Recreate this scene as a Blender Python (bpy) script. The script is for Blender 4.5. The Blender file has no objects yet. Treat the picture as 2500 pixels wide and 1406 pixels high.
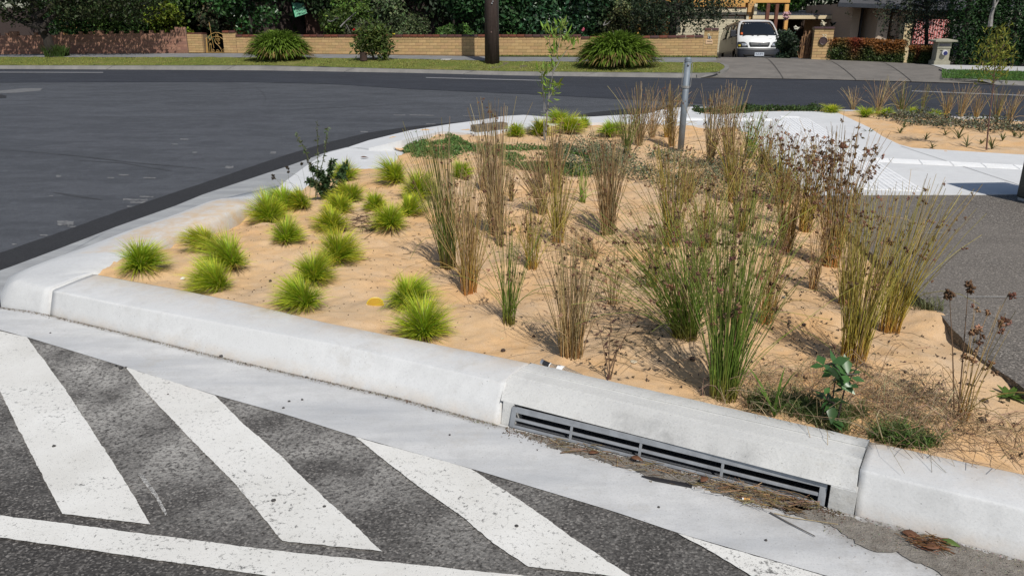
import bpy, math, random
import numpy as np
from mathutils import Vector, Matrix
from mathutils.geometry import tessellate_polygon
rng = np.random.default_rng(7)
random.seed(7)
R = math.radians
S = bpy.context.scene
COL = S.collection

# ------------------------------------------------------------------ camera
F, HOR, CH = 1900.0, 57.0, 1.6
PITCH = math.atan((703 - HOR) / F)
CP, SP = math.cos(PITCH), math.sin(PITCH)
cam = bpy.data.objects.new('camera', bpy.data.cameras.new('camera'))
COL.objects.link(cam)
cam.location = (0, 0, CH)
cam.rotation_euler = (math.pi / 2 - PITCH, 0, 0)
cam.data.sensor_width = 36
cam.data.lens = F / 2500 * 36
cam.data.clip_start = 0.05
cam.data.clip_end = 2000
S.camera = cam

# ------------------------------------------------------------------ light
SUN_AZ, SUN_EL = R(-19), R(50)            # azimuth the shadows run to, sun height
world = bpy.data.worlds.new('World'); S.world = world; world.use_nodes = True
wn = world.node_tree.nodes; wn.clear()
sky = wn.new('ShaderNodeTexSky'); sky.sky_type = 'NISHITA'; sky.sun_disc = False
sky.sun_elevation = SUN_EL; sky.sun_rotation = math.pi + SUN_AZ
bg = wn.new('ShaderNodeBackground'); bg.inputs[1].default_value = 0.085
wo = wn.new('ShaderNodeOutputWorld')
world.node_tree.links.new(sky.outputs[0], bg.inputs[0]); world.node_tree.links.new(bg.outputs[0], wo.inputs[0])
sl = bpy.data.lights.new('sun', 'SUN'); sl.energy = 4.0; sl.angle = R(0.55); sl.color = (1.0, 0.955, 0.89)
sun = bpy.data.objects.new('sun', sl); COL.objects.link(sun)
sd = Vector((math.sin(SUN_AZ) * math.cos(SUN_EL), math.cos(SUN_AZ) * math.cos(SUN_EL), -math.sin(SUN_EL)))
sun.rotation_euler = sd.to_track_quat('-Z', 'Y').to_euler(); sun.location = (6, -10, 14)
S.view_settings.view_transform = 'Standard'; S.view_settings.look = 'None'
S.view_settings.gamma = 1; S.view_settings.use_curve_mapping = False
S.view_settings.exposure = 0.0
S.cycles.max_bounces = 6; S.cycles.diffuse_bounces = 3; S.cycles.glossy_bounces = 3
S.cycles.transmission_bounces = 4; S.cycles.transparent_max_bounces = 6

# ------------------------------------------------------------------ where things stand (photo measurements -> metres)
def ray(px, py):
    x = (px - 1250) / F; y = -(py - 703) / F
    return np.array([x, CP + y * SP, -SP + y * CP])
def G(px, py, z=0.0):
    d = ray(px, py); t = (z - CH) / d[2]
    return np.array([d[0] * t, d[1] * t, z])
def PY(px, py, Y):
    d = ray(px, py); t = Y / d[1]
    return np.array([d[0] * t, Y, CH + d[2] * t])
KB = [(-900, 163), (0, 168.5), (300, 170), (640, 172), (1000, 178), (1240, 184), (1520, 188), (1700, 190.5), (2000, 195), (2200, 200), (2500, 209), (3300, 234)]
def lerp(tab, x):
    return float(np.interp(x, [a for a, _ in tab], [b for _, b in tab]))
NK = np.array([0.212, 0.977])
DK = np.array([0.977, -0.212])
def OFF(px, py, off):
    b = G(px, lerp(KB, px))[:2] + NK * off
    d = ray(px, py); t = (b @ NK) / (d[:2] @ NK)
    return np.array([d[0] * t, d[1] * t, CH + d[2] * t])
def OFFX(px, off, z):
    b = G(px, lerp(KB, px))[:2] + NK * off
    return np.array([b[0], b[1], z])

# ------------------------------------------------------------------ value noise
_tab = np.random.default_rng(3).random((256, 256))
def vnoise(x, y):
    xi = np.floor(x).astype(int); yi = np.floor(y).astype(int)
    fx = x - xi; fy = y - yi
    fx = fx * fx * (3 - 2 * fx); fy = fy * fy * (3 - 2 * fy)
    a = _tab[xi % 256, yi % 256]; b = _tab[(xi + 1) % 256, yi % 256]
    c = _tab[xi % 256, (yi + 1) % 256]; d = _tab[(xi + 1) % 256, (yi + 1) % 256]
    return (a * (1 - fx) + b * fx) * (1 - fy) + (c * (1 - fx) + d * fx) * fy
DIPS = [(*G(895, 414, .03)[:2], .42, .11), (*G(905, 388, .03)[:2], .40, .11), (*G(930, 372, .03)[:2], .34, .08), (*G(965, 352, .07)[:2], .5, .06), (*G(915, 355, .03)[:2], .35, .06), (*G(790, 440, .03)[:2], .42, .10), (*G(740, 478, .05)[:2], .40, .07), (*G(1350, 640, .1)[:2], .9, .02), (*G(420, 590, .1)[:2], .28, .035), (*G(500, 560, .1)[:2], .32, .05), (*G(580, 530, .1)[:2], .35, .055)]
def sandH(x, y):
    x = np.asarray(x, float); y = np.asarray(y, float)
    h = 0.124 + 0.046 * (vnoise(x * 1.3 + 5, y * 1.3) - .5) + 0.052 * (vnoise(x * 3.1, y * 3.1 + 9) - .5)
    h = h + 0.026 * (vnoise(x * 8.3, y * 8.3) - .5) + 0.013 * (vnoise(x * 22, y * 22) - .5) + 0.004 * (vnoise(x * 55, y * 55) - .5)
    for (cx, cy, rad, dep) in DIPS:
        h = h - dep * np.exp(-((x - cx) ** 2 + (y - cy) ** 2) / rad ** 2)
    return np.where(h < .03, .014 + .016 * np.exp(np.minimum(h - .03, 0) / .016), h)
def GS(px, py):
    z = 0.12
    for _ in range(4):
        p = G(px, py, z); z = float(sandH(p[0], p[1]))
    return np.array([p[0], p[1], z])

# ------------------------------------------------------------------ mesh helpers
def link(o, parent=None):
    COL.objects.link(o)
    if parent is not None:
        o.parent = parent
    return o
def mesh_np(name, V, faces, mat=None, colors=None, smooth=False):
    me = bpy.data.meshes.new(name)
    V = np.asarray(V, np.float32).reshape(-1, 3)
    if isinstance(faces, np.ndarray):
        faces = [faces]
    loops = np.concatenate([f.reshape(-1) for f in faces]).astype(np.int32)
    tot = np.concatenate([np.full(len(f), f.shape[1]) for f in faces]).astype(np.int32)
    st = np.concatenate([[0], np.cumsum(tot)[:-1]]).astype(np.int32)
    me.vertices.add(len(V)); me.vertices.foreach_set('co', V.reshape(-1))
    me.loops.add(len(loops)); me.loops.foreach_set('vertex_index', loops)
    me.polygons.add(len(tot)); me.polygons.foreach_set('loop_start', st); me.polygons.foreach_set('loop_total', tot)
    if smooth:
        me.polygons.foreach_set('use_smooth', np.ones(len(tot), bool))
    if colors is not None:
        ca = me.color_attributes.new('Col', 'FLOAT_COLOR', 'POINT')
        c = np.ones((len(V), 4), np.float32); c[:, :3] = colors
        ca.data.foreach_set('color', c.reshape(-1))
    me.update(calc_edges=True)
    if mat: me.materials.append(mat)
    return me
def obj(name, me, parent=None, loc=None):
    o = bpy.data.objects.new(name, me); link(o, parent)
    if loc is not None: o.location = loc
    return o
class MB:
    """collects simple solids, built as ONE mesh"""
    def __init__(s): s.v = []; s.f = []
    def add(s, vs, fs):
        n = len(s.v); s.v += [tuple(map(float, q)) for q in vs]; s.f += [tuple(i + n for i in f) for f in fs]
    def box(s, c, size, rz=0.0, rx=0.0):
        m = Matrix.Rotation(rz, 3, 'Z') @ Matrix.Rotation(rx, 3, 'X')
        vs = [Vector(c) + m @ Vector((a * size[0] / 2, b * size[1] / 2, d * size[2] / 2)) for a in (-1, 1) for b in (-1, 1) for d in (-1, 1)]
        s.add(vs, [(0, 1, 3, 2), (4, 6, 7, 5), (0, 4, 5, 1), (2, 3, 7, 6), (0, 2, 6, 4), (1, 5, 7, 3)])
    def tube(s, pts, rad, n=8, cap=True):
        pts = [Vector(p) for p in pts]; k = len(pts)
        if not hasattr(rad, '__len__'): rad = [rad] * k
        rings = []
        for i, p in enumerate(pts):
            t = (pts[min(i + 1, k - 1)] - pts[max(i - 1, 0)]).normalized()
            a = t.orthogonal().normalized() if abs(t.z) > .95 else t.cross(Vector((0, 0, 1))).normalized()
            if abs(t.z) > .95: a = (Vector((1, 0, 0)) - t * t.x).normalized()
            b = t.cross(a)
            rings.append([p + (a * math.cos(2 * math.pi * j / n) + b * math.sin(2 * math.pi * j / n)) * rad[i] for j in range(n)])
        vs = [q for r in rings for q in r]; fs = []
        for i in range(k - 1):
            for j in range(n):
                fs.append((i * n + j, i * n + (j + 1) % n, (i + 1) * n + (j + 1) % n, (i + 1) * n + j))
        if cap: fs += [tuple(range(n))[::-1], tuple((k - 1) * n + j for j in range(n))]
        s.add(vs, fs)
    def quad(s, a, b, c, d): s.add([a, b, c, d], [(0, 1, 2, 3)])
    def lathe(s, c, prof, n=16):
        vs = []; fs = []
        for r, z in prof:
            for j in range(n):
                a = 2 * math.pi * j / n; vs.append((c[0] + r * math.cos(a), c[1] + r * math.sin(a), c[2] + z))
        for i in range(len(prof) - 1):
            for j in range(n): fs.append((i * n + j, i * n + (j + 1) % n, (i + 1) * n + (j + 1) % n, (i + 1) * n + j))
        fs += [tuple(range(n))[::-1], tuple((len(prof) - 1) * n + j for j in range(n))]
        s.add(vs, fs)
    def build(s, name, mat=None, parent=None, smooth=False, bevel=0, loc=None):
        me = bpy.data.meshes.new(name); me.from_pydata(s.v, [], s.f)
        if smooth:
            for p in me.polygons: p.use_smooth = True
        if mat: me.materials.append(mat)
        o = obj(name, me, parent, loc)
        if bevel:
            b = o.modifiers.new('b', 'BEVEL'); b.width = bevel; b.segments = 2; b.limit_method = 'ANGLE'
        return o
def tag(o, label=None, cat=None, group=None, kind=None):
    if label: o['label'] = label
    if cat: o['category'] = cat
    if group: o['group'] = group
    if kind: o['kind'] = kind
    return o
def empty(name, loc=(0, 0, 0), rz=0.0, label=None, cat=None, group=None, kind=None):
    o = bpy.data.objects.new(name, None); o.empty_display_size = .1; link(o)
    o.location = [float(v) for v in loc]; o.rotation_euler = (0, 0, rz)
    return tag(o, label, cat, group, kind)
def grid(name, rows, mat, parent=None, smooth=True, kind=None):
    """rows: list of equally long point lists"""
    A = np.array(rows, float); r, c = A.shape[:2]
    i = np.arange(r - 1)[:, None] * c + np.arange(c - 1)[None, :]
    f = np.stack([i, i + 1, i + 1 + c, i + c], -1).reshape(-1, 4)
    o = obj(name, mesh_np(name, A.reshape(-1, 3), f, mat, smooth=smooth), parent)
    if kind: o['kind'] = kind
    return o
def poly(name, pts, mat, parent=None, kind=None, thick=0.0, loc=None):
    """flat polygon from a 3D outline, optional skirt downwards"""
    pts = [Vector([float(c) for c in p]) for p in pts]
    tris = tessellate_polygon([pts]); n = len(pts)
    vs = [tuple(p) for p in pts]; fs = []
    for t in tris:
        a, b, c = t
        nn = (pts[b] - pts[a]).cross(pts[c] - pts[a])
        fs.append((a, b, c) if nn.z > 0 else (a, c, b))
    if thick:
        vs += [(p.x, p.y, p.z - thick) for p in pts]
        area = sum(pts[i].x * pts[(i + 1) % n].y - pts[(i + 1) % n].x * pts[i].y for i in range(n))
        for i in range(n):
            j = (i + 1) % n
            fs.append((i, i + n, j + n, j) if area > 0 else (i, j, j + n, i + n))
    me = bpy.data.meshes.new(name); me.from_pydata(vs, [], fs); me.materials.append(mat)
    o = obj(name, me, parent, loc)
    if kind: o['kind'] = kind
    return o
def rough_line(pts, amp=0.004, step=0.03, closed=True):
    """resample an outline and wobble it unevenly, as hand-laid edges are"""
    out = []; n = len(pts); rr = np.random.default_rng(int(abs(pts[0][0]) * 1000) + n)
    for i in range(n if closed else n - 1):
        a = np.array(pts[i], float); b = np.array(pts[(i + 1) % n], float)
        L = np.linalg.norm((b - a)[:2]); k = max(1, int(L / step))
        nx = np.array([-(b - a)[1], (b - a)[0], 0]) / max(L, 1e-6)
        for j in range(k):
            q = a + (b - a) * j / k
            w = float(vnoise(q[0] * 26 + 3, q[1] * 26) - .5) * 1.6 + float(vnoise(q[0] * 9, q[1] * 9 + 7) - .5) * 1.4 + rr.normal() * .55 * float(vnoise(q[0] * 5, q[1] * 5))
            out.append(q + nx * w * amp * (0 if j == 0 else 1))
    return out
def resample(pts, n):
    P = np.array(pts, float); d = np.concatenate([[0], np.cumsum(np.linalg.norm(np.diff(P, axis=0), axis=1))])
    t = np.linspace(0, d[-1], n)
    return np.stack([np.interp(t, d, P[:, k]) for k in range(P.shape[1])], 1)
def smoothpath(P, it=3):
    P = np.array(P, float)
    for _ in range(it):
        Q = P.copy(); Q[1:-1] = .25 * P[:-2] + .5 * P[1:-1] + .25 * P[2:]; P = Q
    return P
def inside(px, py, poly2):
    r = np.zeros(px.shape, bool); n = len(poly2)
    for i in range(n):
        x1, y1 = poly2[i][:2]; x2, y2 = poly2[(i + 1) % n][:2]
        c = ((y1 > py) != (y2 > py)) & (px < (x2 - x1) * (py - y1) / (y2 - y1 + 1e-12) + x1)
        r ^= c
    return r

# ------------------------------------------------------------------ materials
def nodes(name):
    m = bpy.data.materials.new(name); m.use_nodes = True
    nt = m.node_tree; b = nt.nodes['Principled BSDF']
    return m, nt, b
def _noise(nt, vec, scale, detail=5, rough=.6, kind='n', sv=None):
    if sv:
        mp = nt.nodes.new('ShaderNodeMapping'); mp.inputs['Scale'].default_value = sv; nt.links.new(vec, mp.inputs[0]); vec = mp.outputs[0]
    if kind == 'n':
        t = nt.nodes.new('ShaderNodeTexNoise'); t.inputs['Scale'].default_value = scale; t.inputs['Detail'].default_value = detail
        t.inputs['Roughness'].default_value = rough; nt.links.new(vec, t.inputs['Vector']); return t.outputs[0]
    t = nt.nodes.new('ShaderNodeTexVoronoi'); t.inputs['Scale'].default_value = scale; nt.links.new(vec, t.inputs['Vector'])
    if kind == 'v': return t.outputs['Distance']
    if kind == 'vc': return t.outputs['Color']
def _ramp(nt, fac, stops):
    r = nt.nodes.new('ShaderNodeValToRGB'); e = r.color_ramp.elements
    while len(e) < len(stops): e.new(.5)
    for q, (p, c) in zip(e, stops):
        q.position = p; q.color = tuple(c) + (1,) if hasattr(c, '__len__') else (c, c, c, 1)
    nt.links.new(fac, r.inputs[0]); return r.outputs[0]
def _mix(nt, fac, a, b, mode='MIX'):
    m = nt.nodes.new('ShaderNodeMix'); m.data_type = 'RGBA'; m.blend_type = mode; m.clamp_factor = True
    for s, v in ((m.inputs['Factor'], fac), (m.inputs['A'], a), (m.inputs['B'], b)):
        if hasattr(v, 'is_linked'): nt.links.new(v, s)
        elif hasattr(v, '__len__'): s.default_value = tuple(v) + (1,)
        else: s.default_value = v
    return m.outputs['Result']
def _bump(nt, b, h, strength=.3, dist=.01, prev=None):
    n = nt.nodes.new('ShaderNodeBump'); n.inputs['Strength'].default_value = strength; n.inputs['Distance'].default_value = dist
    nt.links.new(h, n.inputs['Height'])
    if prev: nt.links.new(prev, n.inputs['Normal'])
    nt.links.new(n.outputs[0], b.inputs['Normal']); return n.outputs[0]
def simple(name, col, rough=.6, metal=0.0, var=.15, scale=6, bump=0, spec=.5, bscale=None, two=None, sv=None):
    m, nt, b = nodes(name); tc = nt.nodes.new('ShaderNodeTexCoord').outputs['Object']
    n = _noise(nt, tc, scale, 5, .6, sv=sv)
    c2 = two if two else tuple(c * (1 - var) for c in col); c1 = col if two else tuple(min(1, c * (1 + var)) for c in col)
    b.inputs['Base Color'].default_value = (*col, 1)
    nt.links.new(_ramp(nt, n, [(.35, c2), (.65, c1)]), b.inputs['Base Color'])
    b.inputs['Roughness'].default_value = rough; b.inputs['Metallic'].default_value = metal
    b.inputs['Specular IOR Level'].default_value = spec
    if bump: _bump(nt, b, _noise(nt, tc, bscale or scale * 6, 4, .6), bump, .01)
    return m
def leafmat(name, rough=.5, spec=.4, trans=.25, var=.0):
    """colour from the mesh: each leaf or stem carries its own"""
    m, nt, b = nodes(name)
    a = nt.nodes.new('ShaderNodeVertexColor'); a.layer_name = 'Col'
    nt.links.new(a.outputs[0], b.inputs['Base Color'])
    b.inputs['Roughness'].default_value = rough; b.inputs['Specular IOR Level'].default_value = spec
    if trans:
        t = nt.nodes.new('ShaderNodeBsdfTranslucent'); mx = nt.nodes.new('ShaderNodeMixShader'); mx.inputs[0].default_value = trans
        nt.links.new(a.outputs[0], t.inputs[0]); nt.links.new(b.outputs[0], mx.inputs[1]); nt.links.new(t.outputs[0], mx.inputs[2])
        nt.links.new(mx.outputs[0], nt.nodes['Material Output'].inputs[0])
    return m
def asphalt(name, base, light, agg=260, spread=.5, dusty=False, patchy=0.25, bump=.5, warm=None):
    m, nt, b = nodes(name); tc = nt.nodes.new('ShaderNodeTexCoord').outputs['Object']
    cells = _noise(nt, tc, agg, kind='vc'); sep = nt.nodes.new('ShaderNodeSeparateColor'); nt.links.new(cells, sep.inputs[0])
    c = _ramp(nt, sep.outputs[0], [(0, tuple(v * .55 for v in base)), (.55, base), (.86, light), (1, tuple(min(1, v * 1.9) for v in light))])
    big = _noise(nt, tc, .55, 6, .62); c = _mix(nt, _ramp(nt, big, [(.35, 0.0), (.7, patchy)]), c, tuple(v * 1.5 for v in base))
    if agg > 400:
        sw = _noise(nt, tc, .22, 8, .68, sv=(1, 2.2, 1)); c = _mix(nt, _ramp(nt, sw, [(.36, .0), (.47, .55), (.53, .05), (.66, .75)]), c, tuple(v * .62 for v in base))
        sp_ = _noise(nt, tc, 5, 8, .8); c = _mix(nt, _ramp(nt, sp_, [(.50, 0.0), (.72, .55)]), c, tuple(v * 1.75 for v in base))
    streak = _noise(nt, tc, 1.2, 6, .65, sv=(.35, 3.0, 1)); c = _mix(nt, _ramp(nt, streak, [(.52, 0.0), (.75, .35)]), c, tuple(v * .6 for v in base))
    if dusty:
        at = nt.nodes.new('ShaderNodeVertexColor'); at.layer_name = 'Col'
        fine = _noise(nt, tc, 62, 8, .85); med = _noise(nt, tc, 3.2, 5, .6)
        mul = nt.nodes.new('ShaderNodeMath'); mul.operation = 'MULTIPLY'; nt.links.new(_ramp(nt, fine, [(.43, 0.0), (.52, 1.0)]), mul.inputs[0]); nt.links.new(_ramp(nt, med, [(.38, .15), (.62, 1.0)]), mul.inputs[1])
        mu2 = nt.nodes.new('ShaderNodeMath'); mu2.operation = 'MULTIPLY'; nt.links.new(mul.outputs[0], mu2.inputs[0]); nt.links.new(at.outputs[0], mu2.inputs[1])
        c = _mix(nt, mu2.outputs[0], c, (.40, .385, .355))
    nt.links.new(c, b.inputs['Base Color']); b.inputs['Roughness'].default_value = .85; b.inputs['Specular IOR Level'].default_value = .3
    h = _noise(nt, tc, agg * .6, kind='v'); _bump(nt, b, h, bump, .004)
    return m
def concrete(name, base, dark, stain=None, bump=.15, streakv=(1, 1, 1), grit=.3, blot=.6):
    m, nt, b = nodes(name); tc = nt.nodes.new('ShaderNodeTexCoord').outputs['Object']
    c = _ramp(nt, _noise(nt, tc, 1.7, 8, .65, sv=streakv), [(.30, dark), (.62, base)])
    c = _mix(nt, _ramp(nt, _noise(nt, tc, 7, 9, .74), [(.46, 0.0), (.72, blot)]), c, tuple(v * .74 for v in base))
    c = _mix(nt, _ramp(nt, _noise(nt, tc, 2.4, 9, .8), [(.57, 0.0), (.70, .55)]), c, tuple(v * q for v, q in zip(base, (.72, .68, .62))))
    c = _mix(nt, _ramp(nt, _noise(nt, tc, 130, 4, .6), [(.52, 0.0), (.72, grit)]), c, tuple(v * .55 for v in base))
    pit = _ramp(nt, _noise(nt, tc, 33, kind='v'), [(.05, 1.0), (.09, 0.0)]); pm = _ramp(nt, _noise(nt, tc, 5, 4, .6), [(.42, 0.0), (.60, 1.0)])
    mu_ = nt.nodes.new('ShaderNodeMath'); mu_.operation = 'MULTIPLY'; nt.links.new(pit, mu_.inputs[0]); nt.links.new(pm, mu_.inputs[1])
    c = _mix(nt, mu_.outputs[0], c, tuple(v * .35 for v in base))
    if stain:
        at = nt.nodes.new('ShaderNodeVertexColor'); at.layer_name = 'Col'
        mu = nt.nodes.new('ShaderNodeMath'); mu.operation = 'MULTIPLY'
        nt.links.new(at.outputs[0], mu.inputs[0]); nt.links.new(_ramp(nt, _noise(nt, tc, 9, 8, .75), [(.36, .1), (.6, 1.0)]), mu.inputs[1])
        c = _mix(nt, mu.outputs[0], c, stain)
    nt.links.new(c, b.inputs['Base Color']); b.inputs['Roughness'].default_value = .82; b.inputs['Specular IOR Level'].default_value = .25
    p = _bump(nt, b, _noise(nt, tc, 60, 7, .75), bump * 1.6, .005); _bump(nt, b, _noise(nt, tc, 6, 5, .6), bump, .03, p)
    return m
def paintmat():
    m, nt, b = nodes('road_paint'); tc = nt.nodes.new('ShaderNodeTexCoord').outputs['Object']
    c = _ramp(nt, _noise(nt, tc, 2.2, 7, .65), [(.3, (.60, .585, .54)), (.65, (.74, .73, .69))])
    fine = _noise(nt, tc, 95, kind='v'); c2 = _mix(nt, _ramp(nt, fine, [(.10, .75), (.20, 0.0)]), c, (.30, .29, .27))
    worn = _noise(nt, tc, 46, 9, .85); wz = _noise(nt, tc, 1.6, 5, .7); ad = nt.nodes.new('ShaderNodeMath'); ad.operation = 'MULTIPLY_ADD'; nt.links.new(wz, ad.inputs[0]); ad.inputs[1].default_value = .34; nt.links.new(worn, ad.inputs[2])
    c2 = _mix(nt, _ramp(nt, ad.outputs[0], [(.735, 0.0), (.78, .92)]), c2, (.10, .098, .092))
    c2 = _mix(nt, _ramp(nt, _noise(nt, tc, 1.1, 5, .6), [(.55, 0.0), (.8, .4)]), c2, (.45, .40, .34))
    nt.links.new(c2, b.inputs['Base Color']); b.inputs['Roughness'].default_value = .7
    _bump(nt, b, _noise(nt, tc, 170, 5, .7), .5, .003)
    return m
def sandmat():
    m, nt, b = nodes('sand'); tc = nt.nodes.new('ShaderNodeTexCoord').outputs['Object']
    c = _ramp(nt, _noise(nt, tc, 1.1, 7, .6), [(.28, (.54, .405, .27)), (.42, (.635, .435, .25)), (.56, (.655, .42, .215)), (.70, (.635, .37, .16))])
    c = _mix(nt, _ramp(nt, _noise(nt, tc, 6, 7, .7), [(.45, 0.0), (.72, .6)]), c, (.58, .465, .34)); c = _mix(nt, _ramp(nt, _noise(nt, tc, 2.3, 8, .75), [(.56, 0.0), (.72, .55)]), c, (.42, .345, .26))
    c = _mix(nt, _ramp(nt, _noise(nt, tc, 330, 2, .5), [(.42, .40), (.58, 0.0)]), c, (.36, .23, .12))
    dots = _ramp(nt, _noise(nt, tc, 38, kind='v'), [(.06, .85), (.11, 0.0)]); c = _mix(nt, dots, c, (.11, .075, .05))
    nt.links.new(c, b.inputs['Base Color']); b.inputs['Roughness'].default_value = .95; b.inputs['Specular IOR Level'].default_value = .15
    p = _bump(nt, b, _noise(nt, tc, 260, 3, .6), .35, .003); _bump(nt, b, _noise(nt, tc, 26, 7, .65), .5, .012, p)
    return m
def grassmat(name, a, c_, d):
    m, nt, b = nodes(name); tc = nt.nodes.new('ShaderNodeTexCoord').outputs['Object']
    c = _ramp(nt, _noise(nt, tc, .9, 7, .7), [(.32, d), (.5, a), (.66, c_)])
    c = _mix(nt, _ramp(nt, _noise(nt, tc, 28, 6, .8), [(.4, .55), (.65, 0.0)]), c, tuple(v * .5 for v in a))
    nt.links.new(c, b.inputs['Base Color']); b.inputs['Roughness'].default_value = .95; b.inputs['Specular IOR Level'].default_value = .1
    _bump(nt, b, _noise(nt, tc, 45, 5, .8), 1.0, .05)
    return m
MT = {}
MT['leaf'] = leafmat('leaf', .55, .25, .22)
MT['gloss_leaf'] = leafmat('glossy_leaf', .36, .45, .12)
MT['stem'] = leafmat('stem', .55, .3, .0)
MT['blade'] = leafmat('blade', .5, .3, .42)
MT['dry'] = leafmat('dry_matter', .9, .1, .0)
MT['coarse'] = asphalt('coarse_asphalt', (.056, .052, .048), (.120, .112, .103), 150, dusty=True, patchy=.15, bump=.9)
MT['old_asphalt'] = asphalt('worn_asphalt', (.068, .072, .080), (.105, .110, .12), 420, patchy=.35, bump=.25)
MT['new_asphalt'] = asphalt('new_asphalt', (.036, .039, .048), (.052, .056, .066), 420, patchy=.2, bump=.25)
MT['strip_asphalt'] = asphalt('fresh_asphalt_strip', (.024, .024, .026), (.045, .045, .046), 300, patchy=.25, bump=.4)
MT['drive_asphalt'] = asphalt('driveway_asphalt', (.125, .111, .096), (.19, .17, .147), 150, patchy=.7, bump=.6)
MT['kerb'] = concrete('kerb_concrete', (.60, .605, .60), (.52, .525, .52), (.56, .42, .27), .15)
MT['lintel'] = concrete('lintel_concrete', (.56, .56, .54), (.45, .45, .44), (.20, .20, .195), .25, grit=.5)
MT['gutter'] = concrete('gutter_concrete', (.57, .57, .56), (.40, .41, .42), (.20, .18, .155), .15, (.6, 3.4, 1), grit=.45, blot=.8)
MT['path'] = concrete('path_concrete', (.62, .625, .62), (.56, .565, .565), None, .08, grit=.15, blot=.3)
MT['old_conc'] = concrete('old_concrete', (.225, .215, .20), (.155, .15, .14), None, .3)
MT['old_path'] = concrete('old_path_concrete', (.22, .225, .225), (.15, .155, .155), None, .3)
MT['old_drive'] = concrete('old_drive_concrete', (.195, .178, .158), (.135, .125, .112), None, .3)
MT['white_path'] = concrete('new_path_concrete', (.50, .50, .49), (.44, .44, .43), None, .1)
MT['paint'] = paintmat()
MT['far_paint'] = simple('faded_line_paint', (.22, .22, .225), .7, var=.25, scale=12)
MT['scuff'] = simple('scuffed_paint', (.20, .20, .195), .8, two=(.08, .08, .082), scale=25)
MT['sand'] = sandmat()
def thinpaint():
    m, nt, b = nodes('thin_paint'); tc = nt.nodes.new('ShaderNodeTexCoord').outputs['Object']
    nt.links.new(_mix(nt, _ramp(nt, _noise(nt, tc, 55, 8, .85), [(.44, 0.0), (.56, 1.0)]), (.075, .07, .066), (.50, .49, .46)), b.inputs['Base Color']); b.inputs['Roughness'].default_value = .85; return m
MT['thin_paint'] = thinpaint()
MT['tactile'] = simple('white_tactile_tile', (.80, .80, .79), .5, var=.05)
MT['dirt'] = simple('gutter_dirt', (.17, .14, .11), .95, two=(.10, .085, .07), scale=30, bump=1, bscale=120)
MT['grass_l'] = grassmat('verge_grass_left', (.21, .235, .055), (.33, .29, .11), (.16, .22, .05))
MT['grass_r'] = grassmat('verge_grass_right', (.055, .10, .02), (.07, .12, .025), (.04, .08, .018))
MT['soil'] = simple('garden_soil', (.05, .04, .03), .95, two=(.03, .025, .02), scale=4, bump=.8)
MT['galv'] = simple('galvanised_steel', (.36, .37, .38), .45, .55, var=.18, scale=14)
MT['postmetal'] = simple('grey_post_steel', (.17, .20, .23), .55, .15, var=.12, scale=9)
MT['strap'] = simple('bright_steel', (.62, .62, .62), .3, .9, var=.1)
MT['black'] = simple('black_void', (.012, .012, .012), .9, var=.2)
MT['pit'] = simple('pit_dirt', (.03, .027, .023), .95, var=.4, scale=20)
MT['pole'] = simple('pole_timber', (.075, .052, .044), .85, two=(.038, .022, .018), scale=5, sv=(6, 6, .25), bump=.6, bscale=20)
MT['bark'] = simple('dark_bark', (.035, .028, .022), .95, two=(.018, .014, .011), scale=7, sv=(3, 3, .6), bump=1)
MT['palebark'] = simple('pale_bark', (.30, .29, .27), .85, two=(.14, .13, .12), scale=6, bump=.5)
MT['white'] = simple('white_bits', (.75, .75, .73), .8, var=.05)

# ------------------------------------------------------------------ big ground
grid('ground', [[(x, y, -1.3) for x in np.linspace(-500, 500, 6)] for y in np.linspace(-60, 900, 6)], MT['soil'], kind='structure')

# intersection asphalt: one sheet under all kerbs and bands
poly('road', [(-60, -4, 0), (-60, 40, 0), (60, 40, 0), (60, -4, 0)], MT['old_asphalt'], kind='structure').location.z = -0.012

# newer dark lane along the far kerb
top = [G(p, lerp(KB, p), -.006) + np.array([0, .25, 0]) for p in range(-900, 3301, 100)]
lowtab = [(-900, 203), (0, 202), (300, 201), (600, 201), (805, 205), (984, 217), (1240, 228), (1553, 244), (1850, 262), (2040, 275), (2300, 300), (2600, 330), (3300, 390)]
low = [G(p, lerp(lowtab, p), -.006) for p in range(-900, 3301, 60)]
poly('far_lane', top + low[::-1], MT['new_asphalt'], kind='structure')

# fresh strip of asphalt along the bed's edge
so = [(-200, 668), (0, 617), (178, 556), (285, 517), (498, 446), (700, 378), (800, 348), (900, 324), (1000, 310), (1100, 300), (1140, 296.5)]
si = [(-200, 722), (0, 661), (142, 608), (285, 553), (427, 503), (498, 474), (700, 407), (800, 371), (850, 359), (900, 343), (1000, 319), (1100, 304), (1145, 299)]
poly('asphalt_strip', rough_line([G(*p, -.006) for p in so] + [G(p[0], p[1] + 4, -.006) for p in si[::-1]], .006, .08), MT['strip_asphalt'], kind='structure')
poly('asphalt_patch', [G(*p, .0) for p in [(1392, 285), (1443, 275), (1533, 266), (1600, 263), (1690, 260), (1690, 268), (1612, 274), (1588, 279), (1516, 283)]], MT['strip_asphalt'], kind='structure')

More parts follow.
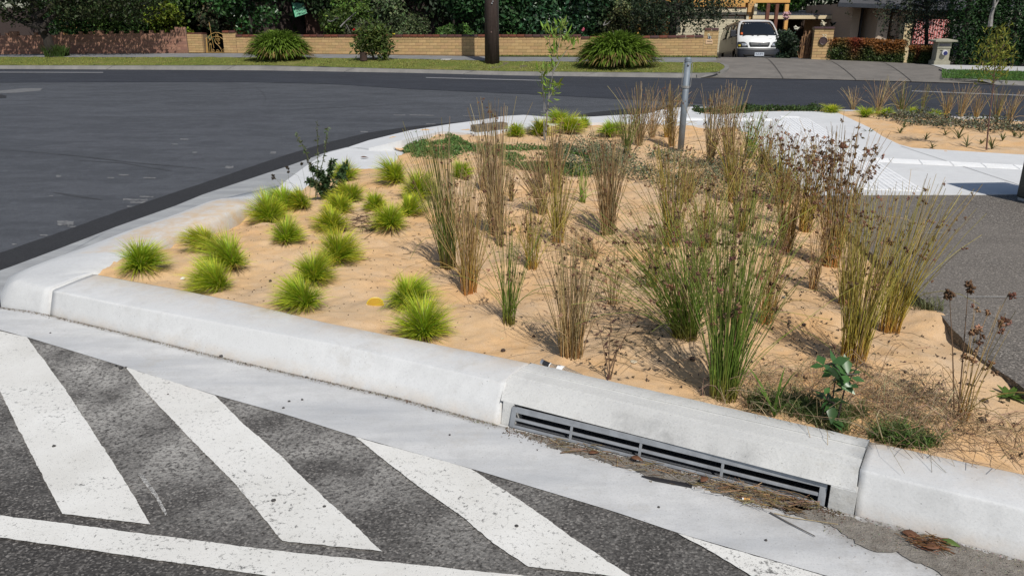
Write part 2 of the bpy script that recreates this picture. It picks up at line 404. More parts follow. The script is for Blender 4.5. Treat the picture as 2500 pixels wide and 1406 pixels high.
# coarse foreground seal, a dense sheet so that dust can lie along the channel
gut_low = [(-700, 640), (-300, 735), (0, 805), (70, 824), (310, 897), (520, 962), (700, 1012), (868, 1065), (1150, 1143), (1500, 1248), (1655, 1300), (2010, 1402), (2600, 1580), (3200, 1760)]
edge = smoothpath(resample([G(*p, -.004) for p in gut_low], 90), 2)
rows = []; cols = []
dist = np.concatenate([np.linspace(0, 1.0, 26), np.linspace(1.15, 3.2, 8)])
nrm = np.array([-.30, -.954, 0])
for d_ in dist:
    rows.append([e + nrm * d_ for e in edge]); 
    for e in edge:
        q = e + nrm * d_
        left = np.clip((0.9 - q[0]) / 2.2, .22, 1)
        cols.append([np.clip(1.5 - d_ * 1.5, 0, 1) * left] * 3)
A = np.array(rows); r_, c_ = A.shape[:2]; ii = np.arange(r_ - 1)[:, None] * c_ + np.arange(c_ - 1)[None, :]
ff = np.stack([ii, ii + c_, ii + c_ + 1, ii + 1], -1).reshape(-1, 4)
o = obj('roadside_asphalt', mesh_np('roadside_asphalt', A.reshape(-1, 3), ff, MT['coarse'], np.array(cols))); o['kind'] = 'structure'

def marking(pts, name='painted_bar', z=.002, mat=None, amp=.0022, label=None):
    o = poly(name, rough_line([G(*p, z) for p in pts], amp, .012), mat or MT['paint'], kind='structure')
    if label: o['label'] = label
    return o
marking([(-260, 745), (-60, 794), (66, 823), (155, 944), (229, 1058), (298, 1162), (367, 1279), (152, 1253), (74, 1104), (0, 955), (-120, 820)])
marking([(307, 896), (524, 964), (590, 1030), (676, 1104), (797, 1219), (934, 1345), (690, 1319), (562, 1167), (458, 1064), (355, 955)])
marking([(868, 1066), (1150, 1144), (1193, 1172), (1276, 1224), (1348, 1274), (1402, 1314), (1545, 1410), (1290, 1382), (1204, 1325), (1128, 1260), (1024, 1188), (930, 1116)])
marking([(1655, 1301), (2010, 1403), (2120, 1470), (1930, 1455), (1833, 1404), (1726, 1340)])
marking([(-300, 1218), (0, 1257), (229, 1285), (458, 1316), (700, 1346), (880, 1364), (1060, 1382), (1240, 1400), (1500, 1428), (1500, 1500), (900, 1432), (659, 1406), (401, 1368), (200, 1339), (0, 1311), (-300, 1266)], 'edge_line')
marking([(332, 1150), (352, 1160), (385, 1205), (408, 1252), (404, 1258), (372, 1205), (345, 1170)], 'paint_scuff', .0005, MT['thin_paint'], .004)
# far line markings
for a in ([(-300, 175.2), (252, 176.6), (252, 178.4), (-300, 177)], [(1040, 189.2), (1322, 196), (1322, 198), (1040, 190.9)], [(2226, 221.5), (2900, 248), (2900, 251), (2226, 223.8)]):
    marking(a, 'lane_line', .003, MT['far_paint'], 0)
marking([(0, 222), (60, 216), (104, 216), (98, 222), (40, 227), (-60, 230), (-60, 225)], 'worn_arrow', -.009, MT['scuff'], .02)
marking([(-120, 232), (-10, 229), (16, 234), (14, 240), (-120, 248)], 'asphalt_patch', -.009, MT['strip_asphalt'], .01)
rr = np.random.default_rng(5)
scuffs = [(300, 487, 60, 3), (318, 494, 40, 3), (340, 480, 34, 2), (310, 504, 34, 2), (140, 544, 40, 7), (165, 553, 20, 2), (98, 574, 18, 2), (30, 596, 12, 2), (137, 430, 12, 3), (550, 408, 20, 4), (470, 372, 10, 2), (660, 373, 14, 4), (290, 427, 24, 2), (262, 434, 16, 2),
          (1000, 281, 60, 1.2), (960, 281, 30, 1.2), (1040, 303, 24, 1.5), (880, 322, 18, 1.8), (1320, 273, 50, 1.5), (1130, 283, 40, 1), (440, 340, 20, 2), (420, 352, 14, 1.5), (230, 546, 12, 2), (350, 434, 30, 1.5), (120, 478, 10, 1.5)]
for (x, y, w, h) in scuffs:
    k = 9; a = [(x + w * i / k, y - h * .5 - rr.random() * h * .5 + w * .02 * i / k) for i in range(k + 1)]
    b = [(x + w * i / k, y + h * .5 + rr.random() * h * .5 + w * .02 * i / k) for i in range(k + 1)]
    marking(a + b[::-1], 'paint_scuff', -.0095, MT['scuff'], .003)
# dark tyre scuffs on the intersection
tyre = simple('tyre_mark', (.042, .043, .046), .8, var=.25, scale=4)
for pts in ([(40, 248), (200, 236), (340, 226), (470, 217)], [(0, 366), (90, 372), (200, 382), (330, 398), (500, 412)], [(600, 194), (690, 187), (760, 182)], [(1140, 287), (1180, 292), (1215, 296)], [(700, 268), (850, 262), (990, 256)],
            [(130, 470), (250, 488)], [(620, 210), (640, 225), (650, 240), (640, 260)], [(1700, 226), (1800, 222), (2000, 221)], [(180, 391), (300, 398), (420, 418)]):
    c = smoothpath(resample([G(*p, -.010) for p in pts], 24), 2); nn = np.array([-.0, 1, 0]); w = .012 + .02 * np.sin(np.linspace(0, 3.14, 24))
    poly('tyre_mark', [q + nn * ww for q, ww in zip(c, w)] + [q - nn * ww for q, ww in zip(c, w)][::-1], tyre, kind='structure')

# ------------------------------------------------------------------ front channel and kerb
base_px = [(-700, 600), (-300, 690), (-60, 738), (0, 750), (60, 757), (118, 768), (300, 812), (540, 872), (750, 920), (960, 967), (1215, 1037), (2085, 1257), (2300, 1312), (2520, 1374), (3200, 1570)]
def line_at(tab, z, x0, x1, n):
    xs = np.linspace(x0, x1, n); ys = np.interp(xs, [a for a, _ in tab], [b for _, b in tab])
    return [G(x, y, z) for x, y in zip(xs, ys)]
N = 150
g0 = line_at(base_px, .002, -700, 3200, N); g1 = [e + np.array([0, 0, .0]) for e in resample([G(*p, 0.0) for p in gut_low], N)]
g0 = list(resample(g0, N)); rows = []; cols = []
for k in range(9):
    t = k / 8
    rows.append([a * (1 - t) + b * t + np.array([0, 0, -.0015 * math.sin(t * math.pi)]) for a, b in zip(g0, g1)])
    for a in g0:
        x = a[0]
        s = np.clip(1 - t * (9 if x < .1 else 3.4), 0, 1)
        if x > .75: s = max(s, np.clip((1.15 - t * 1.5) * (x - .70) * 2.2, 0, 1))
        cols.append([s] * 3)
A = np.array(rows); r_, c_ = A.shape[:2]; ii = np.arange(r_ - 1)[:, None] * c_ + np.arange(c_ - 1)[None, :]
ff = np.stack([ii, ii + c_, ii + c_ + 1, ii + 1], -1).reshape(-1, 4)
o = obj('gutter_channel', mesh_np('gutter_channel', A.reshape(-1, 3), ff, MT['gutter'], np.array(cols), True)); o['kind'] = 'structure'

arris = [(34, 686), (60, 692), (126, 709), (300, 745), (504, 783), (800, 838), (1000, 882), (1232, 936), (2098, 1146), (2300, 1196), (2520, 1250), (3200, 1430)]
backl = [(100, 640), (229, 667), (458, 709), (600, 738), (800, 786), (900, 806), (1042, 833), (1298, 885), (1477, 929), (1753, 986), (2124, 1075), (2500, 1154), (3200, 1310)]
kerb = empty('front_kerb', G(600, 885), kind='structure')
def kerb_piece(xb0, xb1, xa0, xa1, xk0, xk1, n, parent, mat, name='kerb_piece', zt=.150, za=.142, endpush=0):
    b = line_at(base_px, 0, xb0, xb1, n); a = line_at(arris, za, xa0, xa1, n); k = line_at(backl, zt, xk0, xk1, n)
    rows = []
    def L(p, q, t, z): return [np.array([*(u * (1 - t) + v * t)[:2], z]) for u, v in zip(p, q)]
    rows.append([np.array([q[0], q[1], -.08]) for q in b]); rows.append(b)
    rows.append(L(b, a, .40, .056)); rows.append(L(b, a, .94, .130)); rows.append(L(b, a, .985, .137)); rows.append(L(a, k, .012, .1415)); rows.append(L(a, k, .035, .1432))
    rows.append(L(a, k, .6, zt)); rows.append(L(a, k, .94, zt)); rows.append(L(a, k, 1.0, zt - .006)); rows.append([np.array([q[0], q[1], -.08]) for q in k])
    A = np.array(rows); r_, c_ = A.shape[:2]
    wob = (vnoise(A[..., 0] * 5, A[..., 1] * 5 + A[..., 2] * 30) - .5) * .002; A[1:-1, :, 2] += wob[1:-1]
    ii = np.arange(r_ - 1)[:, None] * c_ + np.arange(c_ - 1)[None, :]
    f = [np.stack([ii, ii + 1, ii + 1 + c_, ii + c_], -1).reshape(-1, 4)]
    e0 = np.arange(r_) * c_; e1 = e0 + c_ - 1
    f.append(e0[None, :]); f.append(e1[::-1][None, :])
    st = np.zeros((r_, c_)); st[8:, :] = .55; st[7, :] = .2; st[1, :] = .35
    V = A.reshape(-1, 3) - np.array(parent.location)
    return obj(name, mesh_np(name, V, f, mat, np.repeat(st.reshape(-1, 1), 3, 1), False), parent)
def bev(o, w=.006):
    b = o.modifiers.new('b', 'BEVEL'); b.width = w; b.segments = 2; b.limit_method = 'ANGLE'; b.angle_limit = R(50)
kerb_piece(122, 1214, 128, 1231, 233, 1298, 90, kerb, MT['kerb'])
kerb_piece(2086.5, 3200, 2099.5, 3200, 2124, 3200, 60, kerb, MT['kerb'])

# left kerb: outer arris, inner arris, foot in the sand, foot in the gutter
lo = [(34, 686), (71, 657), (142, 630), (231, 600), (320, 563), (427, 528), (516, 492), (605, 474), (680, 458)]
lf = [(-1, 722), (22, 672), (120, 634), (213, 602), (305, 566), (414, 529), (508, 493), (600, 473), (680, 456)]
li = [(226, 664), (272, 645), (320, 624), (384, 595), (445, 560), (534, 528), (605, 496), (650, 484), (700, 476)]
ln = 60
def lr(tab, z): return smoothpath(resample([G(*p, z) for p in tab], ln), 2)
O_, I_ = lr(lo, .140), lr(li, .150); Fo = lr(lf, .0)
drop = np.clip((np.linspace(0, 1, ln) - .80) / .2, 0, 1)
# the same casting turns the corner and ends at the joint with the front kerb
O_ = np.vstack([[G(121, 708.5, .14), G(106, 704.5, .14), G(90, 700, .14), G(58, 692, .139), G(42, 688.3, .138)], O_]); I_ = np.vstack([[I_[0]] * 5, I_])
Fo = np.vstack([[G(117, 769), G(90, 763), G(60, 757.5), G(30, 754), G(3, 748)], Fo]); drop = np.concatenate([np.zeros(5), drop]); ln += 5
rows = []
def zz(P, z): 
    Q = np.array(P); Q[:, 2] = z * (1 - drop) + .012 * drop; return Q
inn = I_ + (I_ - O_) / np.linalg.norm(I_ - O_, axis=1)[:, None] * np.where(np.arange(ln) < 6, .001, .05)[:, None]
rows = [np.c_[Fo[:, :2], np.full(ln, -.08)], zz(Fo, .0), zz(Fo * .3 + O_ * .7, .105), zz(O_, .137), zz(O_ * .92 + I_ * .08, .146), zz(O_ * .5 + I_ * .5, .150), zz(I_, .150), zz(inn * .5 + I_ * .5, .125), zz(inn, .05), np.c_[inn[:, :2], np.full(ln, -.08)]]
A = np.array(rows); kl = empty('side_kerb', (A[5, 20, 0], A[5, 20, 1], 0), kind='structure')
def ring_piece(A, parent, mat, name, stain=.3, shade=None):
    r_, c_ = A.shape[:2]; ii = np.arange(r_ - 1)[:, None] * c_ + np.arange(c_ - 1)[None, :]
    f = [np.stack([ii, ii + 1, ii + 1 + c_, ii + c_], -1).reshape(-1, 4), (np.arange(r_) * c_)[None, :], (np.arange(r_) * c_ + c_ - 1)[::-1][None, :]]
    st = np.full((r_, c_), stain) if np.isscalar(stain) else stain
    return obj(name, mesh_np(name, A.reshape(-1, 3) - np.array(parent.location), f, mat, np.repeat(st.reshape(-1, 1), 3, 1), False), parent)
stn = np.zeros((10, ln)); stn[5:, 17:] = .9; stn[4, 24:] = .7; stn[3, 30:] = .4
ring_piece(A, kl, MT['kerb'], 'kerb_piece', stn)
# gutter on the road side of the left kerb, apron of the cut in the kerb, edging further on
gl = [(-200, 722), (0, 661), (142, 608), (285, 553), (427, 503), (498, 474), (700, 407), (800, 371), (850, 359)]
gi = [(-200, 800), (-1, 724), (120, 638), (213, 606), (305, 570), (414, 533), (508, 497), (600, 477), (700, 462)]
P0 = [G(*p, -.002) for p in gl]; P1 = [G(*p, .003) for p in gi]
q0, q1 = resample(P0, 40), resample(P1, 40)
rows = [q0, q0 * .6 + q1 * .4, q1]
A3 = np.array(rows); ii = np.arange(2)[:, None] * 40 + np.arange(39)[None, :]
MT['side_gutter'] = concrete('side_gutter_concrete', (.38, .39, .39), (.25, .26, .27), (.20, .18, .155), .15, (.5, 3.2, 1), grit=.4, blot=.8)
o = obj('side_gutter', mesh_np('side_gutter', A3.reshape(-1, 3), np.stack([ii, ii + 40, ii + 41, ii + 1], -1).reshape(-1, 4), MT['side_gutter'], np.full((120, 3), .12), True)); o['kind'] = 'structure'
apron = [(700, 440), (760, 396), (800, 373), (850, 360), (868, 356), (905, 359), (950, 360), (1000, 362), (1015, 380), (975, 400), (945, 413), (860, 414), (800, 440), (740, 478), (690, 482), (670, 468)]
poly('kerb_crossing', [G(*p, .005) for p in apron], MT['path'], kind='structure')
edg_o = [(852, 359), (900, 343), (1000, 319), (1100, 303), (1170, 294), (1228, 284), (1279, 281), (1324, 285), (1388, 287), (1450, 285), (1516, 281), (1580, 278), (1612, 269), (1650, 263), (1692, 261)]
edg_i = [(900, 362), (980, 343), (1020, 334), (1080, 321), (1100, 322), (1140, 325), (1160, 328), (1230, 322), (1292, 310), (1360, 305), (1433, 300), (1516, 299), (1575, 301), (1640, 304), (1729, 307), (1793, 304)]
path_pts = edg_i + [(1840, 350), (1895, 400), (1935, 440), (1976, 476), (2240, 475), (2484, 475), (2900, 474), (3500, 470), (3500, 420), (2900, 395), (2500, 378), (2300, 366), (2227, 361), (2196, 353), (2154, 333), (2123, 312), (2044, 275), (2030, 272), (1910, 272), (1850, 273), (1780, 278), (1720, 278), (1694, 273)] + edg_o[::-1]
pp = []
for q in path_pts: pp.append(q)
def ez(p):
    if p[0] > 1180: return .152
    t = float(np.clip((p[0] - 850) / 170, 0, 1)); return .006 + .146 * t * t * (3 - 2 * t)
foot = poly('footpath', [G(*p, ez(p)) for p in pp], MT['path'], kind='structure', thick=.25)
# tooled joints in the path
jm = simple('joint_grey', (.26, .26, .255), .9, var=.1)  # darker grey for the joint lines
for a, b in (((2200, 357), (2500, 455)), ((2104, 393), (2030, 372)), ((852, 361), (990, 366))):
    z = .1555 if a[0] > 1500 else .0145
    A_, B_ = G(*a, z), G(*b, z); n_ = np.array([-(B_ - A_)[1], (B_ - A_)[0], 0]); n_ = n_ / np.linalg.norm(n_) * .004
    poly('path_joint', [A_ + n_, B_ + n_, B_ - n_, A_ - n_], jm, parent=None, kind='structure')
# thin kerb along the far lane behind the ground cover and the second bed
ko = [(1686, 261.5), (1850, 262), (2040, 267), (2150, 272), (2252, 278), (2320, 283), (2427, 286), (2448, 290), (2500, 297), (2800, 330), (3300, 380)]
kb_ = [G(*p, .13) for p in ko]; kc = [p + np.array([-.03, -.20, 0]) for p in kb_]
poly('lane_kerb', kb_ + kc[::-1], MT['kerb'], kind='structure', thick=.2)
poly('bed_soil', [G(*p, .118) for p in [(1690, 264), (1850, 265), (2042, 270), (2042, 274), (2030, 274), (1910, 274), (1850, 275), (1780, 280), (1720, 280), (1694, 276)]], MT['sand'], kind='structure')

# right-hand asphalt drive, standing proud of the sand
dr = [(1976, 476), (2030, 525), (2080, 572), (2160, 650), (2240, 722), (2275, 745), (2300, 772), (2352, 832), (2380, 862), (2420, 890), (2460, 918), (2500, 948), (2800, 1150), (3600, 1150), (3500, 471), (2900, 475), (2484, 476), (2240, 476)]
dp = [G(*p, .146) for p in dr]
d1 = rough_line(dp[:13], .006, .04, closed=False)
poly('asphalt_driveway', d1 + dp[12:], MT['drive_asphalt'], kind='structure', thick=.25)
cm = simple('pale_crack', (.27, .26, .24), .9, var=.2)
for a, b in (((2090, 568), (2300, 569)), ((2290, 724), (2500, 724))):
    A_, B_ = G(*a, .150), G(*b, .150); poly('drive_joint', rough_line([A_ + (0, .006, 0), B_ + (0, .006, 0), B_ - (0, .006, 0), A_ - (0, .006, 0)], .002, .06), cm, kind='structure')

# ------------------------------------------------------------------ sand of the two beds
bed = [G(p[0], p[1], p[2] if len(p) > 2 else .13) for p in [(222, 664), (262, 656), (318, 634), (384, 592), (445, 558), (534, 525), (605, 492), (660, 480), (720, 487, .016), (800, 428, .016), (860, 414, .016), (945, 412, .016), (972, 399, .02), (986, 382, .04), (984, 369, .03), (950, 363, .014), (906, 361, .014), (893, 357, .012), (935, 347, .04), (980, 335, .09), (1080, 313), (1160, 318), (1240, 305), (1433, 293), (1800, 298),
        (1855, 345), (2000, 472), (2110, 568), (2265, 718), (2325, 768), (2405, 858), (2530, 945), (2800, 1130), (3300, 1250), (3300, 1370), (2500, 1190), (2124, 1108), (1753, 1016), (1298, 912), (900, 830), (458, 730), (330, 702), (238, 674)]]
poly('sand_base', [p * (1, 1, 0) + (0, 0, .003) for p in bed], MT['sand'], kind='structure')
def sand_sheet(name, outline, step):
    xs = [p[0] for p in outline]; ys = [p[1] for p in outline]
    gx = np.arange(min(xs), max(xs), step); gy = np.arange(min(ys), max(ys), step)
    X, Y = np.meshgrid(gx, gy); Z = sandH(X, Y)
    ok = inside(X, Y, outline); c = len(gx)
    k = ok[:-1, :-1] & ok[1:, :-1] & ok[:-1, 1:] & ok[1:, 1:]
    i = (np.arange(len(gy) - 1)[:, None] * c + np.arange(c - 1)[None, :])[k]
    f = np.stack([i, i + 1, i + 1 + c, i + c], -1)
    used = np.unique(f); rm = np.zeros(X.size, int); rm[used] = np.arange(len(used))
    V = np.stack([X.ravel(), Y.ravel(), Z.ravel()], 1)[used]
    o = obj(name, mesh_np(name, V, rm[f], MT['sand'], smooth=True)); o['kind'] = 'structure'; return o
sand_sheet('sand_bed', bed, .022)
bed2 = [G(*p, .13) for p in [(2046, 270), (2150, 274), (2252, 281), (2427, 289), (2500, 300), (2800, 333), (3300, 383), (3300, 435), (2900, 412), (2500, 392), (2300, 378), (2215, 370), (2180, 358), (2135, 337), (2105, 315), (2036, 280)]]
sand_sheet('far_sand_bed', bed2, .05)
# ------------------------------------------------------------------ drain lintel and grate
lk = empty('drain_lintel', G(1650, 1145), label='concrete drain lintel with a steel grate across its dark opening', cat='drain')
loc = np.array(lk.location)
def LP(l, r, z, t):
    a, b = G(*l, z), G(*r, z); return a + (b - a) * t
ts = np.linspace(0, 1, 24)
t0, t1 = .045, .945
rowdef = [((1290, 884), (2125, 1073), .02), ((1297, 886), (2124, 1074), .158), ((1272, 900), (2116, 1090), .160), ((1270, 903), (2115, 1093), .153), ((1249, 916), (2106.5, 1119), .156),
          ((1248, 919), (2105.5, 1122), .151), ((1236, 932), (2099, 1143), .142), ((1230, 941), (2096.5, 1153), .128), ((1222, 978), (2090, 1200), .088)]
rows = [[LP(l, r, z, t) for t in ts] for l, r, z in rowdef]
fr = rows[-1]; bkw = np.array([.10, .30, 0])
rows.append([q + bkw * .10 + (0, 0, -.002) for q in fr])
rows.append([q + bkw + (0, 0, -.002) for q in fr])
A = np.array(rows); A[..., :] -= loc
A[6:8, :, 2] += .002
A[1:8, :, 2] += (vnoise(A[1:8, :, 0] * 14, A[1:8, :, 1] * 14) - .5) * .003
lm = lk
def shell(A, name, parent, mat, smooth=False, caps=True):
    r_, c_ = A.shape[:2]; ii = np.arange(r_ - 1)[:, None] * c_ + np.arange(c_ - 1)[None, :]
    f = [np.stack([ii, ii + c_, ii + 1 + c_, ii + 1], -1).reshape(-1, 4)]
    if caps: f += [(np.arange(r_) * c_)[None, :], (np.arange(r_) * c_ + c_ - 1)[::-1][None, :]]
    return obj(name, mesh_np(name, A.reshape(-1, 3), f, mat, np.zeros((r_ * c_, 3)), smooth), parent)
lo_ = shell(A, 'lintel_beam', lk, MT['lintel'])
st = np.zeros((A.shape[0], 24))
for c0_, w_, a_ in ((.40, .035, .9), (.47, .02, .6), (.53, .04, .8), (.66, .03, .5), (.74, .025, .65), (.86, .02, .35), (.12, .02, .2)):
    st += a_ * np.exp(-((ts - c0_) / w_) ** 2)[None, :] * np.array([0, 0, 0, 0, .0, .0, .25, .55, 1, .6, 0])[:, None]
lo_.data.color_attributes['Col'].data.foreach_set('color', np.c_[np.repeat(np.clip(st, 0, 1).reshape(-1, 1), 3, 1), np.ones(st.size)].astype(np.float32).reshape(-1)); bev(lo_, .006)
b0, b1 = G(1217, 1036), G(2084, 1257)
ax = (b1 - b0) / np.linalg.norm(b1 - b0); inn_ = np.array([-ax[1], ax[0], 0])
LEN = float(np.linalg.norm(b1 - b0))
def LB(s, d, z): return b0 + ax * s + inn_ * d + np.array([0, 0, z]) - loc
DBL, DBR = float((G(1222, 978, .088) - b0) @ inn_) - .0015, float((G(2090, 1200, .088) - b0) @ inn_) - .0015
def block(name, s0, s1, d0, d1, z0, z1, mat, parent, slope=0.0, bevel=.004):
    m = MB(); vs = [LB(s, d + (slope if z == z1 and d == d0 else 0), z) for s in (s0, s1) for d in (d0, d1) for z in (z0, z1)]
    m.add(vs, [(0, 1, 3, 2), (4, 6, 7, 5), (0, 4, 5, 1), (2, 3, 7, 6), (0, 2, 6, 4), (1, 5, 7, 3)])
    return m.build(name, mat, parent, bevel=bevel)
block('end_block', .0, .052, .001, .12, -.1, .0878, MT['lintel'], lk, DBL - .001, .0012)
block('end_block', LEN - .085, LEN - .0, .001, .12, -.1, .0878, MT['lintel'], lk, DBR - .001, .0012)
block('pit_wall', .03, LEN - .05, .30, .34, -.7, .05, MT['pit'], lk, 0, 0)
block('pit_floor', .0, LEN, -.02, .36, -.72, -.62, MT['pit'], lk, 0, 0)
block('pit_wall', .02, .045, .07, .36, -.7, .10, MT['pit'], lk, 0, 0)
block('pit_wall', LEN - .075, LEN - .05, .07, .36, -.7, .10, MT['pit'], lk, 0, 0)
block('pit_lip', .0, LEN, -.03, .012, -.6, -.003, MT['lintel'], lk, 0, 0)
gr = empty('drain_grate', b0 + ax * .05, label='grey galvanised steel grate fixed across the kerb drain opening', cat='grate')
gl_ = np.array(gr.location)
def GB(s, d, z): return b0 + ax * s + inn_ * d + np.array([0, 0, z]) - gl_
def bar(name, s0, s1, d, z0, z1, th=.006, d2=None):
    m = MB(); d2 = d if d2 is None else d2
    vs = [GB(s, dd + o_, z) for s in (s0, s1) for (z, dd) in ((z0, d), (z1, d2)) for o_ in (0, th)]
    m.add(vs, [(0, 1, 3, 2), (4, 6, 7, 5), (0, 4, 5, 1), (2, 3, 7, 6), (0, 2, 6, 4), (1, 5, 7, 3)])
    return m.build(name, MT['galv'], gr, bevel=.0012)
s0, s1 = .052, LEN - .098
bar('grate_bar', s0, s1, .022, .062, .084, .006, .030)
bar('grate_bar', s0, s1, .014, .030, .041, .006, .018)
bar('grate_bar', s0, s1, .002, .002, .012, .006, .006)
bar('end_plate', s0 - .002, s0 + .020, .001, .002, .084, .008, .029)
bar('end_plate', s1 - .022, s1 + .002, .001, .002, .084, .008, .029)
for f_ in (.215, .45, .705): bar('grate_strut', s0 + (s1 - s0) * f_, s0 + (s1 - s0) * f_ + .011, .006, .008, .064, .005, .024)
# scuffs of tyres on the lintel face are wear with a shape: thin rubber marks
rub = simple('rubber_mark', (.30, .30, .29), .9, two=(.42, .42, .40), scale=30)

# ------------------------------------------------------------------ plants
def curves(base, out, h, reach, k=6, sag=1.6, kink=None):
    """base (n,3), out unit (n,2), h rise, reach sideways -> (n,k,3)"""
    t = np.linspace(0, 1, k)[None, :, None]
    n = len(base); P = np.repeat(base[:, None, :], k, 1).astype(float)
    P[..., :2] += out[:, None, :] * reach[:, None, None] * t ** sag
    P[..., 2] += (h[:, None] * t[..., 0] - 0)
    return P
def tubes(P, Rr, sides=3):
    n, k, _ = P.shape
    T = np.gradient(P, axis=1); T /= np.linalg.norm(T, axis=2, keepdims=True) + 1e-9
    ref = np.array([0.31, 0.95, 0.05]); a = np.cross(T, ref); a /= np.linalg.norm(a, axis=2, keepdims=True) + 1e-9
    b = np.cross(T, a)
    an = np.arange(sides) * 2 * np.pi / sides
    V = P[:, :, None, :] + Rr[:, :, None, None] * (a[:, :, None, :] * np.cos(an)[None, None, :, None] + b[:, :, None, :] * np.sin(an)[None, None, :, None])
    idx = np.arange(n * k * sides).reshape(n, k, sides)
    nx = np.roll(idx, -1, axis=2)
    f = np.stack([idx[:, :-1], nx[:, :-1], nx[:, 1:], idx[:, 1:]], -1).reshape(-1, 4)
    return V.reshape(-1, 3), f
def ribbons(P, W, side):
    n, k, _ = P.shape
    V = np.stack([P - side[:, None, :] * W[:, :, None] * .5, P + side[:, None, :] * W[:, :, None] * .5], 2)
    idx = np.arange(n * k * 2).reshape(n, k, 2)
    f = np.stack([idx[:, :-1, 0], idx[:, :-1, 1], idx[:, 1:, 1], idx[:, 1:, 0]], -1).reshape(-1, 4)
    return V.reshape(-1, 3), f
def spikes(C, rad, r, per=7, ln=1.0):
    """little bursts of pointed bits round each centre C (n,3)"""
    n = len(C); d = r.normal(size=(n, per, 3)); d /= np.linalg.norm(d, axis=2, keepdims=True)
    a = np.cross(d, r.normal(size=(n, per, 3))); a /= np.linalg.norm(a, axis=2, keepdims=True); b = np.cross(d, a)
    rr_ = (rad[:, None] * (.6 + .7 * r.random((n, per))))[..., None]
    c = C[:, None, :] + d * rr_ * .1
    tip = C[:, None, :] + d * rr_ * (1.0 * ln); w = rr_ * .36; m = c + d * rr_ * .4
    V = np.stack([c, m + a * w, m - a * w * .5 + b * w * .8, m - a * w * .5 - b * w * .8, tip], 2).reshape(-1, 3)
    i = np.arange(n * per)[:, None] * 5
    f = np.concatenate([i + np.array(q)[None, :] for q in ((0, 1, 2), (0, 2, 3), (0, 3, 1), (4, 2, 1), (4, 3, 2), (4, 1, 3))])
    return V, f
def colvar(r, base, n, v=.2):
    return np.clip(np.array(base)[None, :] * (1 + r.normal(size=(n, 1)) * v) * (1 + r.normal(size=(n, 3)) * v * .25), .004, 1)
PAL = {  # base, middle, tip
    'green': ((.22, .17, .04), (.13, .225, .028), (.24, .255, .055)),
    'dark': ((.22, .14, .045), (.13, .19, .04), (.24, .225, .065)),
    'olive': ((.46, .23, .055), (.38, .33, .06), (.38, .30, .09)),
    'brown': ((.40, .22, .08), (.48, .34, .14), (.48, .36, .19)),
    'tan': ((.34, .21, .085), (.50, .35, .17), (.56, .42, .25)),
    'rust': ((.52, .22, .06), (.42, .29, .085), (.38, .26, .11)),
    'bright': ((.22, .19, .05), (.19, .33, .04), (.24, .32, .06)),
}
rushgrp = 'rushes planted in the sand beds'
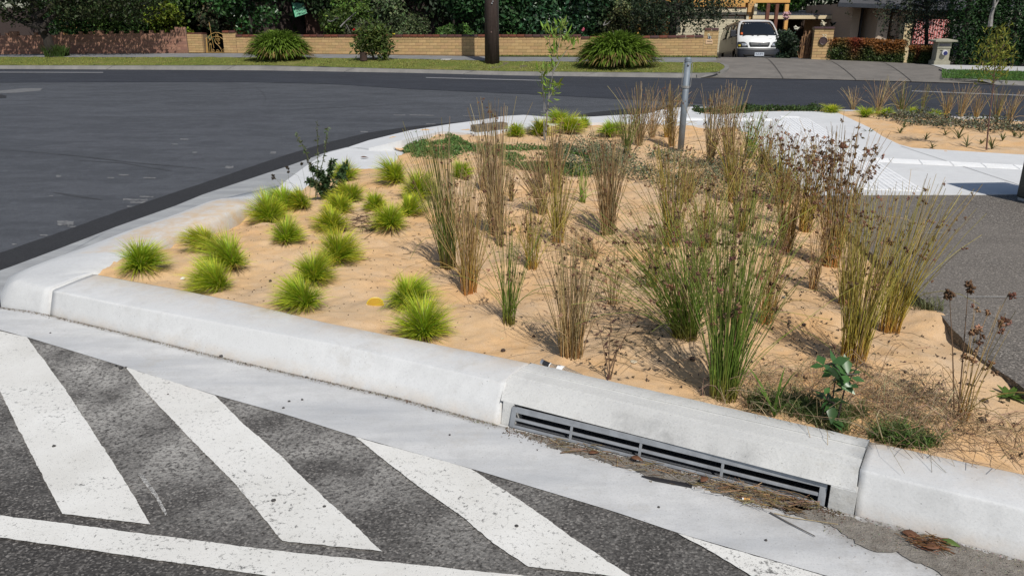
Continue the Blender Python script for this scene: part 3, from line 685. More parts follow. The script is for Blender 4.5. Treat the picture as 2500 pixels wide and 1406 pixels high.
def rush(px, py, top, spread, pal, n, label, lean=0.0, heads=.45, dead=.12, hr=.0115, r0=None, flop=6, grp=rushgrp, bed=True, stiff=.0, thick=1.0, seed=None):
    r = np.random.default_rng(int(px * 7 + py)); b = GS(px, py); b[2] -= .01
    H = PY(px, top, b[1])[2] - b[2]; zc = b[1] * CP + (CH - b[2]) * SP; m_px = zc / F
    sp = spread * m_px; ln_ = lean * m_px; r0 = r0 or .020 + .034 * min(1, n / 220)
    e = empty('rush_clump', b, 0, label, 'rush', grp)
    n = int(n * .60); th = r.random(n) * 6.283; rad = r0 * np.sqrt(r.random(n)); base = np.stack([rad * np.cos(th), rad * np.sin(th), np.zeros(n)], 1)
    ou = th + r.normal(size=n) * .6; out = np.stack([np.cos(ou), np.sin(ou)], 1)
    L = H * (1.03 - .55 * r.random(n) ** 1.4) * (1 + .04 * r.normal(size=n))
    reach = np.abs(r.normal(size=n)) * sp * 1.05 * (L / H) ** .5
    o3 = np.concatenate([out * reach[:, None], np.zeros((n, 1))], 1); o3[:, 0] += ln_ * (L / H) * (.7 + .5 * r.random(n))
    k = 7; t = np.linspace(0, 1, k)[None, :, None]
    sag = 1.15 + .8 * r.random((n, 1, 1))
    P = base[:, None, :] + o3[:, None, :] * t ** sag
    P[..., 2] += L[:, None] * t[..., 0] * np.sqrt(np.clip(1 - (np.linalg.norm(o3, axis=1)[:, None] / (L[:, None] * 2.2)) ** 2 * t[..., 0] ** 2, .3, 1))
    P[:, 1:, :2] += r.normal(size=(n, k - 1, 2)) * .003
    # a few that have flopped outwards and arch to the sand
    nf = flop; 
    if nf:
        thf = r.random(nf) * 6.283; Lf = H * (.5 + .4 * r.random(nf)); tt = np.linspace(0, 1, k)
        Pf = np.zeros((nf, k, 3)); an = 1.25 - 1.9 * tt[None, :] * (.7 + .5 * r.random((nf, 1)))
        seg = Lf[:, None] / (k - 1); dx = np.cumsum(np.cos(an) * seg, 1); dz = np.cumsum(np.sin(an) * seg, 1)
        Pf[:, 1:, 0] = (dx * np.cos(thf)[:, None])[:, :-1]; Pf[:, 1:, 1] = (dx * np.sin(thf)[:, None])[:, :-1]; Pf[:, 1:, 2] = np.maximum(dz[:, :-1], .015)
        P = np.concatenate([P, Pf]); L = np.concatenate([L, Lf])
    N_ = len(P); th_ = (.0015 + .0006 * r.random((N_, 1))) * thick * max(1.0, min(1.9, zc / 4.2))
    Rr = th_ * np.linspace(1.1, .55, k)[None, :]
    V, f = tubes(P, Rr)
    c0, c1, c2 = (np.array(c) for c in PAL[pal]); isd = r.random(N_) < dead
    tt = np.linspace(0, 1, k); mixc = np.where(tt[:, None] < .22, c0 + (c1 - c0) * (tt[:, None] / .22), c1 + (c2 - c1) * ((tt[:, None] - .22) / .78))
    C = np.repeat(mixc[None], N_, 0)
    dc = np.array((.36, .26, .13)) * (.5 + r.random((N_, 1, 1))); C = np.where(isd[:, None, None], dc, C)
    C = C * (1 + .24 * r.normal(size=(N_, 1, 1))) * (1 + .06 * r.normal(size=(N_, 1, 3)))
    C = np.clip(np.repeat(C[:, :, None, :], 3, 2).reshape(-1, 3), .006, 1)
    obj('stems', mesh_np('stems', V, f, MT['stem'], C), e)['kind'] = 'stuff'
    # seed heads sit below the stem tips
    hs = np.where(r.random(n) < heads * (1.0 if heads > .8 else .7))[0]
    if len(hs):
        ti = .78 + .2 * r.random(len(hs)); ii_ = ti * (k - 1); lo_ = np.floor(ii_).astype(int).clip(0, k - 2); fr_ = (ii_ - lo_)[:, None]
        C0 = P[hs, lo_] * (1 - fr_) + P[hs, lo_ + 1] * fr_
        sub = r.integers(1, 4, len(hs)); Cc = np.repeat(C0, sub, 0); Cc = Cc + r.normal(size=Cc.shape) * hr * .9
        V, f = spikes(Cc, hr * (.65 + .5 * r.random(len(Cc))), r, 9)
        cc = np.repeat(colvar(r, (.20, .115, .07), len(Cc), .35), 45, 0)
        obj('seed_heads', mesh_np('seed_heads', V, f, MT['dry'], cc), e)['kind'] = 'stuff'
    return e
RU = [
 (1095, 652, 318, 46, 'dark', 210, 'dark green rush leaning slightly left, tallest at the left edge of the rushes', -26, .25, .2),
 (1145, 716, 420, 62, 'rust', 170, 'rush with orange-brown foot and fanned green stems, right of the tall dark green one', 6, .35, .25),
 (1210, 566, 262, 40, 'tan', 190, 'tall tan rush with a brown seed spike, behind the orange-footed rush', -14, .35, .8),
 (1243, 782, 520, 50, 'green', 90, 'slim green rush standing alone in front, third from the left', 8, .3, .1),
 (1396, 866, 560, 44, 'brown', 230, 'dense upright brown rush just behind the concrete kerb', -8, .45, .45),
 (1298, 655, 470, 40, 'olive', 100, 'olive rush behind the slim green front rush', 4, .4, .3),
 (1222, 600, 430, 24, 'tan', 50, 'thin straw-coloured rush tucked behind the tan one', 0, .2, .9),
 (1325, 522, 372, 34, 'brown', 130, 'grey-brown rush leaning left over the middle of the sand', -46, .3, .9),
 (1362, 592, 395, 46, 'olive', 130, 'olive rush with loose stems in the centre of the sand bed', 8, .45, .3),
 (1356, 470, 290, 34, 'brown', 130, 'brown rush behind the centre, in front of the grey ground cover', 4, .45, .8),
 (1423, 494, 400, 13, 'bright', 40, 'narrow bright green rush standing alone at the middle', 0, .1, 0),
 (1484, 572, 322, 36, 'tan', 230, 'thick reddish tan rush right of the narrow bright green one', -4, .3, .95),
 (1448, 632, 548, 44, 'brown', 110, 'dry brown rush blown flat to the left', -46, .3, .9),
 (1531, 376, 262, 24, 'dark', 110, 'short dense dark green rush in the far part of the bed', -6, .25, .1),
 (1560, 352, 205, 52, 'tan', 150, 'wispy pale tan rush left of the steel post', 0, .15, .9),
 (1592, 338, 212, 36, 'tan', 90, 'rear pale rush just left of the steel post', 8, .25, .7),
 (1627, 336, 222, 22, 'olive', 70, 'green and rust rush directly left of the post', 6, .4, .3),
 (1640, 358, 205, 24, 'rust', 90, 'rusty rush just left of the post', -8, .5, .4),
 (1496, 744, 596, 38, 'brown', 46, 'sparse dry rush left of the big green clumps', 4, .5, .7),
 (1675, 824, 500, 180, 'green', 420, 'large green rush sprawling to the left, with dark round heads', -92, .4, .08),
 (1765, 968, 468, 100, 'green', 360, 'biggest green rush, upright, nearest the drain', 6, .4, .08),
 (1640, 600, 352, 60, 'olive', 190, 'yellow-olive rush behind the sprawling green one', -16, .35, .35),
 (1677, 492, 372, 34, 'brown', 90, 'short brown rush in front of the post', 6, .4, .6),
 (1868, 786, 560, 44, 'rust', 120, 'rush with rusty foot right of the biggest green one', 6, .5, .3),
 (1733, 402, 212, 38, 'tan', 120, 'tall pale rush right of the steel post', 4, .3, .7),
 (1772, 410, 205, 34, 'brown', 120, 'tall brown rush second to the right of the post', 2, .55, .5),
 (1790, 492, 300, 44, 'olive', 170, 'thick olive rush beside the footpath edge', -4, .6, .4),
 (1918, 612, 398, 40, 'rust', 160, 'amber-footed rush left of the big orange-footed pair', -4, .5, .35),
 (1986, 706, 530, 22, 'brown', 50, 'thin dry rush between the amber clumps', 4, .45, .7),
 (2026, 648, 312, 62, 'rust', 220, 'large rush with orange foot and heads rising over the white path', -4, .95, .3),
 (2083, 880, 470, 62, 'olive', 260, 'large yellow-green rush nearest the right, above the leafy weed', 8, .4, .15),
 (2172, 806, 452, 66, 'olive', 190, 'olive rush spreading over the asphalt drive', 46, .45, .2),
 (2345, 1026, 690, 52, 'rust', 22, 'sparse rush of a few tall stems at the far right', 14, .9, .1),
 (1828, 384, 272, 34, 'bright', 120, 'fresh green rush with black dots at the path corner', 14, .7, .05),
 (1806, 566, 400, 52, 'olive', 170, 'olive-brown rush in front of the thick one by the path', -4, .55, .4),
 (1722, 604, 430, 50, 'olive', 130, 'olive rush behind the biggest green clump', 4, .5, .3),
 (1905, 500, 330, 50, 'olive', 170, 'rush with many brown heads against the white path', 10, .9, .25),
 (1862, 440, 300, 36, 'olive', 120, 'rear rush at the path edge with brown heads', 6, .7, .4),
 (1250, 492, 400, 18, 'rust', 40, 'small rust rush behind the tan ones', 0, .3, .6),
 (1965, 566, 340, 44, 'olive', 150, 'rush at the corner where path and drive meet', 14, .9, .3),
 (1318, 460, 345, 22, 'brown', 60, 'thin brown rush amid the green ground cover', -10, .2, .9),
 (1180, 470, 330, 30, 'tan', 70, 'pale wispy rush over the green ground cover', -8, .2, .9),
 (1590, 700, 545, 40, 'olive', 70, 'loose olive rush behind the sprawling green one, lower left', -4, .4, .4),
 (2064, 742, 470, 44, 'olive', 120, 'loose olive rush right of the large orange-footed one', 12, .6, .2),
 (1700, 700, 520, 44, 'dark', 90, 'dark rush between the two biggest green clumps', 0, .6, .2),
]
for a in RU: rush(*a[:7], lean=a[7], heads=a[8], dead=a[9], hr=.0165 if a[8] >= .9 else (.0145 if a[5] > 300 else .0115), flop=0 if a[0] == 1765 else 5)
RU2 = [(2082, 272, 212, 22, 'tan', 70, 'tan rush at the left end of the far bed', -6), (2142, 284, 192, 30, 'tan', 90, 'tan rush with black seed dots, second in the far bed', 10),
       (2200, 280, 200, 40, 'dark', 110, 'broad dark green rush in the far bed', -6), (2248, 280, 205, 14, 'dark', 40, 'narrow dark green rush in the far bed', 4),
       (2310, 288, 214, 24, 'rust', 70, 'rust rush in the far bed, left of the sapling pair', 0), (2343, 290, 206, 20, 'brown', 60, 'brown rush left of the far sapling', 6),
       (2382, 290, 222, 16, 'rust', 50, 'rust rush touching the far sapling on its left', 4), (2430, 298, 212, 20, 'olive', 60, 'olive rush right of the far sapling', 4),
       (2462, 302, 222, 18, 'rust', 50, 'rightmost rust rush of the far bed', 6)]
for px, py, tp, sp_, pal, n, lb, le in RU2: rush(px, py, tp, sp_, pal, n, lb, lean=le, heads=.25, dead=.5, flop=1)

def tuft(px, py, w, h, label, n=None, green=.5):
    r = np.random.default_rng(int(px * 3 + py * 5)); b = GS(px, py); b[2] -= .008
    zc = b[1] * CP + (CH - b[2]) * SP; m = zc / F; Wd = w * m * .52; H = h * m * .95
    e = empty('lime_grass_tuft', b, 0, label, 'grass tuft', 'lime green tufts planted in the sand')
    n = n or int(np.clip(1500 * (w / 100) ** .7, 400, 1800))
    th = r.random(n) * 6.283; el = np.arcsin(r.random(n) ** .75 * .98)      # spread over a dome
    L = np.sqrt((np.cos(el) * Wd) ** 2 + (np.sin(el) * H) ** 2) * (.86 + .38 * r.random(n))
    out = np.stack([np.cos(th), np.sin(th)], 1); k = 6; t = np.linspace(0, 1, k)
    el0 = np.clip(el + .50, 0, 1.5); el1 = el - .42 - .5 * r.random(n) ** 3; tl = r.normal(size=2) * .16
    ang = el0[:, None] + (el1 - el0)[:, None] * t[None, :]
    seg = L[:, None] / (k - 1) * 1.05; dr_ = np.cumsum(np.cos(ang) * seg, 1); dz_ = np.cumsum(np.sin(ang) * seg, 1)
    L = L * (.72 + .5 * vnoise(np.cos(th) * 1.7 + px * .13, np.sin(th) * 1.7 + el * 2)); seg = L[:, None] / (k - 1) * 1.05; dr_ = np.cumsum(np.cos(ang) * seg, 1); dz_ = np.cumsum(np.sin(ang) * seg, 1)
    P = np.zeros((n, k, 3)); r0 = Wd * .12 * r.random((n, 1)); P[:, :, :2] = out[:, None, :] * r0[:, :, None]
    P[:, 1:, :2] += out[:, None, :] * dr_[:, :-1, None]; P[:, 1:, 2] += np.maximum(dz_[:, :-1], .004)
    P[:, :, :2] += (tl[None, None, :] * H) * (t[None, :, None] ** 1.4); P[:, 1:, :2] += r.normal(size=(n, 1, 2)) * Wd * .13 * t[None, 1:, None]
    side = np.stack([-out[:, 1], out[:, 0], r.normal(size=n) * .5], 1); side /= np.linalg.norm(side, axis=1, keepdims=True)
    W = np.clip(.0021 * max(1, zc / 4.5), 0, .0048) * np.array([.8, 1.1, 1.1, 1.0, .8, .12])[None, :] * (.8 + .5 * r.random((n, 1)))
    V, f = ribbons(P, W, side)
    hue = 1 + .05 * r.normal(); cb_, cm_, ct = np.array((.22 * hue, .24, .035)), np.array((.27 * hue, .42, .02)), np.array((.66 * hue, .70, .07))
    tt = t[:, None]; mc = np.where(tt < .35, cb_ + (cm_ - cb_) * tt / .35, cm_ + (ct - cm_) * ((tt - .35) / .65) ** 1.6)
    C = np.repeat(mc[None], n, 0) * (1 + .25 * r.normal(size=(n, 1, 1)))
    low_ = ((el < .25) & (r.random(n) < .55)) | (r.random(n) < .05); C = np.where(low_[:, None, None], np.array((.48, .38, .16)) * (.6 + .6 * r.random((n, 1, 1))), C)
    C[:, :, 0] *= (1 + .15 * r.normal(size=(n, 1)))
    C = np.clip(np.repeat(C[:, :, None, :], 2, 2).reshape(-1, 3), .01, 1)
    obj('blades', mesh_np('blades', V, f, MT['blade'], C), e); return e
TU = [(345, 660, 122, 88, 'lime grass tuft nearest the kerb corner, standing alone'), (507, 606, 92, 62, 'lime tuft against the side kerb, behind the pair near the corner'), (568, 655, 118, 92, 'full lime tuft in the middle of the corner group'),
      (535, 708, 122, 84, 'lime tuft with straw skirt, in front of the corner group'), (700, 594, 84, 72, 'round lime tuft left of the sand clearing'), (660, 542, 98, 78, 'lime tuft touching the end of the side kerb, front of a touching pair'),
      (696, 512, 90, 58, 'lime tuft behind the one at the side kerb end'), (738, 508, 74, 56, 'darker lime tuft left of the leafy weeds'), (812, 566, 86, 66, 'lime tuft at the lower end of the row left of the clearing'), (832, 520, 74, 56, 'lime tuft second up in the row left of the clearing'),
      (860, 492, 72, 50, 'lime tuft right of the leafy weeds'), (843, 442, 72, 52, 'lime tuft behind the leafy weeds'), (824, 642, 108, 94, 'large lime tuft in the middle of the front bed'), (768, 690, 108, 86, 'lime tuft second from the front in the middle row'),
      (746, 750, 128, 84, 'lime tuft with a wide straw skirt, front of the middle row'), (916, 512, 62, 54, 'small lime tuft standing behind the pair in the clearing'), (954, 558, 92, 70, 'bright lime tuft in the clearing with a twig litter beside it'), (996, 526, 72, 60, 'lime tuft half behind the bright one in the clearing'),
      (968, 446, 72, 68, 'upright lime tuft beside the kerb crossing'), (1020, 484, 92, 70, 'lime tuft leaning towards the tall dark rush'), (994, 746, 118, 90, 'lime tuft behind the one nearest the kerb, right of the yellow lid'), (1034, 826, 128, 112, 'largest lime tuft, nearest the front kerb'),
      (1122, 432, 52, 46, 'small lime tuft seen through the tall dark rush'), (1262, 333, 48, 34, 'small lime tuft beside the concrete block'), (1316, 332, 54, 46, 'far lime tuft at the foot of the sapling'), (1366, 306, 62, 38, 'rearmost lime tuft near the far kerb'),
      (1388, 328, 80, 46, 'widest of the far lime tufts, right of the sapling'), (1426, 312, 44, 28, 'little lime tuft right of the far group'), (1490, 332, 78, 40, 'far lime tuft among rush stems')]
for a in TU: tuft(*a)
for a in [(2034, 277, 52, 22, 'lime tuft at the left tip of the far bed'), (2112, 285, 62, 26, 'widest lime tuft of the far bed'), (2164, 282, 44, 24, 'lime tuft between two rushes of the far bed'), (2228, 284, 34, 20, 'lime tuft behind the dark rush in the far bed'), (2278, 288, 40, 22, 'rightmost lime tuft of the far bed')]: tuft(*a, n=420)

def leafcloud(r, C, size, nrm=None, elong=1.5, droop=0.0):
    """pointed folded leaves at C (n,3) -> verts, faces (two quads' worth of triangles each)"""
    n = len(C); d = r.normal(size=(n, 3)); d[:, 2] -= droop
    if nrm is not None: d = d * .8 + nrm
    d /= np.linalg.norm(d, axis=1, keepdims=True); u = np.cross(d, r.normal(size=(n, 3))); u /= np.linalg.norm(u, axis=1, keepdims=True)
    w = np.cross(d, u); s = (size * (.65 + .7 * r.random(n)))[:, None]
    a = C; tip = C + u * s * elong; m = C + u * s * elong * .45
    V = np.stack([a, m + w * s * .38 + d * s * .12, tip, m - w * s * .38 + d * s * .12], 1).reshape(-1, 3)
    i = np.arange(n)[:, None] * 4
    return V, np.concatenate([i + np.array([[0, 1, 2]]), i + np.array([[0, 2, 3]])])
def groundcover(name, pts, n, size, col, h, label, cat='ground cover', v=.3, mat='leaf', mounds=None, flat=False):
    r = np.random.default_rng(int(pts[0][0]))
    P = [GS(*p) for p in pts]; xs = [p[0] for p in P]; ys = [p[1] for p in P]
    X = r.uniform(min(xs), max(xs), n * 4); Y = r.uniform(min(ys), max(ys), n * 4); ok = inside(X, Y, P)
    dens = vnoise(X * 4.0 + 3, Y * 4.0) ; ok &= r.random(n * 4) < np.clip((dens - .22) * 3.2, .04, 1)
    X, Y = X[ok][:n], Y[ok][:n]; hh = h * (.25 + 1.3 * vnoise(X * 5, Y * 5)) * r.random(len(X)) ** .6
    C = np.stack([X, Y, sandH(X, Y) + hh], 1); V, f = leafcloud(r, C, np.full(len(C), size), np.array([0, 0, .8]))
    cc = np.repeat(colvar(r, col, len(C), v), 4, 0); o = obj(name, mesh_np(name, V, f, MT[mat], cc)); tag(o, label, cat, kind='stuff'); return o
groundcover('creeping_plant', [(990, 342), (1040, 330), (1110, 336), (1150, 356), (1300, 358), (1430, 366), (1520, 392), (1480, 425), (1330, 428), (1180, 392), (1090, 392), (1010, 388), (985, 372)], 20000, .018, (.10, .18, .045), .03, 'dark green creeping plant spreading over the sand beside the kerb crossing')
groundcover('saltbush_mat', [(1330, 370), (1440, 355), (1560, 372), (1700, 400), (1870, 396), (1960, 470), (1900, 520), (1800, 508), (1690, 490), (1540, 440), (1400, 440)], 13000, .018, (.15, .165, .095), .12, 'grey-green low saltbush mat among the rushes', v=.4)
groundcover('far_creeper', [(1690, 266), (1850, 266), (2040, 270), (2036, 275), (1900, 274), (1780, 282), (1700, 282)], 5000, .03, (.05, .085, .025), .07, 'green creeper filling the strip between footpath and far lane')
groundcover('far_saltbush', [(2130, 288), (2250, 286), (2400, 300), (2560, 315), (2560, 338), (2420, 328), (2300, 318), (2190, 304)], 4200, .028, (.13, .135, .085), .11, 'grey-green shrubby ground cover along the far sand bed', v=.45)

def smallplant(name, px, py, n, L, col, label, cat='weed', wid=.012, up=.6, group=None, mat='blade', tipc=None, sagm=1.5):
    r = np.random.default_rng(int(px + py)); b = GS(px, py); e = empty(name, b, 0, label, cat, group)
    th = np.arange(n) * 2.4 + r.random(n) * .5; k = 6; t = np.linspace(0, 1, k); el = up * (1.0 + .35 * r.normal(size=n))
    Ls = L * (.6 + .5 * r.random(n)); ang = np.clip(el, .15, 1.5)[:, None] - sagm * .6 * t[None, :]
    seg = Ls[:, None] / (k - 1); x = np.cumsum(np.cos(ang) * seg, 1); z = np.cumsum(np.sin(ang) * seg, 1)
    P = np.zeros((n, k, 3)); P[:, 1:, 0] = (x * np.cos(th)[:, None])[:, :-1]; P[:, 1:, 1] = (x * np.sin(th)[:, None])[:, :-1]; P[:, 1:, 2] = np.maximum(z[:, :-1], .003)
    side = np.stack([-np.sin(th), np.cos(th), np.zeros(n)], 1); W = wid * np.array([.5, .9, 1, .9, .6, .05])[None, :] * np.ones((n, 1))
    if n <= 30:
        for i_ in range(n):
            V, f = ribbons(P[i_:i_ + 1], W[i_:i_ + 1], side[i_:i_ + 1]); obj('leaf', mesh_np('leaf', V, f, MT[mat], colvar(r, col, 1, .15).repeat(len(V), 0)), e)
    else:
        V, f = ribbons(P, W, side); obj('leaves', mesh_np('leaves', V, f, MT[mat], np.repeat(colvar(r, col, n, .2), k * 2, 0)), e)
    return e
smallplant('broad_grass', 1890, 1016, 8, .24, (.12, .22, .035), 'pale green broad-bladed grass weed behind the drain lintel', 'grass', .011, 1.25, sagm=1.2)
smallplant('dandelion_rosette', 2462, 968, 11, .09, (.10, .17, .03), 'flat dandelion rosette beside the asphalt drive', 'weed', .022, .35, sagm=.5)
smallplant('green_weed', 908, 562, 14, .11, (.05, .075, .03), 'small flat dark green weed in the sand clearing', 'weed', .009, .3, sagm=.4)
fb = [(2120, 328, .14), (2197, 325, .16), (2207, 312, .14), (2260, 342, .13), (2307, 330, .15), (2340, 340, .26), (2360, 358, .16), (2420, 365, .22), (2447, 344, .15), (2475, 334, .14), (2395, 352, .12), (2275, 362, .12), (1180, 325, .16), (2490, 338, .13)]
fl = ['left end of the bare sand', 'beside the path edge', 'close behind the saltbush', 'near the path curve', 'in mid bed below the saltbush', 'largest, in mid bed', 'in front of the largest one', 'near the front edge, right half', 'right of the sapling foot', 'last but one on the right', 'left of the sapling foot', 'at the very front edge', 'left of the concrete block', 'at the right frame edge']
for (x, y, L), q in zip(fb, fl): smallplant('strappy_seedling', x, y, 9, L, (.10, .115, .035), 'small strappy seedling ' + q, 'seedling', .016, .95, group='small strappy seedlings in the far sand', sagm=1.3)

def stick_plant(name, px, py, top, label, cat, segs, leaves, leafsize, col, stemcol, rr0=.004, flowers=None, mat='leaf', elong=1.8, leafpart=False):
    """segs: list of px polylines of stems drawn from the foot; each stem gets its own depth"""
    r = np.random.default_rng(int(px + 3 * py)); b = GS(px, py); e = empty(name, b, 0, label, cat)
    m = MB(); tips = []
    for sgi, s in enumerate(segs):
        dy = (r.random() - .5) * .12; k = len(s)
        pts = [PY(x, y, b[1] + dy * i / (k - 1)) - b for i, (x, y) in enumerate(s)]
        pts = resample(pts, 8); m.tube([tuple(q) for q in pts], [rr0 * (1.15 - .8 * i / 7) for i in range(8)], 5); tips.append(pts)
    m.build('stem', stemcol, e)
    if leaves:
        C = []; 
        for pts in tips:
            n = leaves; t = r.random(n) ** .7; idx = t * 7; lo_ = np.floor(idx).astype(int).clip(0, 6); q = pts[lo_] + (pts[lo_ + 1] - pts[lo_]) * (idx - lo_)[:, None]; C.append(q)
        C = np.concatenate(C)
        if leafpart:
            for c in C:
                V, f = leafcloud(r, c[None], np.array([leafsize]), np.array([0, 0, 1.4]), elong); obj('leaf', mesh_np('leaf', V, f, MT[mat], colvar(r, col, 1, .15).repeat(4, 0)), e)
        else:
            V, f = leafcloud(r, C, np.full(len(C), leafsize), np.array([0, 0, .5]), elong); obj('leaves', mesh_np('leaves', V, f, MT[mat], np.repeat(colvar(r, col, len(C), .25), 4, 0)), e)
    if flowers:
        for p in tips:
            C = p[-1] + r.normal(size=(3, 3)) * flowers[0] * .4; V, f = spikes(C, np.full(3, flowers[0]), r, 9); obj('seed_head', mesh_np('seed_head', V, f, MT['dry'], np.tile(flowers[1], (len(V), 1))), e)
    return e
gst = simple('green_stem', (.09, .10, .035), .7, var=.2); bst = simple('brown_stem', (.11, .07, .04), .8, var=.25); pst = simple('purple_stem', (.035, .024, .02), .6, var=.2); dst = simple('dry_stem', (.15, .09, .05), .9, var=.3)
stick_plant('leafy_weed', 2032, 1052, 870, 'dark green broad-leaved weed with purple stems behind the kerb', 'weed', [[(2030, 1052), (2034, 960), (2048, 880)], [(2040, 1045), (2062, 950), (2085, 905), (2110, 885)], [(2048, 905), (2030, 885), (2008, 893)], [(2034, 930), (2060, 915), (2100, 912)], [(2036, 985), (2020, 975), (2010, 960)]], 9, .046, (.055, .125, .035), pst, .0042, mat='gloss_leaf', elong=1.5, leafpart=True)
stick_plant('tall_weed', 768, 488, 300, 'tall seedy weed rising over the leafy weeds by the kerb crossing', 'weed', [[(770, 488), (776, 400), (774, 296)], [(772, 460), (792, 380), (800, 310)], [(770, 450), (750, 380), (722, 325)]], 80, .016, (.10, .13, .065), gst, .004)
stick_plant('plantain_weed', 740, 500, 400, 'wiry plantain weeds with dark seed heads beside the side gutter', 'weed', [[(745, 500), (720, 450), (668, 436)], [(745, 500), (705, 440), (702, 412)], [(748, 498), (730, 430), (700, 420)], [(742, 500), (690, 455), (666, 428)], [(750, 495), (742, 430), (736, 400)], [(755, 495), (760, 430), (752, 396)]], 0, .01, (.05, .07, .03), gst, .0016, flowers=(.016, (.05, .04, .03)))
stick_plant('leafy_bush_weed', 800, 486, 400, 'dark leafy weed clump among the lime tufts', 'weed', [[(800, 488), (790, 440), (760, 405)], [(800, 488), (800, 440), (812, 392)], [(802, 488), (820, 440), (848, 400)], [(800, 488), (775, 455), (750, 440)], [(802, 488), (830, 460), (840, 430)], [(800, 488), (795, 450), (785, 420)]], 240, .024, (.05, .09, .035), gst, .003)
stick_plant('dry_weed', 1490, 926, 780, 'withered brown weed standing behind the kerb joint', 'weed', [[(1489, 926), (1486, 860), (1492, 780)], [(1490, 926), (1505, 860), (1560, 760)], [(1488, 926), (1470, 830), (1452, 770)], [(1490, 900), (1500, 870), (1512, 830)]], 9, .016, (.085, .05, .035), dst, .003, mat='dry')
stick_plant('dry_stalk', 2345, 1026, 650, 'single dry reddish stalk at the right of the bed', 'weed', [[(2338, 1026), (2352, 860), (2364, 700)], [(2330, 1020), (2326, 860), (2318, 720)]], 0, .01, (.1, .06, .03), dst, .003, flowers=(.02, (.12, .07, .04)))

# young trees: px polylines, leaf tufts at the twig ends
def sapling(name, px, py, label, stems, tufts, leaf, col, barkm, r0, guard=None):
    r = np.random.default_rng(abs(int(px))); b = GS(px, py); e = empty(name, b, 0, label, 'sapling'); m = MB()
    for i, s in enumerate(stems):
        pts = resample([PY(x, y, b[1] + (0 if i == 0 else (r.random() - .5) * .15) * j / (len(s) - 1)) - b for j, (x, y) in enumerate(s)], 8)
        m.tube([tuple(q) for q in pts], [r0 * (1 if i == 0 else .5) * (1.1 - .75 * q / 7) for q in range(8)], 6)
    m.build('trunk', barkm, e)
    C = []; D = []
    for (x, y, rad, n) in tufts:
        c = PY(x, y, b[1] + (r.random() - .5) * .1) - b; mp = (b[1] * CP + SP) / F
        C.append(c[None] + r.normal(size=(n, 3)) * rad * mp * np.array([.42, .42, .5])); d = r.normal(size=(n, 3)) * .7; d[:, 2] += .75; D.append(d)
    C = np.concatenate(C); D = np.concatenate(D); n = len(C); D /= np.linalg.norm(D, axis=1, keepdims=True)
    w = np.cross(D, r.normal(size=(n, 3))); w /= np.linalg.norm(w, axis=1, keepdims=True); s = (leaf * (.6 + .6 * r.random(n)))[:, None]
    nn = np.cross(D, w)
    V = np.stack([C, C + D * s * .5 + w * s * .11 + nn * s * .04, C + D * s, C + D * s * .5 - w * s * .11 + nn * s * .04], 1).reshape(-1, 3); i = np.arange(n)[:, None] * 4
    f = np.concatenate([i + np.array([[0, 1, 2]]), i + np.array([[0, 2, 3]])])
    obj('foliage', mesh_np('foliage', V, f, MT['leaf'], np.repeat(colvar(r, col, n, .3), 4, 0)), e); return e
sapling('young_tree', 1330, 344, 'slim young tree with pale trunk and narrow green leaves by the far kerb',
        [[(1331, 344), (1335, 290), (1341, 225), (1350, 180)], [(1350, 180), (1360, 130), (1370, 75)], [(1350, 180), (1345, 130), (1340, 85)], [(1350, 178), (1372, 140), (1394, 108)], [(1340, 240), (1355, 215), (1365, 210)], [(1335, 280), (1326, 235), (1323, 180)]],
        [(1371, 72, 22, 30), (1340, 84, 20, 24), (1366, 100, 20, 16), (1394, 108, 16, 26), (1356, 125, 18, 16), (1350, 150, 20, 12), (1350, 205, 28, 28), (1342, 225, 20, 14), (1324, 170, 14, 14), (1324, 185, 12, 10), (1330, 218, 12, 12)], .135, (.17, .26, .04), MT['palebark'], .011)
m = MB(); bq = GS(1332, 344); m.tube([tuple(bq + (-.02, 0, 0)), tuple(PY(1328, 215, bq[1]) + (0, 0, 0))], .006, 6); tag(m.build('tree_stake', MT['galv']), 'thin grey stake beside the slim young tree', 'stake')
sapling('bushy_sapling', 2408, 372, 'bushy yellow-green sapling in the far sand bed',
        [[(2408, 366), (2414, 300), (2424, 220), (2434, 90)], [(2428, 190), (2405, 165), (2392, 150)], [(2430, 175), (2450, 150), (2462, 140)], [(2430, 150), (2412, 125), (2404, 110)], [(2432, 140), (2448, 115), (2455, 105)], [(2428, 200), (2445, 185), (2458, 172)]],
        [(2437, 84, 14, 26), (2434, 104, 34, 44), (2428, 124, 52, 60), (2430, 142, 64, 70), (2426, 158, 50, 60), (2424, 176, 30, 30), (2398, 140, 30, 26), (2456, 132, 28, 30), (2432, 112, 40, 60), (2430, 130, 60, 90), (2427, 150, 55, 80)], .075, (.17, .18, .025), simple('reddish_bark', (.12, .06, .045), .8, var=.2), .010)

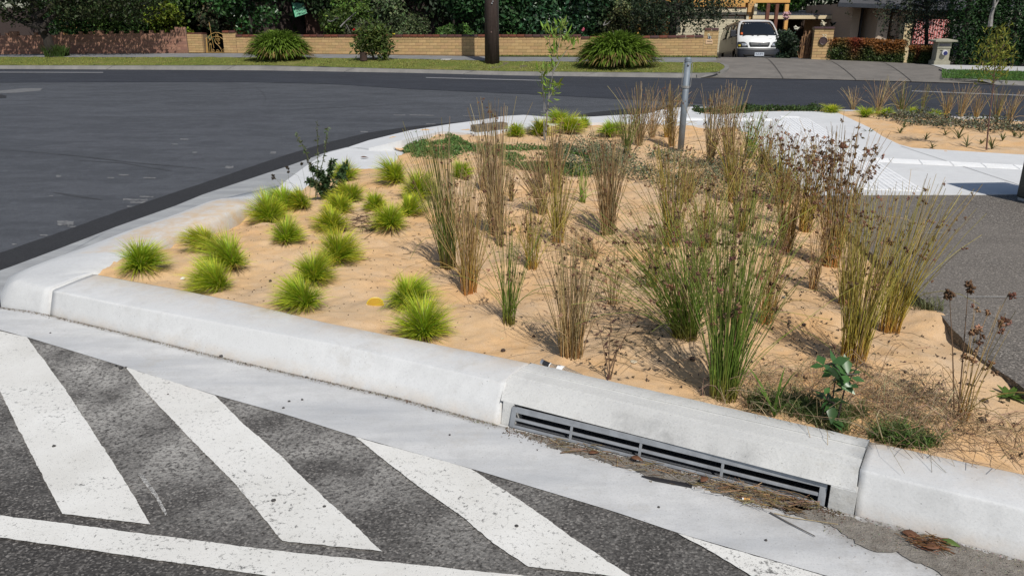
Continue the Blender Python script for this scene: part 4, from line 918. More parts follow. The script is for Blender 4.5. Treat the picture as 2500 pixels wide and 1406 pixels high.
# ------------------------------------------------------------------ dry tangle and litter in the bed
def tangle(name, pts, n, L, col, label, hmax=.10, rad=.0009, v=.35, cat='dry grass'):
    r = np.random.default_rng(int(pts[0][0] + n)); P0 = [GS(*p) for p in pts]; xs = [p[0] for p in P0]; ys = [p[1] for p in P0]
    X = r.uniform(min(xs), max(xs), n * 5); Y = r.uniform(min(ys), max(ys), n * 5); ok = inside(X, Y, P0); X, Y = X[ok][:n], Y[ok][:n]; n = len(X)
    th = r.random(n) * 6.283; Ls = L * (.3 + .9 * r.random(n)); k = 5; t = np.linspace(0, 1, k)
    P = np.zeros((n, k, 3)); bend = r.normal(size=n) * .8
    P[..., 0] = X[:, None] + np.cos(th[:, None] + bend[:, None] * t) * Ls[:, None] * t; P[..., 1] = Y[:, None] + np.sin(th[:, None] + bend[:, None] * t) * Ls[:, None] * t
    P[..., 2] = sandH(X, Y)[:, None] + np.sin(np.pi * np.clip(t * (.6 + .5 * r.random((n, 1))), 0, 1)) * (hmax * r.random((n, 1)) ** 1.3) + .004
    V, f = tubes(P, np.full((n, k), rad) * (.7 + .6 * r.random((n, 1)))); cc = np.repeat(colvar(r, col, n, v), k * 3, 0)
    return tag(obj(name, mesh_np(name, V, f, MT['dry'], cc)), label, cat, kind='stuff')
tangle('dry_grass', [(1700, 960), (1790, 900), (1950, 920), (2100, 890), (2260, 960), (2330, 1050), (2260, 1095), (2124, 1072), (1900, 1020), (1720, 975)], 620, .20, (.33, .245, .15), 'tangle of dry brown stems on the sand behind the drain', .14)
tangle('dry_litter', [(2100, 980), (2300, 960), (2500, 1040), (2500, 1140), (2300, 1105), (2140, 1070)], 320, .22, (.24, .17, .10), 'thin dry stalks scattered at the right end of the bed', .09)
tangle('dry_stalks', [(1380, 640), (1620, 620), (1700, 840), (1640, 960), (1440, 850)], 240, .22, (.14, .115, .06), 'fallen rush stems lying left of the big clumps', .05)
tangle('crumbled_leaf_litter', [(620, 560), (900, 470), (1100, 420), (1780, 330), (1960, 500), (2200, 720), (1800, 800), (1300, 760), (900, 700)], 900, .05, (.12, .08, .055), 'short broken bits of stem and leaf littering the sand', .006, .0016)
tangle('fallen_stems', [(1020, 520), (1900, 480), (2200, 760), (2300, 960), (1900, 900), (1150, 720)], 420, .17, (.17, .12, .07), 'fallen dry rush stems scattered between the clumps', .03)
tangle('twig_litter', [(840, 528), (940, 520), (960, 560), (880, 570)], 90, .22, (.085, .05, .035), 'dark twigs lying in the sand clearing', .02, .0018)
def greentufts(name, pts, n, L, col, label, wid=.003):
    r = np.random.default_rng(int(pts[0][0] + n)); P0 = [GS(*p) for p in pts]; xs = [p[0] for p in P0]; ys = [p[1] for p in P0]
    X = r.uniform(min(xs), max(xs), n * 6); Y = r.uniform(min(ys), max(ys), n * 6); ok = inside(X, Y, P0) & (vnoise(X * 9, Y * 9) > .33); X, Y = X[ok][:n], Y[ok][:n]; n = len(X)
    th = r.random(n) * 6.283; k = 4; t = np.linspace(0, 1, k); Ls = L * (.4 + .8 * r.random(n)); rch = Ls * (.2 + .7 * r.random(n))
    P = np.zeros((n, k, 3)); P[..., 0] = X[:, None] + np.cos(th)[:, None] * rch[:, None] * t ** 1.6; P[..., 1] = Y[:, None] + np.sin(th)[:, None] * rch[:, None] * t ** 1.6
    P[..., 2] = sandH(X, Y)[:, None] + Ls[:, None] * (t - .45 * t ** 2) 
    side = np.stack([-np.sin(th), np.cos(th), np.zeros(n)], 1); V, f = ribbons(P, wid * np.array([.7, 1, .8, .1])[None, :] * np.ones((n, 1)), side)
    return tag(obj(name, mesh_np(name, V, f, MT['blade'], np.repeat(colvar(r, col, n, .3), k * 2, 0))), label, 'grass', kind='stuff')
greentufts('weedy_grass', [(1820, 975), (1900, 960), (2000, 990), (2100, 1010), (2240, 1060), (2330, 1105), (2124, 1072), (1980, 1040), (1830, 1003)], 2100, .10, (.14, .19, .06), 'short green weedy grass along the back of the drain lintel')
greentufts('clover_edge', [(2050, 1035), (2180, 1050), (2330, 1100), (2250, 1100), (2124, 1072)], 330, .07, (.13, .22, .05), 'fresh green weeds at the kerb joint', .006)
greentufts('drive_edge_grass', [(2180, 735), (2230, 715), (2290, 745), (2310, 768), (2240, 760)], 500, .10, (.13, .14, .055), 'grey-green grass at the broken edge of the drive', .003)
tangle('drive_edge_twigs', [(2225, 700), (2300, 715), (2320, 735), (2240, 730)], 60, .2, (.06, .045, .035), 'dead twigs at the broken edge of the drive', .03, .002)

def chips(name, P, size, col, label, cat, v=.4, flat=.5):
    """small angular bits lying about; uncountable"""
    r = np.random.default_rng(len(P)); V, f = spikes(P, size * (.4 + 1.0 * r.random(len(P))), r, 4)
    return tag(obj(name, mesh_np(name, V, f, MT['dry'], np.repeat(colvar(r, col, len(P), v), 20, 0))), label, cat, kind='stuff')
def scatter_px(pts, n, zf, seed=0, bias=None):
    r = np.random.default_rng(seed + n); P0 = [zf(*p) for p in pts]; xs = [p[0] for p in P0]; ys = [p[1] for p in P0]
    X = r.uniform(min(xs), max(xs), n * 8); Y = r.uniform(min(ys), max(ys), n * 8); ok = inside(X, Y, P0)
    return X[ok][:n], Y[ok][:n]
bedout = [(240, 672), (400, 600), (620, 520), (800, 440), (1000, 380), (1400, 320), (1790, 320), (1970, 490), (2240, 740), (2490, 960), (2490, 1130), (2124, 1070), (1298, 880), (600, 736)]
X, Y = scatter_px(bedout, 3200, GS); chips('bark_bits', np.stack([X, Y, sandH(X, Y) + .002], 1), .0055, (.055, .035, .025), 'dark bark crumbs and seed bits scattered on the sand', 'bark bits')
X, Y = scatter_px([(1400, 640), (1900, 560), (2250, 760), (2490, 1000), (2490, 1130), (2124, 1070), (1500, 920)], 650, GS, 3); chips('mulch_bits', np.stack([X, Y, sandH(X, Y) + .003], 1), .012, (.07, .055, .045), 'larger dark mulch bits on the right half of the sand', 'mulch')
Z0 = lambda x, y: G(x, y, 0)
def strip_px(tab, x0, x1, n, spread, seed, z=.004, push=0.0, pw=1.0):
    r = np.random.default_rng(seed); xs = r.uniform(x0, x1, n); b = np.array([G(x, lerp(tab, x), z) for x in xs]); d = np.abs(r.normal(size=n)) ** pw * spread + push
    b[:, 0] -= .26 * d; b[:, 1] -= .96 * d; return b
chips('gutter_grit', strip_px(base_px, -40, 1215, 2400, .012, 1, .003), .0032, (.20, .165, .12), 'line of grit lying in the joint below the kerb', 'grit')
chips('drain_dirt', strip_px(base_px, 1235, 2060, 1900, .033, 2, .003), .0045, (.15, .105, .07), 'bark and dirt washed up in front of the grate', 'debris')
chips('channel_silt', strip_px(base_px, 2000, 2600, 1700, .085, 4, .003), .0032, (.27, .24, .20), 'grey silt and fine stones lying in the channel at the right', 'silt')
def straw(name, pts_px, n, L, label, seed, col=(.22, .15, .08), hmax=.02, ax_=None, rad=.0010):
    r = np.random.default_rng(seed); P0 = [G(*p) for p in pts_px]; xs = [p[0] for p in P0]; ys = [p[1] for p in P0]
    X = r.uniform(min(xs), max(xs), n * 9); Y = r.uniform(min(ys), max(ys), n * 9); ok = inside(X, Y, P0); X, Y = X[ok][:n], Y[ok][:n]; n = len(X)
    th = -.45 + r.normal(size=n) * .5; Ls = L * (.25 + .9 * r.random(n)); t = np.linspace(-.5, .5, 4)
    P = np.zeros((n, 4, 3)); P[..., 0] = X[:, None] + np.cos(th)[:, None] * Ls[:, None] * t; P[..., 1] = Y[:, None] + np.sin(th)[:, None] * Ls[:, None] * t
    P[..., 2] = .004 + hmax * r.random((n, 1)) + r.random((n, 4)) * .004
    V, f = tubes(P, np.full((n, 4), rad) * (.6 + .9 * r.random((n, 1)))); return tag(obj(name, mesh_np(name, V, f, MT['dry'], np.repeat(colvar(r, col, n, .4), 12, 0))), label, 'debris', kind='stuff')
straw('drain_straw', [(1290, 1058), (1500, 1105), (1700, 1165), (1980, 1230), (2030, 1245), (1960, 1260), (1800, 1230), (1640, 1185), (1450, 1130), (1350, 1095)], 150, .06, 'straw and twigs heaped along the foot of the grate', 11)
straw('straw_pile', [(1740, 1180), (1880, 1205), (2000, 1240), (1940, 1262), (1850, 1250), (1770, 1215)], 170, .075, 'thickest heap of straw near the right end of the grate', 12, hmax=.028)
straw('straw_clump', [(2210, 1318), (2290, 1325), (2310, 1350), (2230, 1348)], 90, .07, 'small clump of brown straw in the channel at lower right', 13, (.20, .10, .05), .022)
def bent_stick(name, pts, rad, mat, label, cat='stick', z=.006):
    m = MB(); P = resample([G(*p, z) for p in pts], 8); b = P[0].copy(); m.tube([tuple(q - b) for q in P], [rad * (1 - .06 * i) for i in range(8)], 6); o = m.build(name, mat, loc=tuple(b)); return tag(o, label, cat)
silt = simple('gutter_silt', (.27, .245, .21), .95, two=(.17, .15, .125), scale=26, bump=.9, bscale=150)
def silt_sheet(pts, label):
    P = rough_line([G(*p, .0034) for p in pts], .014, .012); o = poly('gutter_silt', P, silt); tag(o, label, 'silt', kind='stuff'); return o
silt_sheet([(1975, 1238), (2085, 1263), (2300, 1319), (2520, 1380), (2900, 1490), (2900, 1600), (2420, 1440), (2300, 1404), (2250, 1374), (2215, 1362), (2190, 1345), (2155, 1347), (2110, 1335), (2070, 1312), (2045, 1290), (1960, 1262), (1900, 1244), (1930, 1236)], 'sheet of grey-brown silt washed into the channel at the lower right')
silt_sheet([(1262, 1052), (1400, 1084), (1600, 1136), (1800, 1188), (2000, 1240), (1930, 1246), (1830, 1226), (1700, 1186), (1600, 1164), (1480, 1128), (1390, 1106), (1320, 1078)], 'brown dirt collected along the foot of the grate')
gs = simple('grey_stick', (.10, .09, .08), .9, var=.3)
bent_stick('dead_stick', [(1880, 1250), (1925, 1275), (1990, 1308)], .0028, gs, 'grey stick poking from the straw pile onto the channel')
bent_stick('dead_stick', [(1890, 1252), (1930, 1262), (2046, 1279)], .0016, simple('straw_colour', (.36, .28, .15), .8, var=.2), 'long pale straw to the right of the grey stick')
bent_stick('dead_stick', [(1368, 1105), (1420, 1100), (1455, 1102)], .0022, dst, 'brown twig below the left part of the grate')
m = MB(); q0, q1 = G(1566, 1163, .004), G(1690, 1188, .004); d = q1 - q0; n_ = np.array([-d[1], d[0], 0]) * .11; bb = q0
m.add([q0 - bb, q0 + d * .3 - n_ * .5 - bb, q1 - n_ * .3 - bb, q1 + n_ * .5 - bb, q0 + d * .3 + n_ * .3 - bb] + [v + (0, 0, .006) for v in (q0 - bb, q0 + d * .3 - n_ * .5 - bb, q1 - n_ * .3 - bb, q1 + n_ * .5 - bb, q0 + d * .3 + n_ * .3 - bb)],
      [(4, 3, 2, 1, 0), (5, 6, 7, 8, 9)] + [(i, (i + 1) % 5, (i + 1) % 5 + 5, i + 5) for i in range(5)])
tag(m.build('black_strip', simple('black_plastic', (.02, .018, .02), .5), loc=tuple(bb)), 'flat black strip of rubbish lying below the grate', 'rubbish')
m = MB(); c = G(1824, 1218, .018); e = empty('cigarette_butt', c, R(-12), 'orange and white cigarette butt on the straw', 'cigarette butt')
m.tube([(-.012, 0, 0), (.010, 0, 0)], .004, 10); m.build('filter', simple('filter_paper', (.60, .33, .10), .8), e)
m = MB(); m.tube([(-.017, 0, 0), (-.0121, 0, 0)], .0041, 10); m.build('paper', MT['white'], e)
# leaves and pebbles on the channel and the asphalt
leafb = simple('brown_leaf', (.13, .055, .025), .7, var=.3)
def dead_leaf(x, y, s, a, label, mat=leafb, z=.010, name='dead_leaf', cat='leaf'):
    c = G(x, y, z); n = 9; t = np.linspace(0, 1, n); w = np.sin(np.pi * t ** .8) * s * .24; V = []
    for i in range(n):
        for k_ in (-1, 0, 1): V.append(((t[i] - .5) * s, k_ * w[i], (0 if k_ == 0 else .25 * w[i]) + .004 * math.sin(3 * t[i])))
    ii_ = np.arange(n - 1)[:, None] * 3 + np.arange(2)[None, :]; f = np.stack([ii_, ii_ + 3, ii_ + 4, ii_ + 1], -1).reshape(-1, 4)
    o = obj(name, mesh_np(name, V, f, mat, smooth=True)); o.location = [float(q) for q in c]; o.rotation_euler = (.15, .1, a); sd_ = o.modifiers.new('s', 'SOLIDIFY'); sd_.thickness = .0012; tag(o, label, cat)
dead_leaf(1555, 1120, .05, -.4, 'brown leaf caught at the middle of the grate', z=.018); dead_leaf(1450, 1105, .045, .3, 'brown leaf at the left part of the grate foot'); dead_leaf(2225, 1305, .06, -.45, 'long narrow brown leaf against the right kerb', z=.008)
dead_leaf(2320, 1326, .06, -.5, 'green leaf lying in the right channel', simple('green_leaf', (.08, .13, .02), .5, var=.2), .008); dead_leaf(1720, 1170, .05, .8, 'curled brown leaf in the straw below the grate', z=.02); dead_leaf(2280, 1335, .06, .2, 'brown leaf on the small straw clump', z=.018)
dead_leaf(890, 385, .10, .3, 'dark leaf on the kerb crossing', z=.02)
def stone(x, y, s, label, zf=None, mat=None, name='pebble', cat='pebble', group='loose pebbles on channel and asphalt', squash=.6):
    c = zf(x, y) if zf else G(x, y, 0); r = np.random.default_rng(int(x * 13 + y)); me = bpy.data.meshes.new(name)
    import bmesh
    bm = bmesh.new(); bmesh.ops.create_icosphere(bm, subdivisions=2, radius=s)
    for v in bm.verts: v.co *= .82 + .3 * r.random(); v.co.z *= squash
    bm.to_mesh(me); bm.free(); me.materials.append(mat or MT['pebble']); o = obj(name, me); o.location = (c[0], c[1], c[2] + s * squash * .7); return tag(o, label, cat, group)
MT['pebble'] = simple('dark_pebble', (.045, .042, .04), .8, var=.3, scale=60)
PB = [(295, 899, .010, 'largest dark pebble at the edge of the channel, left'), (283, 893, .006, 'smaller pebble beside the largest one at the left'), (308, 897, .005, 'small pebble right of the largest one at the left'), (692, 996, .006, 'left of two dark pebbles in mid channel'), (706, 980, .006, 'right of two dark pebbles near the gutter middle'), (738, 976, .006, 'dark pebble alone in mid channel'),
      (748, 922, .008, 'pebble in the grit line under the kerb'), (856, 950, .006, 'pebble second in the grit line'), (943, 972, .006, 'pebble third in the grit line'), (1058, 1004, .006, 'pebble fourth in the grit line'), (1098, 1062, .005, 'pebble on the channel left of the drain'), (132, 1090, .008, 'pebble on the leftmost painted bar'), (668, 1223, .009, 'pebble on the second painted bar'),
      (410, 963, .005, 'small pebble on the second bar, upper end'), (541, 871, .012, 'lump of dry mud in the grit line', ), (123, 813, .005, 'tiny stone on the channel near the corner'), (1261, 1285, .007, 'pebble on the third painted bar'), (792, 1237, .006, 'pebble on the asphalt between second and third bars'), (1608, 1238, .005, 'pebble on the channel below the drain middle'), (1870, 1319, .005, 'pebble on the channel at lower right')]
for q in PB: stone(*q)
nut = simple('seed_cone', (.045, .028, .02), .85, var=.3, scale=50)
for (x, y, s, l) in [(1228, 858, .012, 'round brown seed cone near the kerb, left of the dense rush'), (2397, 1030, .017, 'dark seed cone right of the sparse rush'), (1432, 836, .011, 'brown seed cone at the foot of the dense brown rush'), (1690, 880, .014, 'dark cone between the big green clumps'), (1303, 822, .008, 'small cone left of the dense brown rush'), (2404, 982, .014, 'cone beyond the sparse rush'), (2175, 960, .015, 'flat cone under the dry tangle'), (660, 688, .010, 'small cone among the lime tufts'), (1962, 795, .011, 'cone right of the rusty-footed rush')]:
    stone(x, y, s, l, GS, nut, 'seed_cone', 'seed cone', 'seed cones lying on the sand', .8)
stone(1913, 728, .010, 'grey stone on the sand right of the green clumps', GS, simple('grey_stone', (.14, .15, .14), .8), 'small_stone', 'stone', None)
# crumpled paper, yellow lid, bottle, block
e = stone(447, 684, .016, 'crumpled white paper near the corner tufts', GS, MT['white'], 'crumpled_paper', 'paper', None, .5)
stone(1547, 884, .018, 'pale flat scrap of paper behind the kerb', GS, simple('cream_paper', (.55, .46, .32), .8), 'paper_scrap', 'paper', None, .25)
stone(1226, 828, .010, 'small pale wood chip near the largest tuft', GS, simple('pale_chip', (.60, .45, .25), .8), 'wood_chip', 'wood chip', None, .3)
yl = GS(916, 746); e = empty('yellow_lid', yl, R(12), 'yellow-orange round lid half buried in the sand', 'lid')
ym = simple('amber_plastic', (.46, .27, .02), .35, var=.15, scale=14)
m = MB(); n = 22; a_ = [math.pi * (-.12 + 1.24 * i / (n - 1)) for i in range(n)]
f_ = [(.046 * math.cos(t), -.006 + .010 * math.sin(t), .042 * math.sin(t)) for t in a_]; bk = [(x, y + .012, z) for x, y, z in f_]
m.add(f_ + bk, [tuple(range(n))[::-1], tuple(range(n, 2 * n))] + [(i, i + 1, i + 1 + n, i + n) for i in range(n - 1)]); m.build('disc', ym, e)
m = MB(); m.tube([(x * 1.02, y + .006, z * 1.02) for x, y, z in f_], .0035, 6); m.build('rim', simple('yellow_rim', (.66, .48, .03), .3), e)
bt = G(1322, 884, .162) + (0, .02, -.006); e = empty('glass_bottle', bt, 0, 'clear bottle with black and white neck label lying behind the kerb', 'bottle')
dv = (G(1400, 905, .15) - G(1322, 884, .15)); dv = dv / np.linalg.norm(dv); bt2 = dv * .20
def bt_tube(name, a, b, r0_, r1_, mat): 
    m = MB(); m.tube([tuple(dv * a + (0, 0, -a * .18)), tuple(dv * b + (0, 0, -b * .18))], [r0_, r1_], 16); m.build(name, mat, e, smooth=False)
gm, gnt, gb = nodes('clear_glass'); gb.inputs['Base Color'].default_value = (.75, .6, .45, 1); gb.inputs['Transmission Weight'].default_value = .7; gb.inputs['Roughness'].default_value = .08
bt_tube('cap', 0, .012, .0125, .0125, MT['strap']); bt_tube('neck_label', .0123, .045, .0118, .0128, simple('black_label', (.02, .02, .022), .4)); bt_tube('label_band', .0453, .049, .0131, .0131, MT['white']); bt_tube('neck', .0493, .085, .012, .019, gm); bt_tube('paper_label', .0853, .115, .021, .026, MT['white']); bt_tube('body', .1153, .2, .026, .026, gm)
c0, c1 = GS(1163, 326), GS(1238, 318); bm_ = MB(); L_ = np.linalg.norm(c1 - c0); mid = (c0 + c1) / 2
bm_.box((0, .06, .07), (L_, .16, .15)); e = bm_.build('timber_block', simple('weathered_block', (.17, .145, .11), .9, two=(.10, .085, .065), scale=14, bump=.6), bevel=.012, loc=(mid[0], mid[1], mid[2] - .03)); e.rotation_euler = (0, 0, math.atan2(c1[1] - c0[1], c1[0] - c0[0])); tag(e, 'weathered brown block lying at the far kerb beside small tufts', 'block')

# ------------------------------------------------------------------ steel post
pb_ = GS(1661, 370); tp = PY(1681, 134, pb_[1]); Hh = tp[2] - pb_[2]; dx = tp[0] - pb_[0]
e = empty('steel_post', pb_ - (0, 0, .03), 0, 'cut-off grey steel sign post with clamp and wires, standing in the bed', 'post')
A_ = np.array([dx, 0, Hh]); 
def up(t): return tuple(A_ * t + np.array([0, 0, .0]))
m = MB(); m.tube([up(-.03), up(.955)], .038, 20); o_ = m.build('tube', MT['postmetal'], e, smooth=True)
m = MB(); m.tube([up(.9551), up(.985), up(1.0)], [.042, .040, .028], 20); m.build('cap', MT['postmetal'], e, bevel=.002)
m = MB(); m.tube([up(.69), up(.715)], .044, 20); m.build('clamp', MT['strap'], e)
for sx in (-1, 1):
    m = MB(); m.tube([tuple(np.array(up(.70)) + (sx * .052, -.01, 0)), tuple(np.array(up(.93)) + (sx * .054, -.01, 0))], .0035, 6)
    m.tube([tuple(np.array(up(.93)) + (sx * .054, -.01, 0)), tuple(np.array(up(.945)) + (sx * .04, -.01, 0))], .004, 6); m.build('wire', MT['strap'], e)
m = MB(); m.box(tuple(np.array(up(.93)) + (0, -.046, 0)), (.02, .012, .018)); m.build('bolt', MT['strap'], e)

# ------------------------------------------------------------------ tactile tiles, each tile on its own
def tile_mesh(L, W, ribs):
    m = MB(); m.box((0, 0, .002), (L, W, .004)); 
    for i in range(ribs): m.box((0, (i + .5) / ribs * W - W / 2, .0055), (L * .97, W / ribs * .6, .003))
    me = bpy.data.meshes.new('tactile_tile'); me.from_pydata(m.v, [], m.f); me.materials.append(MT['tactile']); return me
tme = tile_mesh(.30, .295, 6)
def tiles(a, b, z, rows_, name='tactile_paving', skip=0):
    A_, B_ = G(*a, z), G(*b, z); d = B_ - A_; L = np.linalg.norm(d); d /= L; nn = np.array([d[1], -d[0], 0]); k = int(round(L / .305))
    e = empty(name, A_, 0, kind='structure'); rz = math.atan2(d[1], d[0])
    for i in range(k):
        for j in range(rows_):
            o = bpy.data.objects.new('tile', tme); link(o, e); p = d * (.305 * (i + .5)) + nn * (.30 * (j - (rows_ - 1) / 2)); o.location = (p[0], p[1], .0); o.rotation_euler = (0, 0, rz)
    return e
tiles((2100, 389), (2700, 420), .1525, 1); tiles((1575, 291), (1895, 293), .1525, 1)
tiles((1925, 289), (2172, 463), .1525, 2); tiles((1905, 286.5), (1968, 288), .1525, 1)
#@@PART3
# ================================================================== far side of the street
YG = [(-900, 158), (0, 160), (640, 160), (1000, 169), (1240, 174.6), (1520, 177), (1700, 178.5), (1760, 177), (2300, 190), (2400, 195), (2500, 198), (3300, 224)]
YF = [(-900, 139), (0, 139.5), (640, 141), (1000, 144), (1240, 150), (1550, 152), (1745, 153.6), (2300, 170), (2500, 175), (3300, 196)]
YW = [(-900, 134), (0, 133), (500, 129.5), (640, 130), (1000, 134.5), (1200, 137.5), (1750, 139), (1985, 147), (2020, 148), (2275, 158), (2500, 163), (3300, 180)]
def band(name, mat, lines, x0s, x1s, n=70, kind='structure', lift=0.0, wob=0.0):
    rows = []
    for (f, off), a, b in zip(lines, x0s, x1s):
        xs = np.linspace(a, b, n); rows.append([OFF(x, f(x), off) + (0, 0, lift + (wob * (vnoise(np.array([x * .21]), np.array([off * 7.])) - .5)[0])) for x in xs])
    return grid(name, rows, mat, kind=kind)
fKB = lambda x: lerp(KB, x); fKT = lambda x: lerp(KB, x) - 7.5; fG = lambda x: lerp(YG, x); fF = lambda x: lerp(YF, x); fW = lambda x: lerp(YW, x)
mid = lambda f, g, t: (lambda x: f(x) * (1 - t) + g(x) * t)
def pieces(x0s, x1s, nm, n):
    e = empty(nm, OFF((x0s[0] + x1s[0]) / 2, fKB((x0s[0] + x1s[0]) / 2), 0), kind='structure')
    for i in range(n):
        a = [p + (q - p) * i / n for p, q in zip(x0s, x1s)]; b = [p + (q - p) * (i + .996) / n for p, q in zip(x0s, x1s)]
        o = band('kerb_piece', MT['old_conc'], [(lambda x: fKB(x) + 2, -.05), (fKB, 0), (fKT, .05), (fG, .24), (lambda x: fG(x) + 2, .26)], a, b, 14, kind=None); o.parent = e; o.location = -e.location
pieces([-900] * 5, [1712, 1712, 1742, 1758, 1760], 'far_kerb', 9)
pieces([2440, 2430, 2400, 2330, 2330], [3300] * 5, 'far_kerb_right', 3)
band('verge_grass', MT['grass_l'], [(fG, .245), (mid(fG, fF, .35), 1.0), (mid(fG, fF, .75), 1.9), (fF, 2.6)], [-900] * 4, [1748, 1770, 1772, 1755], 160, wob=.05)
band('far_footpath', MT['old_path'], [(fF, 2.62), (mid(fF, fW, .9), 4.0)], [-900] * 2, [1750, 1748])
band('wall_foot_grass', MT['grass_l'], [(mid(fF, fW, .85), 3.9), (fW, 4.5)], [1215] * 2, [1752] * 2, lift=.012)
band('wall_foot_dirt', MT['soil'], [(mid(fF, fW, .9), 3.99), (fW, 4.6)], [-900] * 2, [1760] * 2, lift=-.01)
band('verge_grass_right', MT['grass_r'], [(fG, .245), (mid(fG, fF, .5), 1.2), (fF, 2.3)], [2400, 2335, 2300], [3300] * 3, 80, wob=.05)
band('far_footpath_right', MT['white_path'], [(fF, 2.32), (fW, 3.9)], [2312, 2272], [3300] * 2)
# concrete crossover: bilinear between the road edge and the crest
le = [(1700, 190.5), (1752, 187), (1772, 179), (1778, 170), (1772, 160), (1760, 150), (1750, 143)]
re_ = [(2445, 206.5), (2420, 203), (2380, 196), (2345, 187), (2318, 175), (2295, 166), (2274, 159)]
offs = [0, .3, .9, 1.7, 2.7, 3.6, 4.4]
crest = [(1750, 141.5), (1860, 142.5), (1985, 146.5), (2100, 151), (2274, 159)]
rows = []
for k, (a, b, of) in enumerate(zip(le, re_, offs)):
    t = of / 4.4; r_ = []
    for x in np.linspace(a[0] - 45, b[0] + 40, 76):
        yb = lerp(KB, x) + (.5 if k == 0 else 0); yc = float(np.interp(x, [c[0] for c in crest], [c[1] for c in crest]))
        u = (x - a[0]) / (b[0] - a[0]); ylin = a[1] * (1 - u) + b[1] * u
        yy = yb + (yc - yb) * (1 - (1 - t) ** 1.45)
        p = OFF(x, yy, of); r_.append(p + (0, 0, .018))
    rows.append(r_)
last = rows[-1]
for dz_, dy_ in ((-.05, .9), (-.32, 2.6), (-.60, 5.0), (-1.1, 14)):
    rows.append([q + np.array([dy_ * .2, dy_, dz_]) for q in last])
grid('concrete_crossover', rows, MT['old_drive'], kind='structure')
for a, b in (((1868, 143.5), (1912, 191.5)), ((2018, 148.5), (2090, 196.5)), ((2150, 154), (2225, 201))):
    xs = np.linspace(a[0], b[0], 12); P = []
    for i, x in enumerate(xs):
        t = 1 - i / 11; of = 4.4 * t; yb = lerp(KB, x); yc = float(np.interp(x, [c[0] for c in crest], [c[1] for c in crest])); P.append(OFF(x, yb + (yc - yb) * (1 - (1 - t) ** 1.45), of) + (0, 0, .030))
    poly('crossover_joint', [q + (-.011, 0, 0) for q in P] + [q + (.011, 0, 0) for q in P][::-1], simple('joint_dark', (.075, .068, .06), .9), kind='structure')
# kerb returns either side of the crossover
def ret(pts, name):
    m = MB(); P = [OFF(x, y, o_) + (0, 0, .0) for x, y, o_ in pts]; P = smoothpath(resample(P, 16), 1); c = P[0].copy(); vs = []; fs = []
    for i, p in enumerate(P):
        h = .045; t = P[min(i + 1, 15)] - P[max(i - 1, 0)]; nn = np.array([-t[1], t[0], 0]); nn /= np.linalg.norm(nn)
        for s_, z in ((-.09, -.28), (-.07, h * .9), (.07, h), (.09, -.28)): vs.append(tuple(p - c + nn * s_ + (0, 0, z - .04)))
    for i in range(15):
        for j in range(3): fs.append((i * 4 + j, i * 4 + 4 + j, i * 4 + 5 + j, i * 4 + 1 + j))
    m.add(vs, fs); o = m.build(name, MT['old_conc'], loc=tuple(c)); o['kind'] = 'structure'
ret([(1700, 183, .05), (1730, 180, .15), (1750, 177.5, .3), (1768, 171.5, .8), (1775, 166, 1.3), (1774, 160.5, 1.9), (1766, 156, 2.35), (1755, 153, 2.7)], 'kerb_return')
ret([(2450, 199, .08), (2400, 194, .26), (2362, 188.5, .7), (2333, 181, 1.25), (2312, 174, 1.9), (2298, 169, 2.4)], 'kerb_return')
# pale service lid in the path and bare patch at the pole
poly('service_lid', [OFF(1050, 149, 2.45) + (0, 0, .03), OFF(1098, 149.5, 2.45) + (0, 0, .03), OFF(1104, 146, 2.9) + (0, 0, .03), OFF(1062, 146, 2.9) + (0, 0, .03)], simple('pale_lid', (.42, .41, .38), .8), kind='structure')
tag(bpy.data.objects['service_lid'], 'pale concrete service lid at the grass edge', None)
band('bare_soil_patch', simple('bare_soil', (.15, .12, .08), .95, two=(.09, .085, .04), scale=5, bump=.6), [(lambda x: fG(x) - 4 - 2 * math.sin(x * .1), .9), (lambda x: 162, 1.5), (lambda x: 156 + 2 * math.sin(x * .07), 2.2)], [1120, 1110, 1140], [1270, 1290, 1260], lift=.02)
# grass blades on the verges
def verge_blades(name, x0, x1, n, col, offr, zf, h, label, seed):
    r = np.random.default_rng(seed); X = r.uniform(x0, x1, n); O = r.uniform(*offr, n); P = []
    for x, o_ in zip(X, O):
        y = float(np.interp(o_, zf[0], [f(x) for f in zf[1]])); P.append(OFF(x, y, o_))
    P = np.array(P); th = r.random(n) * 6.28; L = h * (.4 + .8 * r.random(n)); k = 3; t = np.linspace(0, 1, k)
    Q = np.repeat(P[:, None], k, 1); Q[..., 0] += np.cos(th)[:, None] * L[:, None] * .4 * t ** 1.5; Q[..., 1] += np.sin(th)[:, None] * L[:, None] * .4 * t ** 1.5; Q[..., 2] += L[:, None] * t - .02
    s = np.stack([np.ones(n), np.zeros(n), np.zeros(n)], 1); V, f = ribbons(Q, .022 * np.array([1, .8, .1])[None] * np.ones((n, 1)), s)
    tag(obj(name, mesh_np(name, V, f, MT['blade'], np.repeat(colvar(r, col, n, .35), k * 2, 0))), label, 'grass', kind='stuff')
verge_blades('verge_blades', -200, 1758, 20000, (.26, .275, .07), (.3, 2.5), ([.245, 1.0, 1.9, 2.6], [fG, mid(fG, fF, .35), mid(fG, fF, .75), fF]), .05, 'short yellow-green lawn on the verge before the brick walls', 1)
verge_blades('verge_blades', 2300, 2700, 9000, (.075, .16, .03), (.3, 2.25), ([.245, 1.2, 2.3], [fG, mid(fG, fF, .5), fF]), .06, 'dark green lawn on the verge at the right', 2)
verge_blades('wall_foot_blades', 1215, 1752, 4000, (.13, .15, .035), (4.0, 4.22), ([3.9, 4.5], [mid(fF, fW, .85), fW]), .08, 'grass fringe growing along the foot of the cream wall', 3)

